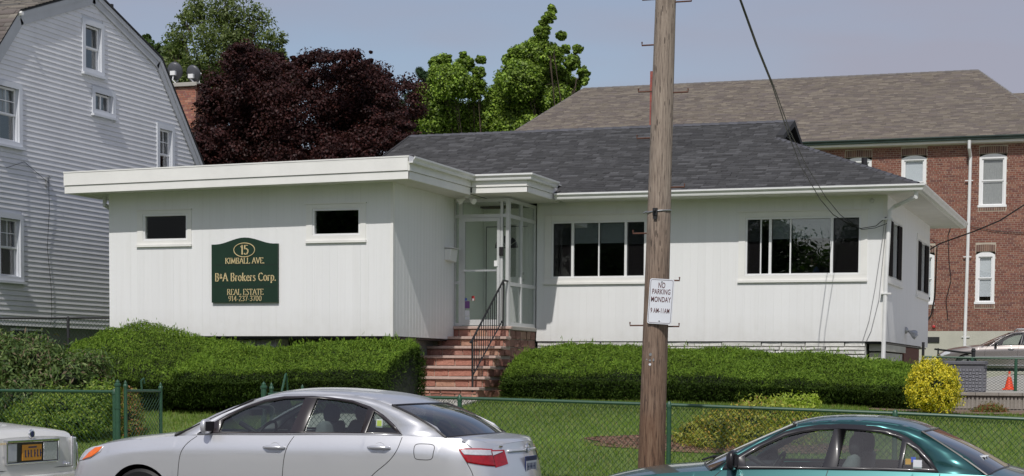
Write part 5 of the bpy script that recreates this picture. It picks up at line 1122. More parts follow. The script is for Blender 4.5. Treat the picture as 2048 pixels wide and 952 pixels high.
# ---- cone
co = at(2018, 786, 36.0); cz = dz(co.x, 36.0)
t = thing('traffic_cone', 'orange traffic cone standing on the driveway at right', 'cone', (co.x, 36, cz))
k = MB(); k.box(co.x - .12, co.x + .12, 35.88, 36.12, cz + .002, cz + .03); k.build('base', M['cone'], t)
k = MB(); k.lathe([(.09, .03), (.07, .11), (.06, .15), (.036, .25), (.018, .32), (.024, .325), (.018, .36)], (co.x, 36, cz), 12); k.build('body', M['cone'], t, smooth=True)
k = MB(); k.lathe([(.037, .25), (.024, .31)], (co.x, 36, cz), 12); k.build('tip_band', mat('faded_cone_band', (.6, .34, .26), .5), t)

# ================================================================== utility pole, step bolts, sign
pole = thing('utility_pole', 'weathered wooden utility pole standing behind the kerb', 'utility pole', (-4.665, 17.9, -.02))
PX = lambda z: -4.665 + (z - .75) * (0.0925 / 4.54) ; PR = lambda z: .137 - (z - .75) * (.0335 / 4.54)
zs_ = np.concatenate([[-.3, 0.0], np.linspace(.3, 6.4, 40), [7.5, 8.8, 10.2]]); V = []; n = 28
for z in zs_:
    for j in range(n):
        q = 2 * math.pi * j / n; r = PR(z) * (1 + .018 * math.sin(3 * q + 1) + .012 * math.sin(7 * q + z * .6) + .006 * math.sin(13 * q + 2 * z) + .004 * jit(1)); V.append((PX(z) + r * math.cos(q), 17.9 + r * math.sin(q), z))
Fc = [(i * n + j, i * n + (j + 1) % n, (i + 1) * n + (j + 1) % n, (i + 1) * n + j) for i in range(len(zs_) - 1) for j in range(n)] + [tuple((len(zs_) - 1) * n + j for j in range(n))]
k = MB(); k.add(V, Fc); k.build('shaft', woodmat('weathered_pole_wood'), pole, smooth='all')
def bolt(px, py, side):
    c = at(px, py, 17.9); zx = c.z; xe = PX(zx) + side * (PR(zx) - .02); tip = c.x
    k = MB(); k.tube([(xe, 17.9, zx + .0), (tip, 17.9, zx), (tip, 17.9, zx + .035)], .0085, 6); k.build('step_bolt', M['rust'], pole, smooth=True)
for (x, y, s_) in [(1285, 0, -1), (1383, 2, 1), (1284, 91, -1), (1277, 184, -1), (1376, 184, 1), (1274, 277, -1), (1369, 374, 1), (1266, 467, -1), (1359, 561, 1), (1260, 651, -1), (1358, 653, 1)]: bolt(x, y, s_)
zc = at(1316, 424, 17.9).z
k = MB(); k.tube([(PX(zc) + (PR(zc) + .006) * math.cos(q), 17.9 + (PR(zc) + .006) * math.sin(q), zc + .012 * math.cos(q)) for q in np.linspace(0, 2 * math.pi, 25)[:-1]], .007, 5, closed=True); k.tube([(PX(zc) - PR(zc) - .03, 17.86, zc - .01), (PX(zc) - PR(zc) + .02, 17.83, zc)], .009, 5); k.build('pole_band', M['galv'], pole)
k = MB(); k.box(PX(zc) - .028, PX(zc) + .018, 17.9 - PR(zc) - .03, 17.9 - PR(zc) - .002, zc - .045, zc + .028); k.lathe([(.012, 0), (.012, -.03), (.006, -.035)], (PX(zc) - .005, 17.9 - PR(zc) - .03, zc + .0), 8, axis='y'); k.box(PX(zc) - .02, PX(zc) + .012, 17.9 - PR(zc) - .022, 17.9 - PR(zc) - .004, zc - .085, zc - .05); k.build('cable_clamp', M['black'], pole)
def nail_tag(px, py, w_, h_, m='galv'):
    c = at(px, py, 17.9 - .13); k = MB(); y_ = 17.9 - math.sqrt(max(1e-4, PR(c.z) ** 2 - (c.x - PX(c.z)) ** 2)) - .004
    k.lathe([(w_ / 2, 0), (w_ / 2 * .9, -.003)], (c.x, y_, c.z), 12, axis='y')
    for v in range(len(k.v)): k.v[v] = (k.v[v][0], k.v[v][1], c.z + (k.v[v][2] - c.z) * h_ / w_)
    k.build('pole_tag', M[m], pole)
nail_tag(1301, 709, .03, .034); nail_tag(1300, 721, .022, .022); nail_tag(1307, 720, .02, .03); nail_tag(1300, 729, .026, .026, 'signwhite'); nail_tag(1293, 719, .014, .016)

sg = thing('parking_sign', 'white metal no parking monday sign fixed to the wooden pole', 'sign', (-4.54, 17.75, 2.38))
cxs, czs, ws, hs_, tl = -4.545, 2.377, .252, .452, math.radians(-3.6)
def sgp(x, z, y): 
    c, s_ = math.cos(tl), math.sin(tl); return (cxs + x * c - z * s_, y, czs + x * s_ + z * c)
def rrect(w_, h_, r, n=5):
    o = []
    for (sx_, sz_, a0) in ((1, 1, 0), (-1, 1, 90), (-1, -1, 180), (1, -1, 270)):
        for i in range(n + 1):
            a = math.radians(a0 + 90 * i / n); o.append((sx_ * (w_ / 2 - r) + r * math.cos(a), sz_ * (h_ / 2 - r) + r * math.sin(a)))
    return o
SY = 17.745
k = MB(); k.prism(rrect(ws, hs_, .022), lambda x, z: sgp(x, z, SY), lambda x, z: sgp(x, z, SY + .003)); k.build('plate', M['signwhite'], sg)
k = MB(); k.tube([sgp(x, z, SY - .0012) for x, z in rrect(ws - .022, hs_ - .022, .018)], .0022, 4, closed=True); k.build('border_line', mat('grey_border', (.16, .13, .15), .5), sg)
font_objs = []
def text(s, x, z, size, sx_, y, m, parent, rot, name='lettering', ext=.0006, place=None):
    cu = bpy.data.curves.new(name, 'FONT'); cu.body = s; cu.size = size; cu.align_x = 'CENTER'; cu.extrude = ext; cu.materials.append(m); cu.offset = size * .009; cu.space_character = 1.06
    o = bpy.data.objects.new(name, cu); COL.objects.link(o); o.parent = parent
    p = place(x, z, y); bpy.context.view_layer.update()
    me = bpy.data.meshes.new_from_object(o.evaluated_get(bpy.context.evaluated_depsgraph_get())); me.materials.clear(); me.materials.append(m)
    bpy.data.objects.remove(o); o = bpy.data.objects.new(name, me); COL.objects.link(o); o.parent = parent
    o.location = Vector(p) - wloc(parent); o.rotation_euler = rot; o.scale = (sx_, 1, 1); return o
for (s, z, size, sx_) in [('NO', .135, .078, .58), ('PARKING', .073, .073, .60), ('MONDAY', -.005, .073, .62), ('9 AM-11AM', -.115, .068, .56)]:
    text(s, .0, z, size, sx_, SY - .0015, M['signred'], sg, (math.pi / 2, -tl, 0), place=sgp)
for z in (.198, -.196):
    k = MB(); c = sgp(0.0 if z < 0 else .0, z, SY - .004); k.lathe([(.008, .004), (.008, 0), (.004, -.003)], (c[0], c[1], c[2]), 8, axis='y'); k.build('screw', M['galv'], sg)
k = MB(); k.box(cxs - .03, cxs + .03, SY + .0035, 17.83, czs + .10, czs + .16); k.box(cxs - .03, cxs + .03, SY + .0035, 17.83, czs - .2, czs - .14); k.build('standoff', M['galv'], sg)

# ---- service wires from above down to the office
W1 = [(1400, -330, 13.0), (1462, -60, 17.5), (1480, 0, 18.5), (1512, 90, 20.5), (1545, 172, 23), (1572, 255, 26), (1600, 330, 29.5), (1640, 398, 33), (1666, 429, 34.8), (1700, 450, 34.9), (1722, 457, 34.9), (1752, 452, 34.95), (1773, 434, 34.98)]
W2 = [(1403, -330, 13.0), (1464, -60, 17.5), (1482, 0, 18.5), (1516, 94, 20.5), (1549, 176, 23), (1580, 262, 26), (1612, 330, 29.5), (1652, 395, 33), (1680, 429, 34.7), (1704, 449, 34.88), (1724, 459, 34.9), (1750, 456, 34.95), (1774, 447, 34.98)]
cable([at(*p) for p in W1], .008, 'upper service wire dropping from above to the right corner of the office'); cable([at(*p) for p in W2], .007, 'lower service wire dropping from above to the right corner of the office')
cable([(-4.60, YR - .13, 4.66), (-4.66, YR - .06, 4.2), (-4.78, YR - .04, 3.3), (-4.88, YR - .035, 2.7), (-5.0, YR - .03, 2.30)], .006, 'outer thin grey cable slanting down the office right front corner', 'greycable')
cable([(-4.58, YR - .13, 4.5), (-4.63, YR - .06, 4.0), (-4.70, YR - .04, 3.1), (-4.84, YR - .035, 2.5), (-4.93, YR - .03, 2.30)], .006, 'inner thin grey cable slanting down the office right front corner', 'greycable')

# ---- house across the street, seen only as a reflection in the left office window
hx = thing('opposite_house', 'white clapboard house across the street mirrored in the leftmost small window', 'house', (-48, -25, 0))
k = MB(); k.box(-53, -43, -33, -25, -.2, 8.6); k.build('wall', M['clap'], hx)
k = MB()
for i in range(40): z = .3 + i * .2; k.hexa([(-53.02, -25, z), (-42.98, -25, z), (-42.98, -24.95, z), (-53.02, -24.95, z), (-53.02, -25, z + .2), (-42.98, -25, z + .2), (-42.98, -24.99, z + .2), (-53.02, -24.99, z + .2)])
kind(k.build('clapboards', M['clap'], hx), 'stuff')
k = MB(); k.prism([(-33.5, 8.5), (-24.5, 8.5), (-29, 11.2)], lambda y, z: (-53.4, y, z), lambda y, z: (-42.6, y, z)); k.build('roof', M['roofbase'], hx)
for x in (-51, -48.4, -45.8): k = MB(); k.box(x, x + 1, -24.96, -24.9, 6.4, 7.9); k.build('window', M['blackgloss'], hx)
# ================================================================== plants
def leaves(name, P, Nrm, ln, wd, cols, m, parent, up=0.0, n=4):
    """one folded leaf blade per point, oriented about Nrm"""
    k = len(P); Nrm = Nrm / np.maximum(1e-6, np.linalg.norm(Nrm, axis=1, keepdims=True))
    r = rng.normal(size=(k, 3)); r[:, 2] += up; T = r - (r * Nrm).sum(1, keepdims=True) * Nrm * 0.75
    T /= np.maximum(1e-6, np.linalg.norm(T, axis=1, keepdims=True)); B = np.cross(Nrm, T); B /= np.maximum(1e-6, np.linalg.norm(B, axis=1, keepdims=True))
    ln = ln * rng.uniform(.65, 1.3, (k, 1)); wd = wd * rng.uniform(.7, 1.25, (k, 1)); N2 = np.cross(T, B)
    V = np.empty((k, 4, 3)); V[:, 0] = P - T * ln * .5; V[:, 1] = P + B * wd * .5 + N2 * wd * .12; V[:, 2] = P + T * ln * .5; V[:, 3] = P - B * wd * .5 + N2 * wd * .12
    Fc = np.arange(k * 4).reshape(k, 4); C = np.repeat(cols, 4, axis=0)
    return npmesh(name, V.reshape(-1, 3), Fc, 4, m, parent, tint=C)
def palette(k, base, spread=.25, alt=None, frac=.2):
    base = np.array(base); c = base[rng.integers(0, len(base), k)] * rng.uniform(1 - spread, 1 + spread, (k, 1))
    if alt is not None:
        s = rng.random(k) < frac; a = np.array(alt); c[s] = a[rng.integers(0, len(a), s.sum())] * rng.uniform(.8, 1.2, (s.sum(), 1))
    return c
def noise3(P, sc, seed=0):
    r = np.random.default_rng(seed); o = np.zeros(len(P))
    for i in range(6):
        d = r.normal(size=3); d /= np.linalg.norm(d); f = sc * (1 + .9 * i); o += np.sin(P @ d * f + r.uniform(0, 6.3)) / (1 + .6 * i)
    return o / 2.4
def hedge(name, label, x0, x1, prof, hmul, per_m2, cols, alt, seed, leafsz=(.056, .015), endn=5, yoff=None, group=None, amp=.05):
    """clipped hedge swept along X. prof: list of (y,z) cross-section above ground, hmul(x) scales height, yoff(x) shifts"""
    pr_ = np.array(prof); seg = np.linalg.norm(np.diff(pr_, axis=0), axis=1); cum = np.concatenate([[0], np.cumsum(seg)]); Ltot = cum[-1]
    yc, zb = pr_[:, 0].mean(), pr_[0, 1]
    def pt(s, v):
        x = x0 + (x1 - x0) * s; y = np.interp(v * Ltot, cum, pr_[:, 0]); z = np.interp(v * Ltot, cum, pr_[:, 1])
        e = np.clip(1 - np.abs(2 * s - 1) ** endn, 0, 1) ** (1 / endn)
        zz = zb + (z - zb) * np.array(hmul(x)) * e ** .6; yy = yc + (y - yc) * e + (yoff(x) if yoff else 0)
        g_ = np.array([gz(a, b) for a, b in zip(x, yy)]) if False else 0
        return np.stack([x, yy, zz], 1)
    def normal(s, v):
        h = .004; a = pt(np.clip(s + h, 0, 1), v) - pt(np.clip(s - h, 0, 1), v); b = pt(s, np.clip(v + h, 0, 1)) - pt(s, np.clip(v - h, 0, 1)); n_ = np.cross(b, a); n_ /= np.maximum(1e-6, np.linalg.norm(n_, axis=1, keepdims=True)); return n_
    base = thing(name, label, 'hedge', (.5 * (x0 + x1), yc, zb), group=group)
    ns, nv = 70, 30; S_, V_ = np.meshgrid(np.linspace(0, 1, ns), np.linspace(0, 1, nv), indexing='ij'); s, v = S_.ravel(), V_.ravel(); P = pt(s, v); Nn = normal(s, v); cen = np.stack([P[:, 0], np.full(len(P), yc), np.full(len(P), zb + .3)], 1)
    sg = np.sign(((P - cen) * Nn).sum(1, keepdims=True)); Nn = Nn * sg; P = P + Nn * (noise3(P, 2.2, seed)[:, None] * amp - .14)
    Fc = np.array([(i * nv + j, i * nv + j + 1, (i + 1) * nv + j + 1, (i + 1) * nv + j) for i in range(ns - 1) for j in range(nv - 1)])
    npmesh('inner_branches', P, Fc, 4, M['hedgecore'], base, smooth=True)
    k = int(per_m2 * Ltot * (x1 - x0)); s = rng.random(k); s = np.concatenate([s, (1 - rng.random(k // 14) ** 2 * .06), rng.random(k // 14) ** 2 * .06]); v = rng.random(len(s)); k = len(s)
    P = pt(s, v); Nn = normal(s, v); cen = np.stack([P[:, 0], np.full(k, yc), np.full(k, zb + .3)], 1); Nn = Nn * np.sign(((P - cen) * Nn).sum(1, keepdims=True))
    d = noise3(P, 2.2, seed) * amp + noise3(P, 11, seed + 1) * .04 + rng.uniform(-.06, .03, k)
    P = P + Nn * d[:, None]
    # fresh tips lighten the top; older needles plus painted shade darken the sides
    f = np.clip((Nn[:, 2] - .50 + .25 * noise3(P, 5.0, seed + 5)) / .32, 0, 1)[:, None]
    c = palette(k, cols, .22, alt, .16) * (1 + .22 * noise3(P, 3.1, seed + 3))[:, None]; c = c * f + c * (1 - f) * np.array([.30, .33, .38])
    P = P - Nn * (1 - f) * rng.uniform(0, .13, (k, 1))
    ks = k // 70; si = rng.choice(np.where(Nn[:, 2] > .2)[0], ks); cs_ = rng.integers(0, ks // 4, ks); Ps = P[si[cs_]] + rng.normal(size=(ks, 3)) * .02; Ps[:, 2] += rng.uniform(.02, .12, ks)
    sh = leaves('stray_shoots', Ps, rng.normal(size=(ks, 3)) * np.array([1, 1, .2]), .075, .014, palette(ks, cols, .2) * 1.25, M['needle'], base, up=3.0); kind(sh, 'stuff')
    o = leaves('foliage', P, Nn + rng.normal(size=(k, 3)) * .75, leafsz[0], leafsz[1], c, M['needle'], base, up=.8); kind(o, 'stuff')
    return base
yew = [(.130, .215, .026), (.105, .178, .022), (.158, .245, .030)]; yewalt = [(.22, .31, .04), (.05, .095, .016)]
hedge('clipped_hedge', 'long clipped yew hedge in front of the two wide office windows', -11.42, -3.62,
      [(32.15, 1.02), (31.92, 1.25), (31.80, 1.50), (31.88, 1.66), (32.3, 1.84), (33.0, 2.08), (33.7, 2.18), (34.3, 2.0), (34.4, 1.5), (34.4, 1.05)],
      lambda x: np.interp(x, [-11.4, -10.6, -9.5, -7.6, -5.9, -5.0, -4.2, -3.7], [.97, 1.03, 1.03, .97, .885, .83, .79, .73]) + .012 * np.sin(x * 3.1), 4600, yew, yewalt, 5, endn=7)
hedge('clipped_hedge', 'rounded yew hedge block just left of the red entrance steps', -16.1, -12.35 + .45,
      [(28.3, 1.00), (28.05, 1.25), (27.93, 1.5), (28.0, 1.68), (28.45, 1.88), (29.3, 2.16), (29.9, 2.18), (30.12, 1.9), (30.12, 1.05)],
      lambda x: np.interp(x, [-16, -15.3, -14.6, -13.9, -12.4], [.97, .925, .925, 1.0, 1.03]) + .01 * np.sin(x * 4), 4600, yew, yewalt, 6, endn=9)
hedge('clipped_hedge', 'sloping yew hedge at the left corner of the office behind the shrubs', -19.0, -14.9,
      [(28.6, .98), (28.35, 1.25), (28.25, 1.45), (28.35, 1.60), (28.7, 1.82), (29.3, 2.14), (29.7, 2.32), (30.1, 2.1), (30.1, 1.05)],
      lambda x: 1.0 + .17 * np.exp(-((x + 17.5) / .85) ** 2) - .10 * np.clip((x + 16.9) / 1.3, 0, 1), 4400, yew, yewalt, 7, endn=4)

def bush(name, label, loc, blobs, n, ln, wd, cols, alt=None, frac=.2, m='leaf', cat='shrub', stems=6, clump=0, shell=.55, up=.6, spread=.22, group=None, core=True, rough=.18):
    """blobs: (x,y,z,rx,rz) ellipsoids holding leaf clumps; stems run from the base into them"""
    loc = (float(np.mean([b[0] for b in blobs])), float(np.mean([b[1] for b in blobs])), 0); loc = (loc[0], loc[1], gz(loc[0], loc[1])); t = thing(name, label, cat, loc, group=group); B = np.array([(b[0], b[1], b[2], b[3], b[3], b[4]) for b in blobs]); wgt = B[:, 3] * B[:, 5]; wgt /= wgt.sum()
    if core:
        k = MB()
        for b in B:
            for i in range(3):
                c = b[:3] + np.array([jit(.25) * b[3], jit(.25) * b[4], jit(.2) * b[5]]); r = .5
                pr2 = [(.02, -r), (.7 * r, -.6 * r), (r, 0), (.7 * r, .6 * r), (.02, r)]; q = MB(); q.lathe([(a * b[3], h * b[5]) for a, h in pr2], tuple(c), 9)
                k.add([(v[0] + jit(.05) * b[3], v[1] + jit(.05), v[2] + jit(.05)) for v in q.v], q.f)
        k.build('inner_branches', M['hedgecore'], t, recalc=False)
    k = MB()
    for i in range(stems):
        b = B[i % len(B)]; p0 = Vector(loc) + Vector((jit(.15), jit(.15), -.05)); p1 = Vector(b[:3]); mid = p0.lerp(p1, .5) + Vector((jit(.1), jit(.1), .05)); k.tube([p0, mid, p1], [.022, .014, .006], 5)
    k.build('stem', M['bark'], t)
    idx = rng.choice(len(B), n, p=wgt); d = rng.normal(size=(n, 3)); d /= np.linalg.norm(d, axis=1, keepdims=True); r = shell + (1 - shell) * rng.random(n) ** .5; r = r * (1 + rough * noise3(d * 3 + idx[:, None] * 2.0, 2.6, 4)) + rng.normal(size=n) * .05
    P = B[idx, :3] + d * r[:, None] * B[idx, 3:6]
    if clump:
        K = n // clump; cs = P[:K]; ci = rng.integers(0, K, n); P = cs[ci] + rng.normal(size=(n, 3)) * ln * .75; d = d[:K][ci]
    lo = np.array([gz(a, b) for a, b in P[:, :2]]) + .03; P[:, 2] = np.maximum(P[:, 2], lo)
    c = palette(n, cols, spread, alt, frac)
    kind(leaves('foliage', P, d + rng.normal(size=(n, 3)) * .55, ln, wd, c, M[m], t, up=up), 'stuff')
    return t
def bl(px, py, Y, rpx, rzpx=None):
    p = at(px, py, Y); s = (p - EYE).dot(fwd) / F; return (p.x, p.y, p.z, rpx * s, (rzpx or rpx) * s)
bush('rhododendron', 'large dark rhododendron with brown leaf tips behind the left fence', (-17.2, 26.6, .75),
     [bl(20, 740, 26.4, 75, 60), bl(90, 735, 26.6, 60, 45), bl(150, 760, 26.4, 62, 50), bl(60, 800, 26.2, 80, 55), bl(190, 750, 26.8, 36, 46), bl(10, 700, 27, 35, 28), bl(70, 697, 27, 40, 26), bl(-60, 760, 26.4, 80, 70), bl(-10, 690, 27.2, 22, 30), bl(130, 820, 26.2, 70, 50)],
     26000, .105, .032, [(.085, .14, .035), (.11, .165, .045), (.055, .095, .028)], [(.17, .13, .08), (.20, .25, .09)], .22, 'darkleaf', 'rhododendron', stems=12, clump=9, up=.5)
bush('azalea', 'bright green azalea in front of the dark rhododendron at the left gate', (-14.9, 24.9, .55),
     [bl(120, 815, 25.2, 62, 38), bl(185, 820, 25.0, 48, 40), bl(90, 850, 24.9, 60, 24), bl(200, 785, 25.3, 30, 24), bl(165, 845, 24.8, 55, 26), bl(60, 835, 24.9, 50, 28)],
     17000, .06, .024, [(.15, .24, .036), (.11, .18, .03), (.21, .30, .045)], [(.30, .37, .07)], .2, 'leaf', 'azalea', stems=9, clump=16)
bush('azalea', 'small reddish azalea showing between the two left gate posts', (-13.05, 25.6, .6),
     [bl(262, 830, 25.6, 20, 26), bl(258, 800, 25.8, 18, 22), bl(262, 856, 25.5, 24, 14)], 3600, .055, .022, [(.17, .21, .04), (.22, .24, .05)], [(.36, .16, .07)], .25, 'leaf', 'azalea', stems=6, clump=6)
bush('azalea', 'yellow green azalea beside the wooden pole behind the fence', (-5.6, 26.2, .5),
     [bl(1392, 868, 26.4, 34, 22), bl(1440, 850, 26.5, 45, 30), bl(1420, 888, 26.0, 55, 20), bl(1490, 850, 26.6, 48, 32), bl(1510, 880, 26.2, 60, 30), bl(1370, 885, 26.1, 26, 14)],
     11000, .062, .024, [(.28, .29, .05), (.33, .33, .055), (.18, .21, .04)], [(.50, .33, .08), (.45, .46, .09)], .26, 'leaf', 'azalea', stems=10, clump=7, core=True)
bush('azalea', 'leafy light green azalea just above the teal car windscreen', (-4.6, 27.0, .6),
     [bl(1555, 845, 27.0, 55, 34), bl(1530, 825, 27.2, 40, 24), bl(1600, 850, 26.9, 40, 30), bl(1500, 818, 27.3, 30, 14), bl(1580, 880, 26.6, 60, 26)],
     10500, .07, .024, [(.30, .35, .055), (.23, .28, .045), (.36, .40, .06)], [(.48, .48, .09), (.42, .26, .08)], .2, 'leaf', 'azalea', stems=9, clump=7)
bush('azalea', 'fresh green azalea against the right hedge above the green fence rail', (-4.6, 29.4, .85),
     [bl(1570, 812, 29.5, 30, 16), bl(1610, 810, 29.5, 30, 16), bl(1590, 830, 29.4, 46, 20), bl(1540, 822, 29.5, 20, 12)], 5200, .07, .026, [(.29, .38, .045), (.34, .44, .055)], [(.42, .48, .08)], .2, 'leaf', 'azalea', stems=7, clump=6)
bush('golden_euonymus', 'rounded golden yellow bush at the right end of the long hedge', (-3.2, 31.0, 1.0),
     [bl(1868, 772, 31.0, 47, 48), bl(1850, 790, 30.9, 34, 32), bl(1888, 795, 30.9, 32, 32), bl(1862, 748, 31.1, 36, 26), bl(1845, 765, 31.0, 27, 30), bl(1890, 765, 31.0, 28, 32)],
     15000, .040, .025, [(.74, .61, .045), (.62, .54, .045), (.80, .68, .07)], [(.16, .20, .035), (.34, .36, .04)], .22, 'leaf', 'bush', stems=8, shell=.70, clump=9, rough=.26)
bush('red_barberry', 'small red and green shrub at the foot of the ribbed concrete wall', (-2.3, 32.2, 1.0),
     [bl(1978, 822, 32.3, 22, 12), bl(1960, 826, 32.3, 14, 10), bl(1995, 824, 32.3, 14, 12)], 3000, .045, .018, [(.14, .17, .045), (.19, .19, .05)], [(.32, .11, .06)], .38, 'leaf', 'shrub', stems=6, clump=5)

# ---- mulch bed and loose chips
c0 = (-6.35, 26.25)
Vm = []; nn = 48
for r_ in np.linspace(0, 1, 10):
    for j in range(nn):
        a = 2 * math.pi * j / nn; w_ = 1 + .10 * math.sin(3 * a + 1) + .06 * math.sin(7 * a)
        x, y = c0[0] + 2.1 * r_ * w_ * math.cos(a) + .5, c0[1] + .78 * r_ * w_ * math.sin(a); Vm.append((x, y, gz(x, y) + .012 + .05 * (1 - r_ * r_)))
Fc = np.array([(i * nn + j, i * nn + (j + 1) % nn, (i + 1) * nn + (j + 1) % nn, (i + 1) * nn + j) for i in range(9) for j in range(nn)])
kind(npmesh('mulch_bed', np.array(Vm), Fc, 4, M['mulch']), 'structure')
def in_mulch(x, y): return ((x - c0[0] - .5) / 2.05) ** 2 + ((y - c0[1]) / .74) ** 2 < 1
k = MB()
for i in range(1500):
    a, r_ = random.uniform(0, 6.283), random.random() ** .5; x, y = c0[0] + .5 + 2.1 * r_ * math.cos(a), c0[1] + .78 * r_ * math.sin(a); z = gz(x, y) + .02 + .05 * (1 - r_ * r_); q = random.uniform(0, 3.14); l, w_ = random.uniform(.02, .05), random.uniform(.006, .014)
    dx, dy = math.cos(q), math.sin(q); f = random.uniform(.5, 1.35); col = random.choice([(.22, .12, .08), (.15, .08, .055), (.30, .19, .13)])
    k.add([(x - dx * l, y - dy * l, z), (x + dy * w_, y - dx * w_, z + .012), (x + dx * l, y + dy * l, z + jit(.015)), (x - dy * w_, y + dx * w_, z + .008)], [(0, 1, 2, 3)], tuple(c * f for c in col))
ob = k.build('mulch_chips', mat('bark_chips', (1, 1, 1), .9, var=.2, tint='tint'), None, tint=True, recalc=False); kind(ob, 'stuff'); tag(ob, 'loose brown bark chips on the mulch bed by the pole', 'mulch')
# dirt strip by the retaining wall
strip('bare_soil', -4.4, 3.0, 31.4, 33.04, gz, mat('dry_soil', (.20, .14, .10), .95, var=.35, scale=9, bump=.8), nx=20, ny=4, lift=.015)

# ---- lawn blades
n = 210000
X_ = rng.uniform(-21, 3.2, n); Y_ = 17.4 + (34.6 - 17.4) * rng.random(n)
Z_ = np.array([gz(a, b) for a, b in zip(X_, Y_)])
keep = np.array([not in_path(a, b) and not in_mulch(a, b) and not (18.88 < b < 20.32) and not (b > 31.4 and a > -4.4) and not (b > 30.3 and a < -12.8 and a > -18.5) and not (b > 31.4 and -13.3 < a < -11.4) for a, b in zip(X_, Y_)])
X_, Y_, Z_ = X_[keep], Y_[keep], Z_[keep]; n = len(X_)
a = rng.uniform(0, 6.283, n); h = rng.uniform(.035, .075, n) * (1 + .25 * noise3(np.stack([X_, Y_, Z_ * 0], 1), 1.4, 9)); w_ = rng.uniform(.005, .011, n)
V = np.empty((n, 3, 3)); V[:, 0] = np.stack([X_ - np.cos(a) * w_, Y_ - np.sin(a) * w_, Z_ - .01], 1); V[:, 1] = np.stack([X_ + np.cos(a) * w_, Y_ + np.sin(a) * w_, Z_ - .01], 1)
V[:, 2] = np.stack([X_ + rng.normal(size=n) * .022, Y_ + rng.normal(size=n) * .022, Z_ + h], 1)
pn = noise3(np.stack([X_, Y_, Z_ * 0], 1), .9, 12)
c = palette(n, [(.155, .24, .038), (.185, .265, .046), (.13, .205, .032)], .2, [(.27, .29, .08), (.30, .26, .11)], .10) * (1 + .30 * pn)[:, None]
ob = npmesh('grass', V.reshape(-1, 3), np.arange(n * 3), 3, M['leaf'], tint=np.repeat(c, 3, axis=0)); kind(ob, 'stuff'); tag(ob, 'mown green lawn grass between the street and the hedges', 'grass')

# ================================================================== trees
def tree(name, label, base, blobs, nleaf, ln, wd, cols, alt=None, frac=.15, trunk=.25, m='leaf', cl=.42, reach=.72, core=False, perclump=46, group=None, limbs=True, seed=1, spread=.25, branchy=0, fill=.35):
    """blobs: (x,y,z,r). Limbs reach every blob, leaf clumps fill each blob's outer volume."""
    t = thing(name, label, 'tree', base, group=group); bx = Vector(base); top = max(b[2] for b in blobs); zc_ = min(b[2] for b in blobs)
    k = MB(); fork = Vector((bx.x, bx.y, bx.z + (zc_ - bx.z) * .75)); ax = [bx - Vector((0, 0, .3)), bx.lerp(fork, .5) + Vector((jit(.1), jit(.1), 0)), fork]
    k.tube(ax, [trunk * 1.25, trunk * .95, trunk * .8], 9); k.build('trunk', M['bark'], t, smooth=True)
    if core:
        k = MB()
        for b in blobs: k.lathe([(.1, -.8 * b[3]), (.6 * b[3], -.5 * b[3]), (.8 * b[3], 0), (.6 * b[3], .5 * b[3]), (.1, .8 * b[3])], b[:3], 10)
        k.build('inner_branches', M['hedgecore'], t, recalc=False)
    if limbs:
        k = MB(); tips = []
        for b in blobs:
            p1 = fork.lerp(Vector(b[:3]), reach); mid = fork.lerp(p1, .55); mid.z -= .05 * (p1 - fork).length; mid += Vector((jit(.3), jit(.3), 0))
            rr = max(.02, trunk * .2); k.tube([fork + Vector((0, 0, jit(.4) + .2)), mid, p1], [rr, rr * .6, rr * .25], 6)
            for i in range(4 + branchy):
                d = Vector((jit(1), jit(1), jit(.8) + .3)).normalized(); k.tube([p1.lerp(mid, random.random() * .5), p1 + d * b[3] * .4, p1 + d * b[3] * .75], [rr * .3, rr * .18, .008], 4)
        k.build('limbs', M['bark'], t, smooth=True)
    B = np.array(blobs); wgt = B[:, 3] ** 1.8; wgt /= wgt.sum(); K = nleaf // perclump; idx = rng.choice(len(B), K, p=wgt)
    d = rng.normal(size=(K, 3)); d /= np.linalg.norm(d, axis=1, keepdims=True); r = fill + (1 - fill) * rng.random(K) ** .6; r *= rng.uniform(.85, 1.12, K)
    Cp = B[idx, :3] + d * (r * B[idx, 3])[:, None]; csz = cl * rng.uniform(.6, 1.35, K) * np.minimum(1, B[idx, 3] / .8)
    ci = np.repeat(np.arange(K), perclump); k_ = len(ci); off = rng.normal(size=(k_, 3)); off /= np.linalg.norm(off, axis=1, keepdims=True); off *= rng.random((k_, 1)) ** .45
    P = Cp[ci] + off * csz[ci][:, None] * np.array([1, 1, .62]); Nn = off * 1.1 + np.array([0, 0, .45]) + rng.normal(size=(k_, 3)) * .34
    tone = rng.uniform(1 - spread * .8, 1 + spread * .8, K)
    c = palette(k_, cols, spread * .6, alt, frac) * tone[ci][:, None]
    kind(leaves('crown', P, Nn, ln, wd, c, M[m], t, up=-.2), 'stuff'); return t
def tb(lst, Y, dy=1.0):
    o = []
    for (px, py, r) in lst:
        y = Y + jit(dy); p = at(px, py, y); s = (p - EYE).dot(fwd) / F; o.append((p.x, p.y, p.z, r * s))
    return o
mb_ = tb([(490, 125, 40), (436, 185, 36), (420, 240, 34), (440, 300, 55), (500, 200, 60), (560, 160, 45), (640, 142, 42), (700, 135, 34), (744, 106, 9), (735, 118, 12), (730, 190, 50), (768, 235, 42), (805, 268, 28), (600, 220, 70), (680, 255, 60), (520, 290, 60), (620, 310, 60), (750, 300, 50),
          (470, 108, 22), (560, 330, 55), (690, 330, 55), (404, 305, 32), (600, 128, 22), (590, 350, 60), (450, 350, 50), (700, 118, 16), (650, 112, 14), (820, 282, 18), (398, 215, 12), (765, 160, 16)], 43, 1.0)
mb_ += [(b[0] + jit(.8), 45.2 + jit(.6), b[2], b[3]) for b in mb_[:18]]
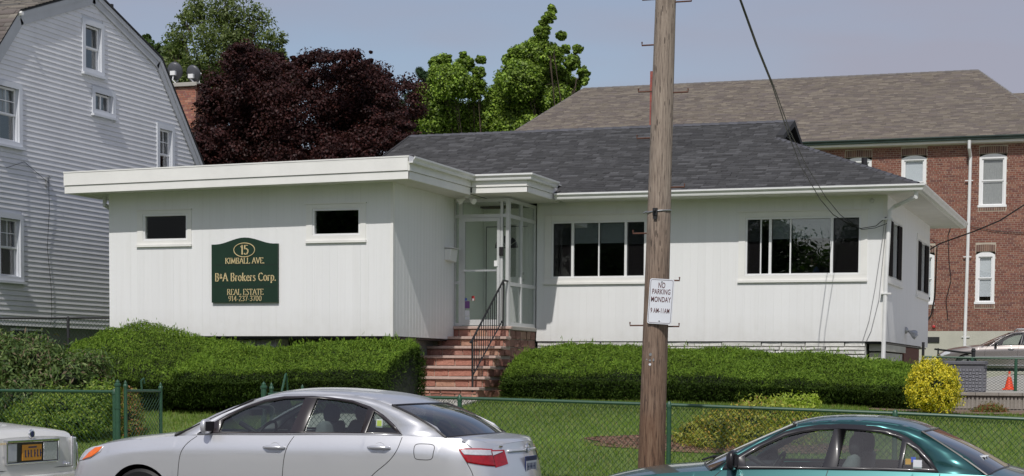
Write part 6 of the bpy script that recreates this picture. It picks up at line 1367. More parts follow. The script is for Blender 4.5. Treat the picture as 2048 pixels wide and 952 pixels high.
tree('purple_maple', 'wide dark purple leaved maple behind the flat office roof', (-20.3, 43.5, 1.5), mb_, 260000, .075, .052, [(.040, .014, .013), (.032, .012, .012), (.048, .016, .014)], [(.078, .025, .020)], .05, .3, 'darkleaf', .42, perclump=150, reach=.5, spread=.5, fill=.62)
ga = tb([(880, 128, 18), (930, 128, 16), (962, 120, 9), (958, 145, 12), (905, 165, 32), (862, 195, 28), (945, 175, 22), (890, 235, 42), (945, 240, 36), (855, 255, 28), (968, 215, 12), (918, 262, 34), (875, 150, 18), (895, 118, 8), (925, 108, 7)], 82, 1.6)
tree('sweetgum_tree', 'bright green tree left of the taller pointed one', (-30.3, 82.4, 1.6), ga, 110000, .13, .105, [(.22, .31, .05), (.175, .26, .04), (.27, .37, .06)], [(.08, .13, .03)], .2, .2, 'leaf', .38, perclump=44, reach=.8, spread=.5, fill=.3)
gb = tb([(1103, 18, 8), (1098, 35, 12), (1085, 62, 14), (1078, 85, 16), (1122, 72, 9), (1130, 98, 9), (1030, 104, 12), (1018, 120, 12), (1060, 110, 24), (1098, 110, 24), (1155, 98, 9), (1145, 125, 14), (1166, 145, 12), (1168, 162, 9), (1040, 160, 38), (1095, 165, 42), (1000, 195, 28), (1050, 220, 46), (1108, 200, 32), (988, 235, 26), (1145, 172, 16), (1065, 258, 26), (1020, 258, 30), (1040, 130, 22), (1125, 150, 16), (1005, 160, 14), (1088, 42, 8)], 83, 1.6)
tree('sweetgum_tree', 'tallest bright green tree with a pointed leader above the brown roof', (-25.8, 83.3, 1.6), gb, 175000, .13, .105, [(.22, .31, .05), (.175, .26, .04), (.27, .37, .06)], [(.08, .13, .03)], .2, .24, 'leaf', .38, perclump=44, reach=.8, spread=.5, fill=.3)
cn = tb([(815, 172, 8), (825, 195, 14), (838, 175, 10), (845, 150, 8), (838, 142, 6), (800, 215, 12), (815, 240, 22), (850, 215, 22), (835, 262, 24), (795, 250, 14), (862, 150, 8), (855, 170, 12)], 86, 1)
tree('pine_tree', 'blue green pine showing left of the bright green trees', (-36, 86, 1.6), cn, 18000, .34, .05, [(.04, .075, .035), (.05, .09, .045)], None, 0, .2, 'needle', .5, perclump=30)
lb = tb([(395, 22, 34), (455, 12, 36), (510, 35, 36), (548, 80, 24), (566, 108, 12), (358, 70, 26), (345, 105, 22), (415, 90, 50), (490, 95, 45), (335, 140, 22), (385, 150, 34), (455, 55, 40), (520, 120, 34), (470, 130, 30), (430, 150, 40), (350, 150, 24), (555, 115, 18), (372, 40, 16), (500, 150, 40)], 66, 1.5)
tree('locust_tree', 'tall airy grey green tree behind the purple maple', (-35.0, 66, 1.6), lb, 18000, .15, .08, [(.13, .165, .055), (.11, .145, .05), (.15, .19, .065)], [(.19, .23, .08)], .15, .3, 'leaf', .42, perclump=18, reach=.97, branchy=9, fill=.25)
db = tb([(290, 76, 7), (286, 90, 9), (300, 100, 14), (322, 108, 18), (312, 125, 24), (345, 120, 30), (370, 160, 34), (330, 165, 30), (410, 170, 40), (470, 165, 40), (540, 150, 36), (520, 180, 40), (350, 215, 40)], 70, 1.5)
tree('dark_bushy_tree', 'darker green tree just above the chimney with satellite dishes', (-41, 70, 1.6), db, 30000, .24, .16, [(.07, .115, .03), (.055, .095, .025)], [(.12, .15, .04)], .15, .3, 'leaf', .6, perclump=30)
rb_ = random.Random(3)
def far_tree(label, x, y, h, r, pal):
    bs = [(x + rb_.uniform(-r, r) * .7, y + rb_.uniform(-r, r) * .7, h * .62 + rb_.uniform(-.3, .32) * h, rb_.uniform(.3, .5) * r) for _ in range(20)]
    tree('street_tree', label, (x, y, -.2), bs, 45000, .2, .15, pal, None, 0, .3, 'leaf', 1.0, core=True, perclump=22)
P1_, P2_ = [(.05, .09, .025)], [(.045, .08, .02)]
far_tree('leafy street tree across the road, second from the right', -12.6, -24, 8.6, 3.6, P1_); far_tree('leafy street tree across the road in the middle', -17.2, -25.5, 9.4, 3.9, P2_)
far_tree('tall leafy street tree across the road, second from the left', -25, -24, 11.5, 5.0, P1_); far_tree('tall leafy street tree far across the road on the left', -36, -23, 12.5, 5.5, P2_)
far_tree('leafy street tree across the road on the right', 6, -24, 7, 4.0, P1_)
# ================================================================== cars
def poly_in(x, z, P):
    c = False; j = len(P) - 1
    for i in range(len(P)):
        xi, zi = P[i]; xj, zj = P[j]
        if (zi > z) != (zj > z) and x < (xj - xi) * (z - zi) / (zj - zi) + xi: c = not c
        j = i
    return c
def smoothpoly(P, n=3):
    """catmull-rom through points of an open polyline"""
    o = []
    for i in range(len(P) - 1):
        p0, p1, p2, p3 = [Vector(P[max(0, min(len(P) - 1, i + d))]) for d in (-1, 0, 1, 2)]
        for j in range(n):
            t = j / n; o.append(tuple(0.5 * ((2 * p1) + (p2 - p0) * t + (2 * p0 - 5 * p1 + 4 * p2 - p3) * t * t + (3 * p1 - p0 - 3 * p2 + p3) * t ** 3)))
    o.append(tuple(P[-1])); return o
class Car:
    def __init__(s, name, label, X, Y, zg, tilt, p, paint):
        s.p = p; s.t = thing(name, label, 'car', (0, 0, 0)); s.paint = paint; s.pos = (X, Y, zg, tilt)
        s.W = pchip(p['W']); s.zs = pchip(p['zs']); s.zt = pchip(p['zt']); s.zb = pchip(p['zb']); s.L = p['L']
        s.prof = pchip(p.get('prof', [(0, .945), (.25, .975), (.5, 1.0), (.72, .997), (.82, .992), (.9, .972), (1, .93)]))
        s.lean = p.get('lean', 0.0); s.bul = p.get('bul', .035)
    def z0(s, x):
        z = s.zb(x)
        for (xc, R) in s.p['arch']:
            if abs(x - xc) < R: z = max(z, s.p['zax'] + math.sqrt(R * R - (x - xc) ** 2))
        return z
    def h(s, x, z): return (z - .22) / (s.zs(x) - .22)
    def yb(s, x): return s.W(x) * s.prof(1.0)
    def side(s, x, z, off=0.0):
        y = s.W(x) * s.prof(min(1, max(0, s.h(x, z)))); return (s.shx(x, z), -(y + off), z)
    def shx(s, x, z):
        b = max(0, (x - (s.L - .5)) / .5); a = max(0, (.35 - x) / .35)
        return x - s.lean * b * b * max(0, z - .55) ** 1.5 * 3.0 + .25 * a * max(0, z - .5) 
    def gside(s, x, z, off=0.0):
        """greenhouse surface: tumbles inward above the belt"""
        xx = min(x, s.p['xrb']); d = max(0, z - s.zs(xx)); y = s.yb(xx) - s.p['k'] * d - s.p.get('k2', .25) * d * d; return (x, -(y + off), z)
    def stations(s):
        xs_ = list(np.linspace(0, .5, 12)) + list(np.linspace(.5, s.L - .6, 70)) + list(np.linspace(s.L - .6, s.L, 14))
        for (xc, R) in s.p['arch']: xs_ += [xc + R * math.cos(a) for a in np.linspace(.001, math.pi - .001, 25)] + [xc - R - .001, xc + R + .001]
        return sorted(set(round(float(x), 4) for x in xs_ if 0 <= x <= s.L))
    def mir(s, V): return [(v[0], -v[1], v[2]) for v in V]
    def b(s, mb, name, m, parent=None, **kw): return mb.build(name, m, parent or s.t, local=True, **kw)
    def body(s):
        mb = MB(); xs_ = s.stations(); nv = 18
        for sg in (1, -1):
            V = []
            for x in xs_:
                z0, z1 = s.z0(x), s.zs(x)
                for j in range(nv):
                    v = (j / (nv - 1)); z = z0 + (z1 - z0) * v; q = s.side(x, z); V.append((q[0], q[1] * sg, q[2]))
            Fc = [(i * nv + j, (i + 1) * nv + j, (i + 1) * nv + j + 1, i * nv + j + 1) for i in range(len(xs_) - 1) for j in range(nv - 1)]
            mb.add(V, Fc)
        for xe in (0, s.L):   # nose and tail caps
            n = 13; V = []; z0, z1 = s.z0(xe), s.zs(xe)
            for j in range(nv):
                z = z0 + (z1 - z0) * j / (nv - 1); q = s.side(xe, z)
                for i in range(n):
                    u = -1 + 2 * i / (n - 1); bul = (s.bul if xe else .05) * (1 - u * u); V.append((q[0] + (bul if xe else -bul), q[1] * -u, z + (s.zt(xe) - z1) * (1 - abs(u) ** 2.4) * (j == nv - 1)))
            mb.add(V, [(j * n + i, j * n + i + 1, (j + 1) * n + i + 1, (j + 1) * n + i) for j in range(nv - 1) for i in range(n - 1)])
        def top(xa, xb, n):
            V = []; m_ = 25
            for i in range(n):
                for j in range(m_):
                    q = -1 + 2 * j / (m_ - 1); x = xa(q) + (xb(q) - xa(q)) * i / (n - 1); e = -.05 * (1 - q * q) * max(0, 1 - x / .4) ** 2 + s.bul * (1 - q * q) * max(0, (x - s.L + .5) / .5) ** 2
                    z = s.zs(x) + (s.zt(x) - s.zs(x)) * (1 - abs(q) ** 2.4); V.append((s.shx(x, z) + e, q * s.yb(x), z))
            mb.add(V, [(i * m_ + j, i * m_ + j + 1, (i + 1) * m_ + j + 1, (i + 1) * m_ + j) for i in range(n - 1) for j in range(m_ - 1)])
        p = s.p
        top(lambda q: 0.0, lambda q: p['xw'] + p['cw'] * q * q, 26); top(lambda q: p['xr'] - p['cr'] * q * q, lambda q: s.L, 20)
        o = s.b(mb, 'body', s.paint, smooth=50, merge=.0012)
        # side frame with the window opening cut out
        mb = MB(); out = p['apil'] + p['rail'][1:] + p['cpil'][1:]
        nb = 14; xa, xb = out[-1][0], out[0][0]; base = [(xa + (xb - xa) * i / nb, 0) for i in range(1, nb)]; base = [(x, s.zs(x)) for x, _ in base]
        loop = out + base
        tri = tessellate_polygon([[Vector((a, c, 0)) for a, c in loop], [Vector((a, c, 0)) for a, c in p['dlo']]]); P = loop + p['dlo']
        for sg in (1, -1): mb.add([(lambda g_: (g_[0], g_[1] * sg, g_[2]))(s.gside(a, c)) for a, c in P], [tuple(t) for t in tri])
        # roof patch between the two rails
        R = smoothpoly(p['rail'], 4); m_ = 17; V = []; rf_, rr_ = p['rf'], p['rr']
        for i, (x, z) in enumerate(R):
            y = -s.gside(x, z)[1]; t = i / (len(R) - 1)
            for j in range(m_):
                q = -1 + 2 * j / (m_ - 1); V.append((x + (rf_ * (1 - t) ** 3 + rr_ * t ** 3) * (1 - q * q), q * y, z + p['crown'] * (1 - abs(q) ** 2.2) * (1 - .75 * (2 * t - 1) ** 4)))
        mb.add(V, [(i * m_ + j, i * m_ + j + 1, (i + 1) * m_ + j + 1, (i + 1) * m_ + j) for i in range(len(R) - 1) for j in range(m_ - 1)])
        s.roofF, s.roofR = V[:m_], V[-m_:]
        g_ = s.b(mb, 'roof', s.paint, smooth=50, merge=.004)
        sm = g_.modifiers.new('s', 'SOLIDIFY'); sm.thickness = .012; sm.offset = -1
        ln = MB(); Vl = [(v[0], v[1] * .96, v[2] - .025) for v in V]; ln.add(Vl, [(i * m_ + j, i * m_ + j + 1, (i + 1) * m_ + j + 1, (i + 1) * m_ + j) for i in range(len(R) - 1) for j in range(m_ - 1)]); s.b(ln, 'headliner', M['seatgrey'], recalc=False)
        # windscreen and rear glass
        def screen(top, base_x, c, zf, name, m_g, bulge):
            n = 8; V = []
            for i in range(n):
                t = i / (n - 1)
                for j in range(m_):
                    q = -1 + 2 * j / (m_ - 1); xb_ = base_x(q); bp = Vector((xb_, q * s.yb(min(max(xb_, 0), s.L)), s.zs(xb_) + (s.zt(xb_) - s.zs(xb_)) * (1 - abs(q) ** 2.4))); tp = Vector(top[j]); w_ = tp.lerp(bp, t); 
                    nrm = Vector((-1 if base_x is xwb else 1, 0, .6)).normalized(); V.append(tuple(w_ + nrm * (bulge if base_x is xrb else p.get('ws', .02)) * math.sin(math.pi * t) * (1 - .5 * q * q)))
            gm = MB(); gm.add(V, [(i * m_ + j, i * m_ + j + 1, (i + 1) * m_ + j + 1, (i + 1) * m_ + j) for i in range(n - 1) for j in range(m_ - 1)]); o_ = s.b(gm, name, m_g, smooth='all', recalc=False)
            em = MB(); col = lambda j: [Vector(V[i * m_ + j]) + Vector((0, 0, .004)) for i in range(n)]
            for j in (0, m_ - 1):
                c_ = col(j); em.tube(c_, p.get('seal', .014), 5)
            em.tube([Vector(v) for v in V[-m_:]], .01, 5); em.tube([Vector(v) + Vector((0, 0, .002)) for v in V[:m_]], .009, 5)
            s.b(em, 'window_seal', M['blackgloss'], o_); return V
        xwb = lambda q: p['xw'] + p['cw'] * q * q
        xrb = lambda q: p['xr'] - p['cr'] * q * q
        s.wsV = screen(s.roofF, xwb, 0, 0, 'windscreen', M['cglass'], .03); s.rgV = screen(s.roofR, xrb, 0, 0, 'rear_window', M['cglass2'], p.get('rb', .02))
        # door frames, glass
        for sg in (1, -1):
            fr = lambda a, c, off: (lambda g_: (g_[0], g_[1] * sg, g_[2]))(s.gside(a, c, off))
            tri = tessellate_polygon([[Vector((a, c, 0)) for a, c in L_] for L_ in [p['dlo']] + p['glass']]); P = [q for L_ in [p['dlo']] + p['glass'] for q in L_]
            mb = MB(); mb.add([fr(a, c, p.get('fo', .002)) for a, c in P], [tuple(t) for t in tri]); o_ = s.b(mb, 'window_frame', p['frame'], smooth=30); sm = o_.modifiers.new('s', 'SOLIDIFY'); sm.thickness = .02; sm.offset = 0
            for gl in p['glass']:
                tri = tessellate_polygon([[Vector((a, c, 0)) for a, c in gl]]); mb = MB(); mb.add([fr(a, c, -.008) for a, c in gl], [tuple(t) for t in tri]); s.b(mb, 'side_window', M['cglass'], smooth='all')
                mb = MB(); mb.tube([fr(a, c, .004) for a, c in gl], .0045, 4, closed=True); s.b(mb, 'window_rubber', M['black'], recalc=True)
            if p.get('trimline'):
                mb = MB(); mb.tube([fr(a, c, .006) for a, c in p['dlo']], .0065, 5, closed=True); s.b(mb, 'window_trim', p['trimline'], smooth='all')
            for li in p['seams']:
                mb = MB(); L_ = smoothpoly(li, 5)
                for a_, b_ in zip(L_[:-1], L_[1:]):
                    A = [s.side(a_[0], a_[1], .0012), s.side(b_[0], b_[1], .0012)]; w_ = .0032; d = Vector((b_[0] - a_[0], 0, b_[1] - a_[1])).normalized(); nn = Vector((-d.z, 0, d.x)) * w_
                    mb.add([(A[0][0] - nn.x, A[0][1] * sg, A[0][2] - nn.z), (A[1][0] - nn.x, A[1][1] * sg, A[1][2] - nn.z), (A[1][0] + nn.x, A[1][1] * sg, A[1][2] + nn.z), (A[0][0] + nn.x, A[0][1] * sg, A[0][2] + nn.z), (A[0][0], (A[0][1] + .006) * sg, A[0][2]), (A[1][0], (A[1][1] + .006) * sg, A[1][2])], [(0, 1, 2, 3), (0, 4, 5, 1), (3, 2, 5, 4)])
                s.b(mb, 'door_gap', M['black'])
            for (xh, zh, ln_) in p['handles']:
                c = Vector(s.side(xh, zh)); y0 = c.y
                mb = MB(); V = [(xh - ln_ / 2, y0 - .006, zh), (xh - ln_ * .3, y0 - .034, zh + .004), (xh + ln_ * .3, y0 - .034, zh + .006), (xh + ln_ / 2, y0 - .006, zh + .004)]
                mb.tube([(a, b_ * sg, c_) for a, b_, c_ in V], [.012, .0175, .0175, .012], 8); hd = s.b(mb, 'door_handle', p.get('hm', s.paint), smooth='all')
                if p.get('cup', True):
                    mb = MB(); n = 14; V = [(xh, y0 * sg - .0015 * sg, zh)] + [(xh + .056 * math.cos(2 * math.pi * i / n), (s.side(xh, zh + .05 * math.sin(2 * math.pi * i / n))[1] - .0018) * sg, zh + .05 * math.sin(2 * math.pi * i / n)) for i in range(n)]
                    V[0] = (xh, (y0 + .02) * sg, zh); mb.add(V, [(0, 1 + i, 1 + (i + 1) % n) for i in range(n)]); s.b(mb, 'handle_recess', s.paint, hd, smooth='all')
            for (poly, mt, nm, off) in p['patches']: s.patch(poly, mt, nm, off, sg)
            mx_ = p['mirror']; mb = MB(); c = Vector((mx_[0], s.gside(mx_[0], mx_[1])[1] - .105, mx_[1])); V = []; nr, nc = 9, 12
            for i in range(nr):
                a = math.pi * i / (nr - 1)
                for j in range(nc):
                    t = 2 * math.pi * j / nc; ex = abs(math.cos(t)) ** .6 * math.copysign(1, math.cos(t)); ez = abs(math.sin(t)) ** .6 * math.copysign(1, math.sin(t)); V.append((c.x - .055 * math.cos(a) * (1 if math.cos(a) > 0 else .45), (c.y + .088 * p.get('msc', 1) * ex * math.sin(a) ** .6) * sg, c.z + .072 * p.get('msc', 1) * ez * math.sin(a) ** .6))
            mb.add(V, [(i * nc + j, i * nc + (j + 1) % nc, (i + 1) * nc + (j + 1) % nc, (i + 1) * nc + j) for i in range(nr - 1) for j in range(nc)]); mo = s.b(mb, 'door_mirror', p['mm'], smooth='all')
            mb = MB(); mb.tube([(c.x + .0, (c.y + .06) * sg, c.z - .05), (c.x + .02, (c.y + .13) * sg, c.z - .06)], .018, 6); s.b(mb, 'mirror_stalk', M['blackgloss'], mo)
            mb = MB(); mb.add([(c.x + .028, (c.y + .085) * sg, c.z - .045), (c.x + .028, (c.y - .085) * sg, c.z - .045), (c.x + .028, (c.y - .085) * sg, c.z + .045), (c.x + .028, (c.y + .085) * sg, c.z + .045)], [(0, 1, 2, 3)]); s.b(mb, 'mirror_glass', M['blackgloss'], mo)
        # wheels, wells, underside
        for (xc, R) in p['arch']:
            for sg in (1, -1):
                y = -(s.W(xc) - .02); mb = MB(); r = p['rw']
                mb.lathe([(r * .62, .02), (r * .9, .0), (r * .985, .02), (r, .05), (r, .18), (r * .97, .2), (r * .6, .2)], (xc, y if sg > 0 else -y - .2, p['zax']), 32, axis='y'); wh = s.b(mb, 'wheel', M['black'], smooth=40)
                mb = MB(); yo = y + .018 if sg > 0 else -y - .018
                for i in range(5):
                    a = 2 * math.pi * i / 5; d = Vector((math.cos(a), 0, math.sin(a))); n_ = Vector((-d.z, 0, d.x)); cc = Vector((xc, yo, p['zax'])); V = [cc + d * .05 + n_ * .045, cc + d * r * .6 + n_ * .03, cc + d * r * .6 - n_ * .03, cc + d * .05 - n_ * .045]
                    mb.hexa([tuple(v) for v in V] + [(v.x, v.y + .03 * sg, v.z) for v in V])
                mb.lathe([(r * .60, 0), (r * .64, .01 * sg), (r * .60, .02 * sg)], (xc, yo, p['zax']), 32, axis='y'); s.b(mb, 'rim', M['alloy'], wh)
            mb = MB(); n = 20; yw = s.W(xc) * .965; V = []
            for sgn in (-1, 1):
                for i in range(n + 1):
                    a = math.pi * i / n; V.append((xc + (R + .004) * math.cos(a), sgn * yw, p['zax'] + (R + .004) * math.sin(a)))
            mb.add(V, [(i, i + 1, n + 2 + i, n + 1 + i) for i in range(n)]); s.b(mb, 'wheel_well', M['black'], recalc=False)
        mb = MB(); mb.box(.25, s.L - .3, -s.W(2) * .86, s.W(2) * .86, .17, .26); s.b(mb, 'underbody', M['black'])
        # cabin
        mb = MB(); xa, xb = p['xw'] + .25, p['xr'] - .35; yw = s.W(2) * .88; mb.box(xa, xb, -yw, yw, .27, .34); mb.box(xa - .05, xa, -yw, yw, .27, s.zs(xa) - .03); mb.box(xb, xb + .05, -yw, yw, .27, s.zs(xb) - .05)
        mb.box(xb, p['xr'] - .02, -yw * .9, yw * .9, s.zs(xb) - .05, s.zs(xb) - .03)
        for sg in (-1, 1): mb.box(xa, xb, sg * yw - .03 * sg, sg * yw, .34, s.zs(2) - .06)
        s.b(mb, 'cabin_floor', M['seat'])
        mb = MB(); zd = s.zs(xa) + .015; mb.hexa([(p['xw'] + .16, -yw, zd - .12), (xa + .35, -yw, zd - .14), (xa + .35, yw, zd - .14), (p['xw'] + .16, yw, zd - .12), (p['xw'] + .2, -yw * .93, zd + .0), (xa + .30, -yw * .93, zd + .03), (xa + .30, yw * .93, zd + .03), (p['xw'] + .2, yw * .93, zd + .0)]); s.b(mb, 'dashboard', M['seat'], bevel=.01)
        xd = p['xdr']
        mb = MB(); c = Vector((xd - .52, -.37, zd - .02)); ax = Vector((.85, 0, -.45)).normalized(); e1 = Vector((0, 1, 0)); e2 = ax.cross(e1)
        mb.tube([c + e1 * .185 * math.cos(a) + e2 * .185 * math.sin(a) for a in np.linspace(0, 2 * math.pi, 25)[:-1]], .014, 6, closed=True); mb.tube([c - e1 * .18, c + e1 * .18], .012, 5); mb.tube([c, c + ax * -.3], .025, 6); s.b(mb, 'steering_wheel', M['black'], smooth='all')
        mb = MB(); xm = s.wsV[2 * m_ + m_ // 2]; mb.box(xm[0] + .06, xm[0] + .085, -.12, .12, xm[2] - .08, xm[2] - .02); s.b(mb, 'rear_view_mirror', M['black'])
        for (xq, ys_, rear) in [(xd, (-.37, .37), False), (xd + p['row'], (-.42, 0, .42), True)]:
            for yq in ys_:
                zr = s.zs(xd); mb = MB(); prof2 = [(xq - .42, .40), (xq - .45, .53), (xq - .03, .50), (xq + .10, zr + (.02 if not rear else -.05)), (xq + .17, zr + (.14 if not rear else -.02)), (xq + .24, zr + .12 if not rear else zr - .02), (xq + .20, .60), (xq + .10, .38)]
                w_ = .24 if not rear else .205; mb.prism(prof2, lambda a, c: (a, yq - w_, c), lambda a, c: (a, yq + w_, c)); st = s.b(mb, 'seat', M['seatgrey'] if not rear else M['seat'], bevel=.03, smooth='all')
                mb = MB(); hz_ = zr + (.20 if not rear else .06); hx_ = xq + (.19 if not rear else .2); V = []; nr, nc = 8, 12
                for i in range(nr):
                    a = math.pi * i / (nr - 1)
                    for j in range(nc):
                        t = 2 * math.pi * j / nc; V.append((hx_ + .055 * math.cos(a), yq + .135 * math.cos(t) * math.sin(a) ** .5, hz_ + .10 * math.sin(t) * math.sin(a) ** .5))
                mb.add(V, [(i * nc + j, i * nc + (j + 1) % nc, (i + 1) * nc + (j + 1) % nc, (i + 1) * nc + j) for i in range(nr - 1) for j in range(nc)]); s.b(mb, 'headrest', M['seat'], st, smooth='all')
        for f in p.get('extra', []): f(s)
        X, Y, zg, tilt = s.pos; s.t.location = (X, Y, zg); s.t.rotation_euler = (0, tilt, 0)
        return s
    def patch(s, poly, mt, nm, off, sg, n=46):
        xs_ = [q[0] for q in poly]; zs_ = [q[1] for q in poly]; x0, x1, z0, z1 = min(xs_), max(xs_), min(zs_), max(zs_); nz_ = max(6, int(n * (z1 - z0) / (x1 - x0) * 1.4)); nz_ = min(nz_, 60)
        V, Fc, ix = [], [], {}
        for i in range(n):
            xa = x0 + (x1 - x0) * (i + .5) / n
            # column extents of the polygon
            zz = []
            for (a, b_) in zip(poly, poly[1:] + poly[:1]):
                if (a[0] > xa) != (b_[0] > xa): zz.append(a[1] + (b_[1] - a[1]) * (xa - a[0]) / (b_[0] - a[0]))
            zz.sort(); ix[i] = zz[:1] + zz[-1:] if len(zz) >= 2 else None
        cols_ = [i for i in range(n) if ix[i]]
        mb = MB(); m_ = 10
        for i in cols_:
            xa = x0 + (x1 - x0) * (i + .5) / n; lo, hi = ix[i]
            for j in range(m_): q = s.side(min(xa, s.L), lo + (hi - lo) * j / (m_ - 1), off); V.append((q[0], q[1] * sg, q[2]))
        Fc = [(i * m_ + j, (i + 1) * m_ + j, (i + 1) * m_ + j + 1, i * m_ + j + 1) for i in range(len(cols_) - 1) for j in range(m_ - 1)]
        mb.add(V, Fc); o = s.b(mb, nm, mt, smooth='all'); sm = o.modifiers.new('s', 'SOLIDIFY'); sm.thickness = .006; sm.offset = 0; return o

tilt = math.atan(0.0211)
# ---- silver sedan
pS = dict(L=4.56, bul=.12, W=[(0, .52), (.06, .62), (.2, .76), (.45, .85), (.9, .895), (2.2, .91), (3.4, .905), (4.1, .87), (4.3, .83), (4.43, .77), (4.51, .70), (4.56, .61)],
 zs=[(0, .66), (.14, .73), (.45, .855), (.9, .935), (1.5, .995), (2.4, 1.03), (3.4, 1.07), (3.9, 1.075), (4.3, 1.062), (4.5, 1.04), (4.56, 1.0)],
 zt=[(0, .70), (.14, .80), (.44, .915), (.84, .975), (1.2, 1.02), (1.5, 1.06), (2, 1.1), (3.6, 1.12), (4.2, 1.095), (4.4, 1.072), (4.5, 1.06), (4.56, 1.035)],
 zb=[(0, .24), (.3, .2), (4.2, .2), (4.56, .3)], arch=[(.965, .365), (3.665, .365)], zax=.335, rw=.325, k=.42, k2=.35, lean=.12,
 xw=1.07, cw=.25, xr=4.23, cr=.15, xrb=4.2,
 apil=[(1.32, .972), (1.42, 1.04), (1.54, 1.118), (1.70, 1.205), (1.87, 1.28), (2.06, 1.345)], rail=[(2.06, 1.345), (2.25, 1.40), (2.5, 1.432), (2.8, 1.437), (3.1, 1.42), (3.32, 1.392), (3.50, 1.345)],
 cpil=[(3.50, 1.345), (3.75, 1.262), (3.98, 1.165), (4.08, 1.068)],
 dlo=[(1.56, 1.012), (1.707, 1.122), (1.84, 1.206), (1.999, 1.284), (2.184, 1.352), (2.377, 1.39), (2.672, 1.402), (2.871, 1.395), (3.10, 1.374), (3.29, 1.325), (3.45, 1.25), (3.57, 1.17), (3.66, 1.085), (3.3, 1.075), (2.6, 1.052), (2.0, 1.028)],
 glass=[[(1.785, 1.036), (1.797, 1.152), (1.939, 1.234), (2.004, 1.268), (2.19, 1.334), (2.381, 1.372), (2.60, 1.384), (2.535, 1.064)], [(2.665, 1.07), (2.721, 1.384), (2.925, 1.376), (3.10, 1.355), (3.27, 1.308), (3.25, 1.086)], [(3.30, 1.088), (3.335, 1.285), (3.46, 1.21), (3.56, 1.14), (3.61, 1.097)]],
 frame=mat('brown_black_door_frame', (.03, .024, .026), .3, coat=.3), trimline=M['silver'],
 seams=[[(1.56, .992), (1.455, .90), (1.40, .76), (1.387, .45), (1.40, .3)], [(2.58, 1.03), (2.53, .927), (2.50, .764), (2.492, .5), (2.5, .3)], [(3.665, 1.062), (3.635, .945), (3.56, .84), (3.40, .70), (3.3, .56), (3.25, .35)], [(3.81, .885), (3.80, .93), (3.80, .985), (3.825, 1.006), (3.90, 1.01), (3.965, 1.006), (3.99, .985), (3.985, .93), (3.98, .89), (3.955, .87), (3.89, .866), (3.83, .87), (3.81, .885)], [(4.31, .855), (4.36, .75), (4.38, .6)], [(4.11, 1.064), (4.25, 1.045), (4.36, .99)]],
 handles=[(2.40, .917, .22), (3.46, .958, .22)],
 patches=[([(4.225, .975), (4.30, .985), (4.46, .985), (4.555, .978), (4.555, .82), (4.50, .828), (4.40, .842), (4.31, .857)], M['redlens'], 'tail_light', .006),
          ([(4.25, .966), (4.30, .974), (4.46, .974), (4.55, .968), (4.55, .922), (4.45, .924), (4.29, .928)], M['clearlens'], 'tail_light_lens', .011),
          ([(.10, .70), (.25, .80), (.40, .845), (.52, .853), (.50, .80), (.38, .73), (.16, .69)], M['clearlens'], 'headlight', .005), ([(.24, .705), (.42, .835), (.51, .849), (.48, .80), (.40, .745)], M['amber'], 'turn_signal', .011)],
 mirror=(1.70, 1.092), mm=M['silver'], xdr=2.55, row=.83, rf=-.14, rr=.10, crown=.045, seal=.012, ws=.008, rb=.055)
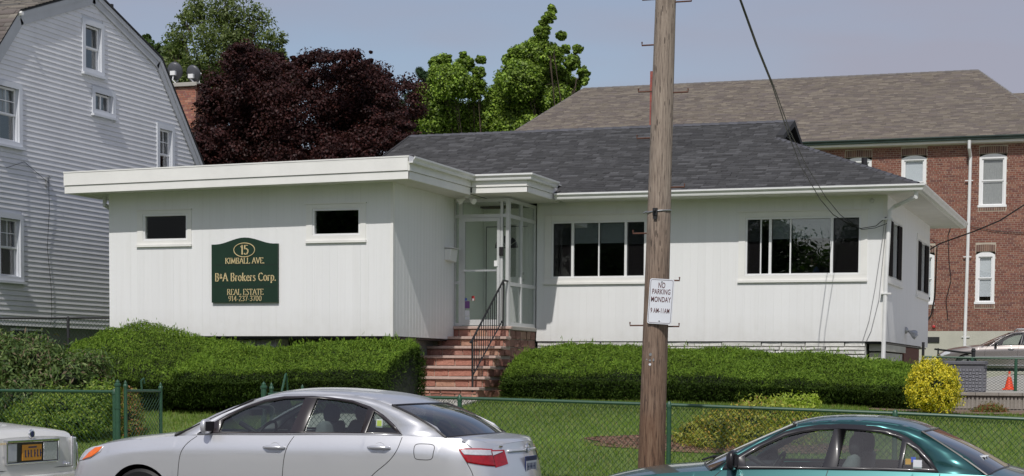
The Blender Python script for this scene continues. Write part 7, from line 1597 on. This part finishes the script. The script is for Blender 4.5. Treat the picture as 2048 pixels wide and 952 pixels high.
def rear_silver(s):
    L_ = s.L + .112
    cx = lambda y, z=.88: s.shx(s.L, z) + s.bul * (1 - (y / .6) ** 2)
    L_ = cx(0, .82) - .004
    mb = MB(); mb.tube([(cx(y, .952) + .0, y, .952) for y in np.linspace(-.40, .40, 13)], .016, 8); s.b(mb, 'trunk_garnish', M['silver'], smooth='all')
    mb = MB(); mb.box(L_ - .0, L_ + .012, -.165, .165, .735, .90); pl = s.b(mb, 'number_plate', M['plateblue'], bevel=.004)
    mb = MB(); mb.box(L_ + .0125, L_ + .0145, -.15, .15, .745, .855); s.b(mb, 'plate_face', M['platewhite'], pl)
    mb = MB()
    for i, wd in enumerate((.018, .02, .018, .022, .018, .02, .016)):
        y = -.125 + i * .041; mb.box(L_ + .0147, L_ + .0157, y - wd / 2, y + wd / 2, .77, .835)
        if i % 2: mb.box(L_ + .0146, L_ + .0156, y - wd, y + wd * .9, .795, .81)
    mb.box(L_ + .0125, L_ + .0145, -.08, .08, .868, .885); s.b(mb, 'plate_characters', M['plateblue'], pl)
    mb = MB(); c = Vector((cx(0, .975) + .02, 0, .975)); ov = lambda a, b_, q=(0, 0): [c + Vector((0, q[0] + a * math.cos(t), q[1] + b_ * math.sin(t))) for t in np.linspace(0, 2 * math.pi, 21)[:-1]]
    mb.tube(ov(.062, .042), .006, 5, closed=True); mb.tube(ov(.028, .040), .005, 5, closed=True); mb.tube(ov(.046, .018, (0, .018)), .005, 5, closed=True); s.b(mb, 'badge', M['chrome'], smooth='all')
    mb = MB(); 
    for i in range(5): mb.box(cx(.5, 1) + .0, cx(.5, 1) + .016, -.50 + i * .022 - .006, -.50 + i * .022 + .006, .99, 1.006)
    s.b(mb, 'model_letters', M['chrome'])
    for sg in (-1, 1):
        for (y0, y1, z0, z1, o_, m_) in ((.632, .45, .81, .968, .006, 'redlens'), (.63, .49, .922, .957, .012, 'clearlens')):
            mb = MB(); V = []
            for i in range(6):
                y = y0 + (y1 - y0) * i / 5; za = z0 + .03 * i / 5; V += [(cx(y, za) + o_ - .02, sg * y, za), (cx(y, za) + o_, sg * y, za), (cx(y, z1) + o_, sg * y, z1), (cx(y, z1) + o_ - .02, sg * y, z1)]
            mb.add(V, [(i * 4 + j, i * 4 + (j + 1) % 4, i * 4 + 4 + (j + 1) % 4, i * 4 + 4 + j) for i in range(5) for j in range(4)]); s.b(mb, 'tail_light_inner', M[m_])
    mb = MB(); mb.prism([(s.L - .15, -.74), (s.L - .02, -.68), (s.L + .09, -.45), (s.L + .15, 0), (s.L + .09, .45), (s.L - .02, .68), (s.L - .15, .74)], lambda a, c: (a, c, .34), lambda a, c: (a, c, .60)); s.b(mb, 'bumper', M['silver'], bevel=.02, smooth=50)
    mb = MB(); q = s.gside(3.42, 1.175, -.003); mb.box(3.385, 3.445, q[1] - .002, q[1] + .001, 1.14, 1.215); st = s.b(mb, 'window_sticker', M['signwhite'], bevel=.0008)
    mb = MB(); mb.box(3.392, 3.438, q[1] - .0045, q[1] - .0025, 1.153, 1.207); s.b(mb, 'sticker_face', M['stickerlime'], st)
pS['extra'] = [rear_silver]
Car('parked_car', 'silver four door sedan parked left of the pole', -10.03, 16.17, street_z(-10.03), tilt, pS, M['silver']).body()
# ---- teal sedan
pT = dict(L=4.42, W=[(0, .50), (.06, .60), (.2, .72), (.45, .80), (.9, .838), (2.2, .85), (3.3, .845), (3.9, .81), (4.2, .74), (4.34, .66), (4.42, .56)],
 zs=[(0, .62), (.2, .70), (.6, .79), (1.1, .858), (1.6, .90), (2.4, .932), (3.2, .948), (3.6, .945), (4.0, .925), (4.42, .87)],
 zt=[(0, .66), (.25, .76), (.58, .845), (.78, .88), (1.08, .915), (1.2, .93), (1.5, .96), (3.4, 1.02), (3.7, 1.015), (3.82, .99), (3.95, .965), (4.2, .94), (4.42, .90)],
 zb=[(0, .24), (.3, .19), (4.1, .19), (4.42, .3)], arch=[(.87, .34), (3.42, .34)], zax=.31, rw=.30, k=.42, k2=.35, lean=.1, xw=1.17, cw=.19, xr=3.80, cr=.12, xrb=3.72,
 apil=[(1.36, .880), (1.47, .975), (1.61, 1.078), (1.79, 1.185), (1.95, 1.262), (2.05, 1.298)], rail=[(2.05, 1.298), (2.20, 1.326), (2.36, 1.342), (2.56, 1.35), (2.76, 1.345), (2.96, 1.322), (3.12, 1.28)],
 cpil=[(3.12, 1.28), (3.32, 1.19), (3.52, 1.085), (3.68, .944)],
 dlo=[(1.46, .898), (1.50, .958), (1.725, 1.108), (1.96, 1.232), (2.10, 1.276), (2.25, 1.305), (2.44, 1.318), (2.64, 1.315), (2.77, 1.305), (2.90, 1.275), (3.01, 1.228), (3.12, 1.15), (3.22, 1.05), (3.29, .955), (2.8, .95), (2.2, .934), (1.8, .918)],
 glass=[[(1.66, .932), (1.645, 1.02), (1.79, 1.11), (1.97, 1.20), (2.12, 1.244), (2.25, 1.266), (2.385, 1.274), (2.325, .957)], [(2.445, .962), (2.485, 1.275), (2.64, 1.274), (2.77, 1.264), (2.90, 1.236), (2.965, 1.206), (2.955, .972)], [(2.985, .974), (3.005, 1.18), (3.085, 1.125), (3.175, 1.045), (3.235, .98)]],
 frame=M['brownblack'], fo=.004,
 seams=[[(1.45, .885), (1.36, .78), (1.33, .6), (1.34, .3)], [(2.372, .93), (2.35, .8), (2.345, .5), (2.36, .3)], [(3.30, .945), (3.28, .8), (3.2, .66), (3.08, .55), (3.02, .3)]],
 handles=[(2.2, .82, .18), (3.12, .83, .18)], hm=M['blackgloss'], cup=False,
 patches=[([(.08, .62), (.3, .70), (.42, .70), (.38, .6), (.12, .54)], M['clearlens'], 'headlight', .005), ([(4.15, .86), (4.42, .86), (4.42, .68), (4.2, .68)], M['redlens'], 'tail_light', .005)],
 mirror=(1.57, .985), msc=1.25, mm=M['blackgloss'], xdr=2.35, row=.78, rf=-.10, rr=.05, crown=.044, seal=.010, ws=.008)
def extra_teal(s):
    for (x, z, r, m_) in ((3.035, 1.03, .026, 'stickeror'), (3.075, 1.05, .022, 'stickerblue'), (3.115, 1.01, .04, 'signwhite')):
        q = s.gside(x, z, -.003); mb = MB(); mb.box(x - r, x + r * .8, q[1] - .003 - (.002 if m_ == 'stickerblue' else 0), q[1], z - r, z + r); s.b(mb, 'window_sticker', M[m_], bevel=.0008)
    p0 = s.wsV; mb = MB(); m_ = 17
    for y in (-.3, .15):
        mb.tube([(1.17, y, .95), (1.24, y + .1, .978), (1.32, y + .5, .965)], .010, 5)
    s.b(mb, 'wiper', M['black'])
    rv = s.rgV; mb = MB()
    for (i, j) in ((5, 4), (5, 5)):
        v = Vector(rv[i * 17 + j]); mb = MB(); mb.box(v.x - .03, v.x + .03, v.y - .03, v.y + .03, v.z - .002, v.z + .008); s.b(mb, 'rear_sticker', M['signwhite'])
    L_ = s.L + .028; mb = MB(); mb.box(L_, L_ + .01, -.16, .16, .62, .77); s.b(mb, 'number_plate', M['plateor'])
pT['extra'] = [extra_teal]
Car('parked_car', 'teal four door sedan with black window frames parked right of the pole', -4.85, 16.15, street_z(-4.85), tilt, pT, M['teal']).body()
# ---- cream sedan, only its tail corner in view
pW = dict(L=5.3, W=[(0, .80), (.1, .86), (.5, .93), (1.5, .955), (4.2, .955), (4.9, .94), (5.15, .925), (5.25, .905), (5.3, .87)],
 zs=[(0, .80), (.5, .86), (1.4, .93), (3.9, .965), (4.8, .95), (5.15, .93), (5.24, .905), (5.3, .86)], zt=[(0, .82), (.5, .9), (1.4, .99), (3.9, 1.045), (4.3, 1.045), (4.9, 1.005), (5.2, .965), (5.3, .90)],
 prof=[(0, .95), (.3, .985), (.6, 1.0), (.8, .995), (.92, .982), (1, .955)],
 zb=[(0, .25), (.4, .22), (4.9, .22), (5.3, .32)], arch=[(1.0, .37), (3.97, .37)], zax=.34, rw=.335, k=.5, k2=.3, lean=.05, xw=1.55, cw=.2, xr=4.35, cr=.12, xrb=4.2,
 apil=[(1.75, .94), (1.95, 1.1), (2.2, 1.27), (2.3, 1.32)], rail=[(2.3, 1.32), (2.6, 1.37), (3.0, 1.385), (3.4, 1.375), (3.65, 1.34)], cpil=[(3.65, 1.34), (3.95, 1.16), (4.2, .965)],
 dlo=[(1.9, .965), (2.05, 1.1), (2.3, 1.27), (2.6, 1.33), (3.0, 1.345), (3.4, 1.335), (3.6, 1.27), (3.75, 1.1), (3.85, .98), (2.8, .975)], glass=[[(1.98, .985), (2.1, 1.09), (2.33, 1.245), (2.6, 1.3), (2.75, 1.31), (2.75, .985)], [(2.85, .985), (2.87, 1.31), (3.35, 1.30), (3.54, 1.24), (3.72, .995)]],
 frame=M['cream'], trimline=M['chrome'], seams=[[(2.0, .95), (1.9, .7), (1.9, .3)], [(2.8, .96), (2.8, .3)], [(3.85, .965), (3.75, .7), (3.6, .5), (3.55, .3)]], handles=[(2.6, .86, .2), (3.6, .87, .2)], hm=M['chrome'], cup=False,
 patches=[([(5.2, .89), (5.29, .87), (5.29, .55), (5.2, .55)], M['redlens'], 'tail_light', .004)], mirror=(2.0, 1.03), mm=M['cream'], xdr=2.85, row=.9, rf=-.1, rr=.06, crown=.05)
def rear_cream(s):
    L_ = s.L + .03; cy = -.07 + .0
    def rbox(y0, y1, z0, z1, d0, d1, nm, m_, par=None, bev=.004): 
        mb = MB(); mb.box(L_ + d0, L_ + d1, y0, y1, z0, z1); return s.b(mb, nm, m_, par, bevel=bev)
    rc = rbox(-.46, .46, .635, .845, -.03, .012, 'plate_recess', M['blackgloss'])
    rbox(-.47, .47, .845, .872, -.03, .03, 'recess_chrome', M['chrome'], rc); rbox(-.47, .47, .622, .636, -.03, .02, 'recess_chrome', M['chrome'], rc); rbox(-.475, -.458, .636, .846, -.03, .022, 'recess_chrome', M['chrome'], rc); rbox(.458, .475, .636, .846, -.03, .022, 'recess_chrome', M['chrome'], rc)
    rbox(-.45, -.29, .645, .835, .012, .018, 'reverse_light', M['clearlens']); rbox(.19, .445, .645, .835, .012, .018, 'reverse_light', M['clearlens']); rbox(-.45, -.3, .66, .82, .018, .02, 'reverse_light_rib', M['alum'])
    pl = rbox(-.2, .155, .655, .82, .012, .018, 'number_plate', M['plateor'])
    mb = MB()
    for i in range(6):
        y = -.14 + i * .052 + (.012 if i > 2 else 0); mb.box(L_ + .0182, L_ + .0196, y - .013, y + .004, .69, .765)
        if i % 2: mb.box(L_ + .0183, L_ + .0197, y - .014, y + .016, .72, .735)
        else: mb.box(L_ + .0183, L_ + .0197, y - .002, y + .016, .69, .70)
    mb.box(L_ + .0182, L_ + .0196, -.09, .06, .785, .80); s.b(mb, 'plate_characters', M['plateblue'], pl)
    mb = MB(); c = Vector((L_ + .008, 0, .955 - .012)); 
    mb.lathe([(.05, 0), (.047, .012), (.02, .016)], (L_ - .01, .0, .925), 16, axis='x'); bd = s.b(mb, 'badge', M['chrome'], smooth=30)
    mb = MB(); mb.lathe([(.036, .0), (.03, .004)], (L_ + .003, .0, .925), 14, axis='x'); s.b(mb, 'badge_centre', M['plateblue'], bd)
    mb = MB(); pts = [(0, .0), (.012, .03), (.03, .028), (.028, .012), (.015, .012), (.032, .004), (.045, .018), (.052, .0), (.066, .018), (.07, .0), (.085, .016), (.09, .0), (.105, .014), (.11, .002)]
    mb.tube([(L_ + .004, .58 + a * 1.15, .585 + b_ * 1.1) for a, b_ in pts], .0035, 4); s.b(mb, 'script_badge', M['chrome'])
    mb = MB()
    for i in range(6): mb.box(L_, L_ + .006, -.62 + i * .035, -.60 + i * .035, .83, .85)
    s.b(mb, 'model_letters', M['gold'])
    mb = MB(); sm_ = [(-.76, .93), (-.78, .56), (.78, .56), (.765, .93)]
    for a, b_ in zip(sm_[:-1], sm_[1:]): mb.tube([(L_ - .008, a[0], a[1]), (L_ - .006, b_[0], b_[1])], .0035, 4)
    s.b(mb, 'trunk_gap', M['black'])
    mb = MB(); mb.box(s.L - .12, s.L + .10, -.9, .9, .30, .50); s.b(mb, 'bumper', M['cream'], bevel=.03, smooth=40)
    mb = MB(); mb.box(s.L + .09, s.L + .108, -.88, .88, .46, .485); s.b(mb, 'bumper_strip', M['chrome'])
    for sg in (-1, 1):
        mb = MB(); mb.tube([(s.L - .03, sg * .845, .88), (s.L + .01, sg * .868, .80), (s.L + .015, sg * .885, .68), (s.L + .015, sg * .89, .52)], .011, 5); s.b(mb, 'corner_trim', M['chrome'], smooth='all')
        mb = MB(); mb.box(s.L - .02, s.L + .014, *(sorted((sg * .79, sg * .868))), .53, .87); s.b(mb, 'tail_light_inner', M['clearlens' if sg > 0 else 'redlens'], bevel=.01)
pW['extra'] = [rear_cream]
Car('parked_car', 'cream white sedan with only its tail and orange plate in view', -10.93 - 5.3, 16.22, street_z(-16.23) - .035, tilt, pW, M['cream']).body()
# ---- wagon in the driveway
pV = dict(L=4.72, W=[(0, .6), (.15, .76), (.5, .84), (1.2, .87), (4.2, .87), (4.6, .82), (4.72, .7)], zs=[(0, .66), (.3, .78), (.9, .88), (1.5, .93), (3, .96), (4.72, .96)], zt=[(0, .7), (.3, .86), (.9, .96), (1.4, 1.0), (3, 1.0), (4.72, 1.0)],
 zb=[(0, .3), (.3, .26), (4.4, .26), (4.72, .36)], arch=[(.95, .36), (3.6, .36)], zax=.34, rw=.33, k=.38, k2=.3, lean=0, xw=1.32, cw=.25, xr=4.68, cr=.05, xrb=4.6,
 apil=[(1.57, .935), (1.8, 1.09), (2.0, 1.22), (2.18, 1.32), (2.26, 1.35)], rail=[(2.26, 1.35), (2.6, 1.40), (3.2, 1.42), (3.9, 1.41), (4.25, 1.38)], cpil=[(4.25, 1.38), (4.45, 1.18), (4.58, .96)],
 dlo=[(1.68, .955), (1.9, 1.11), (2.1, 1.235), (2.35, 1.33), (2.8, 1.36), (3.4, 1.37), (4.1, 1.35), (4.3, 1.15), (4.35, .985), (3, .985)], glass=[[(1.8, .975), (1.95, 1.12), (2.12, 1.225), (2.35, 1.305), (2.62, 1.33), (2.5, .985)], [(2.6, .99), (2.72, 1.335), (3.2, 1.345), (3.4, 1.34), (3.45, 1.0)], [(3.52, 1.0), (3.5, 1.34), (4.05, 1.325), (4.22, 1.14), (4.25, 1.0)]],
 frame=M['brownblack'], seams=[[(1.6, .93), (1.52, .8), (1.5, .4)], [(2.54, .955), (2.5, .8), (2.5, .35)], [(3.48, .96), (3.42, .75), (3.25, .55), (3.2, .35)]], handles=[(2.3, .85, .18), (3.3, .86, .18)], cup=False, hm=M['silver'],
 patches=[([(.1, .66), (.25, .76), (.48, .80), (.45, .70), (.2, .62)], M['clearlens'], 'headlight', .004)], mirror=(1.85, 1.0), mm=M['blackgloss'], xdr=2.45, row=.85, rf=-.12, rr=.1, crown=.04)
def rack(s):
    for sg in (-1, 1):
        mb = MB(); y = sg * .55; mb.tube([(2.35, y, 1.40), (2.45, y, 1.475), (4.1, y, 1.475), (4.2, y, 1.42)], .024, 6); s.b(mb, 'roof_rack', M['galv'], smooth='all')
        mb = MB(); mb.box(.9, 4.4, sg * .872 - .02, sg * .872 + .02, .60, .63); mb.box(1.35, 3.2, sg * .865 - .02, sg * .865 + .02, .33, .36); s.b(mb, 'side_moulding', M['galv'])
pV['extra'] = [rack]
Car('parked_wagon', 'pewter grey station wagon with roof rack parked before the brick building', -6.02, 59.0, dz(0, 59.0) - .06, 0.0, pV, M['pewter']).body()
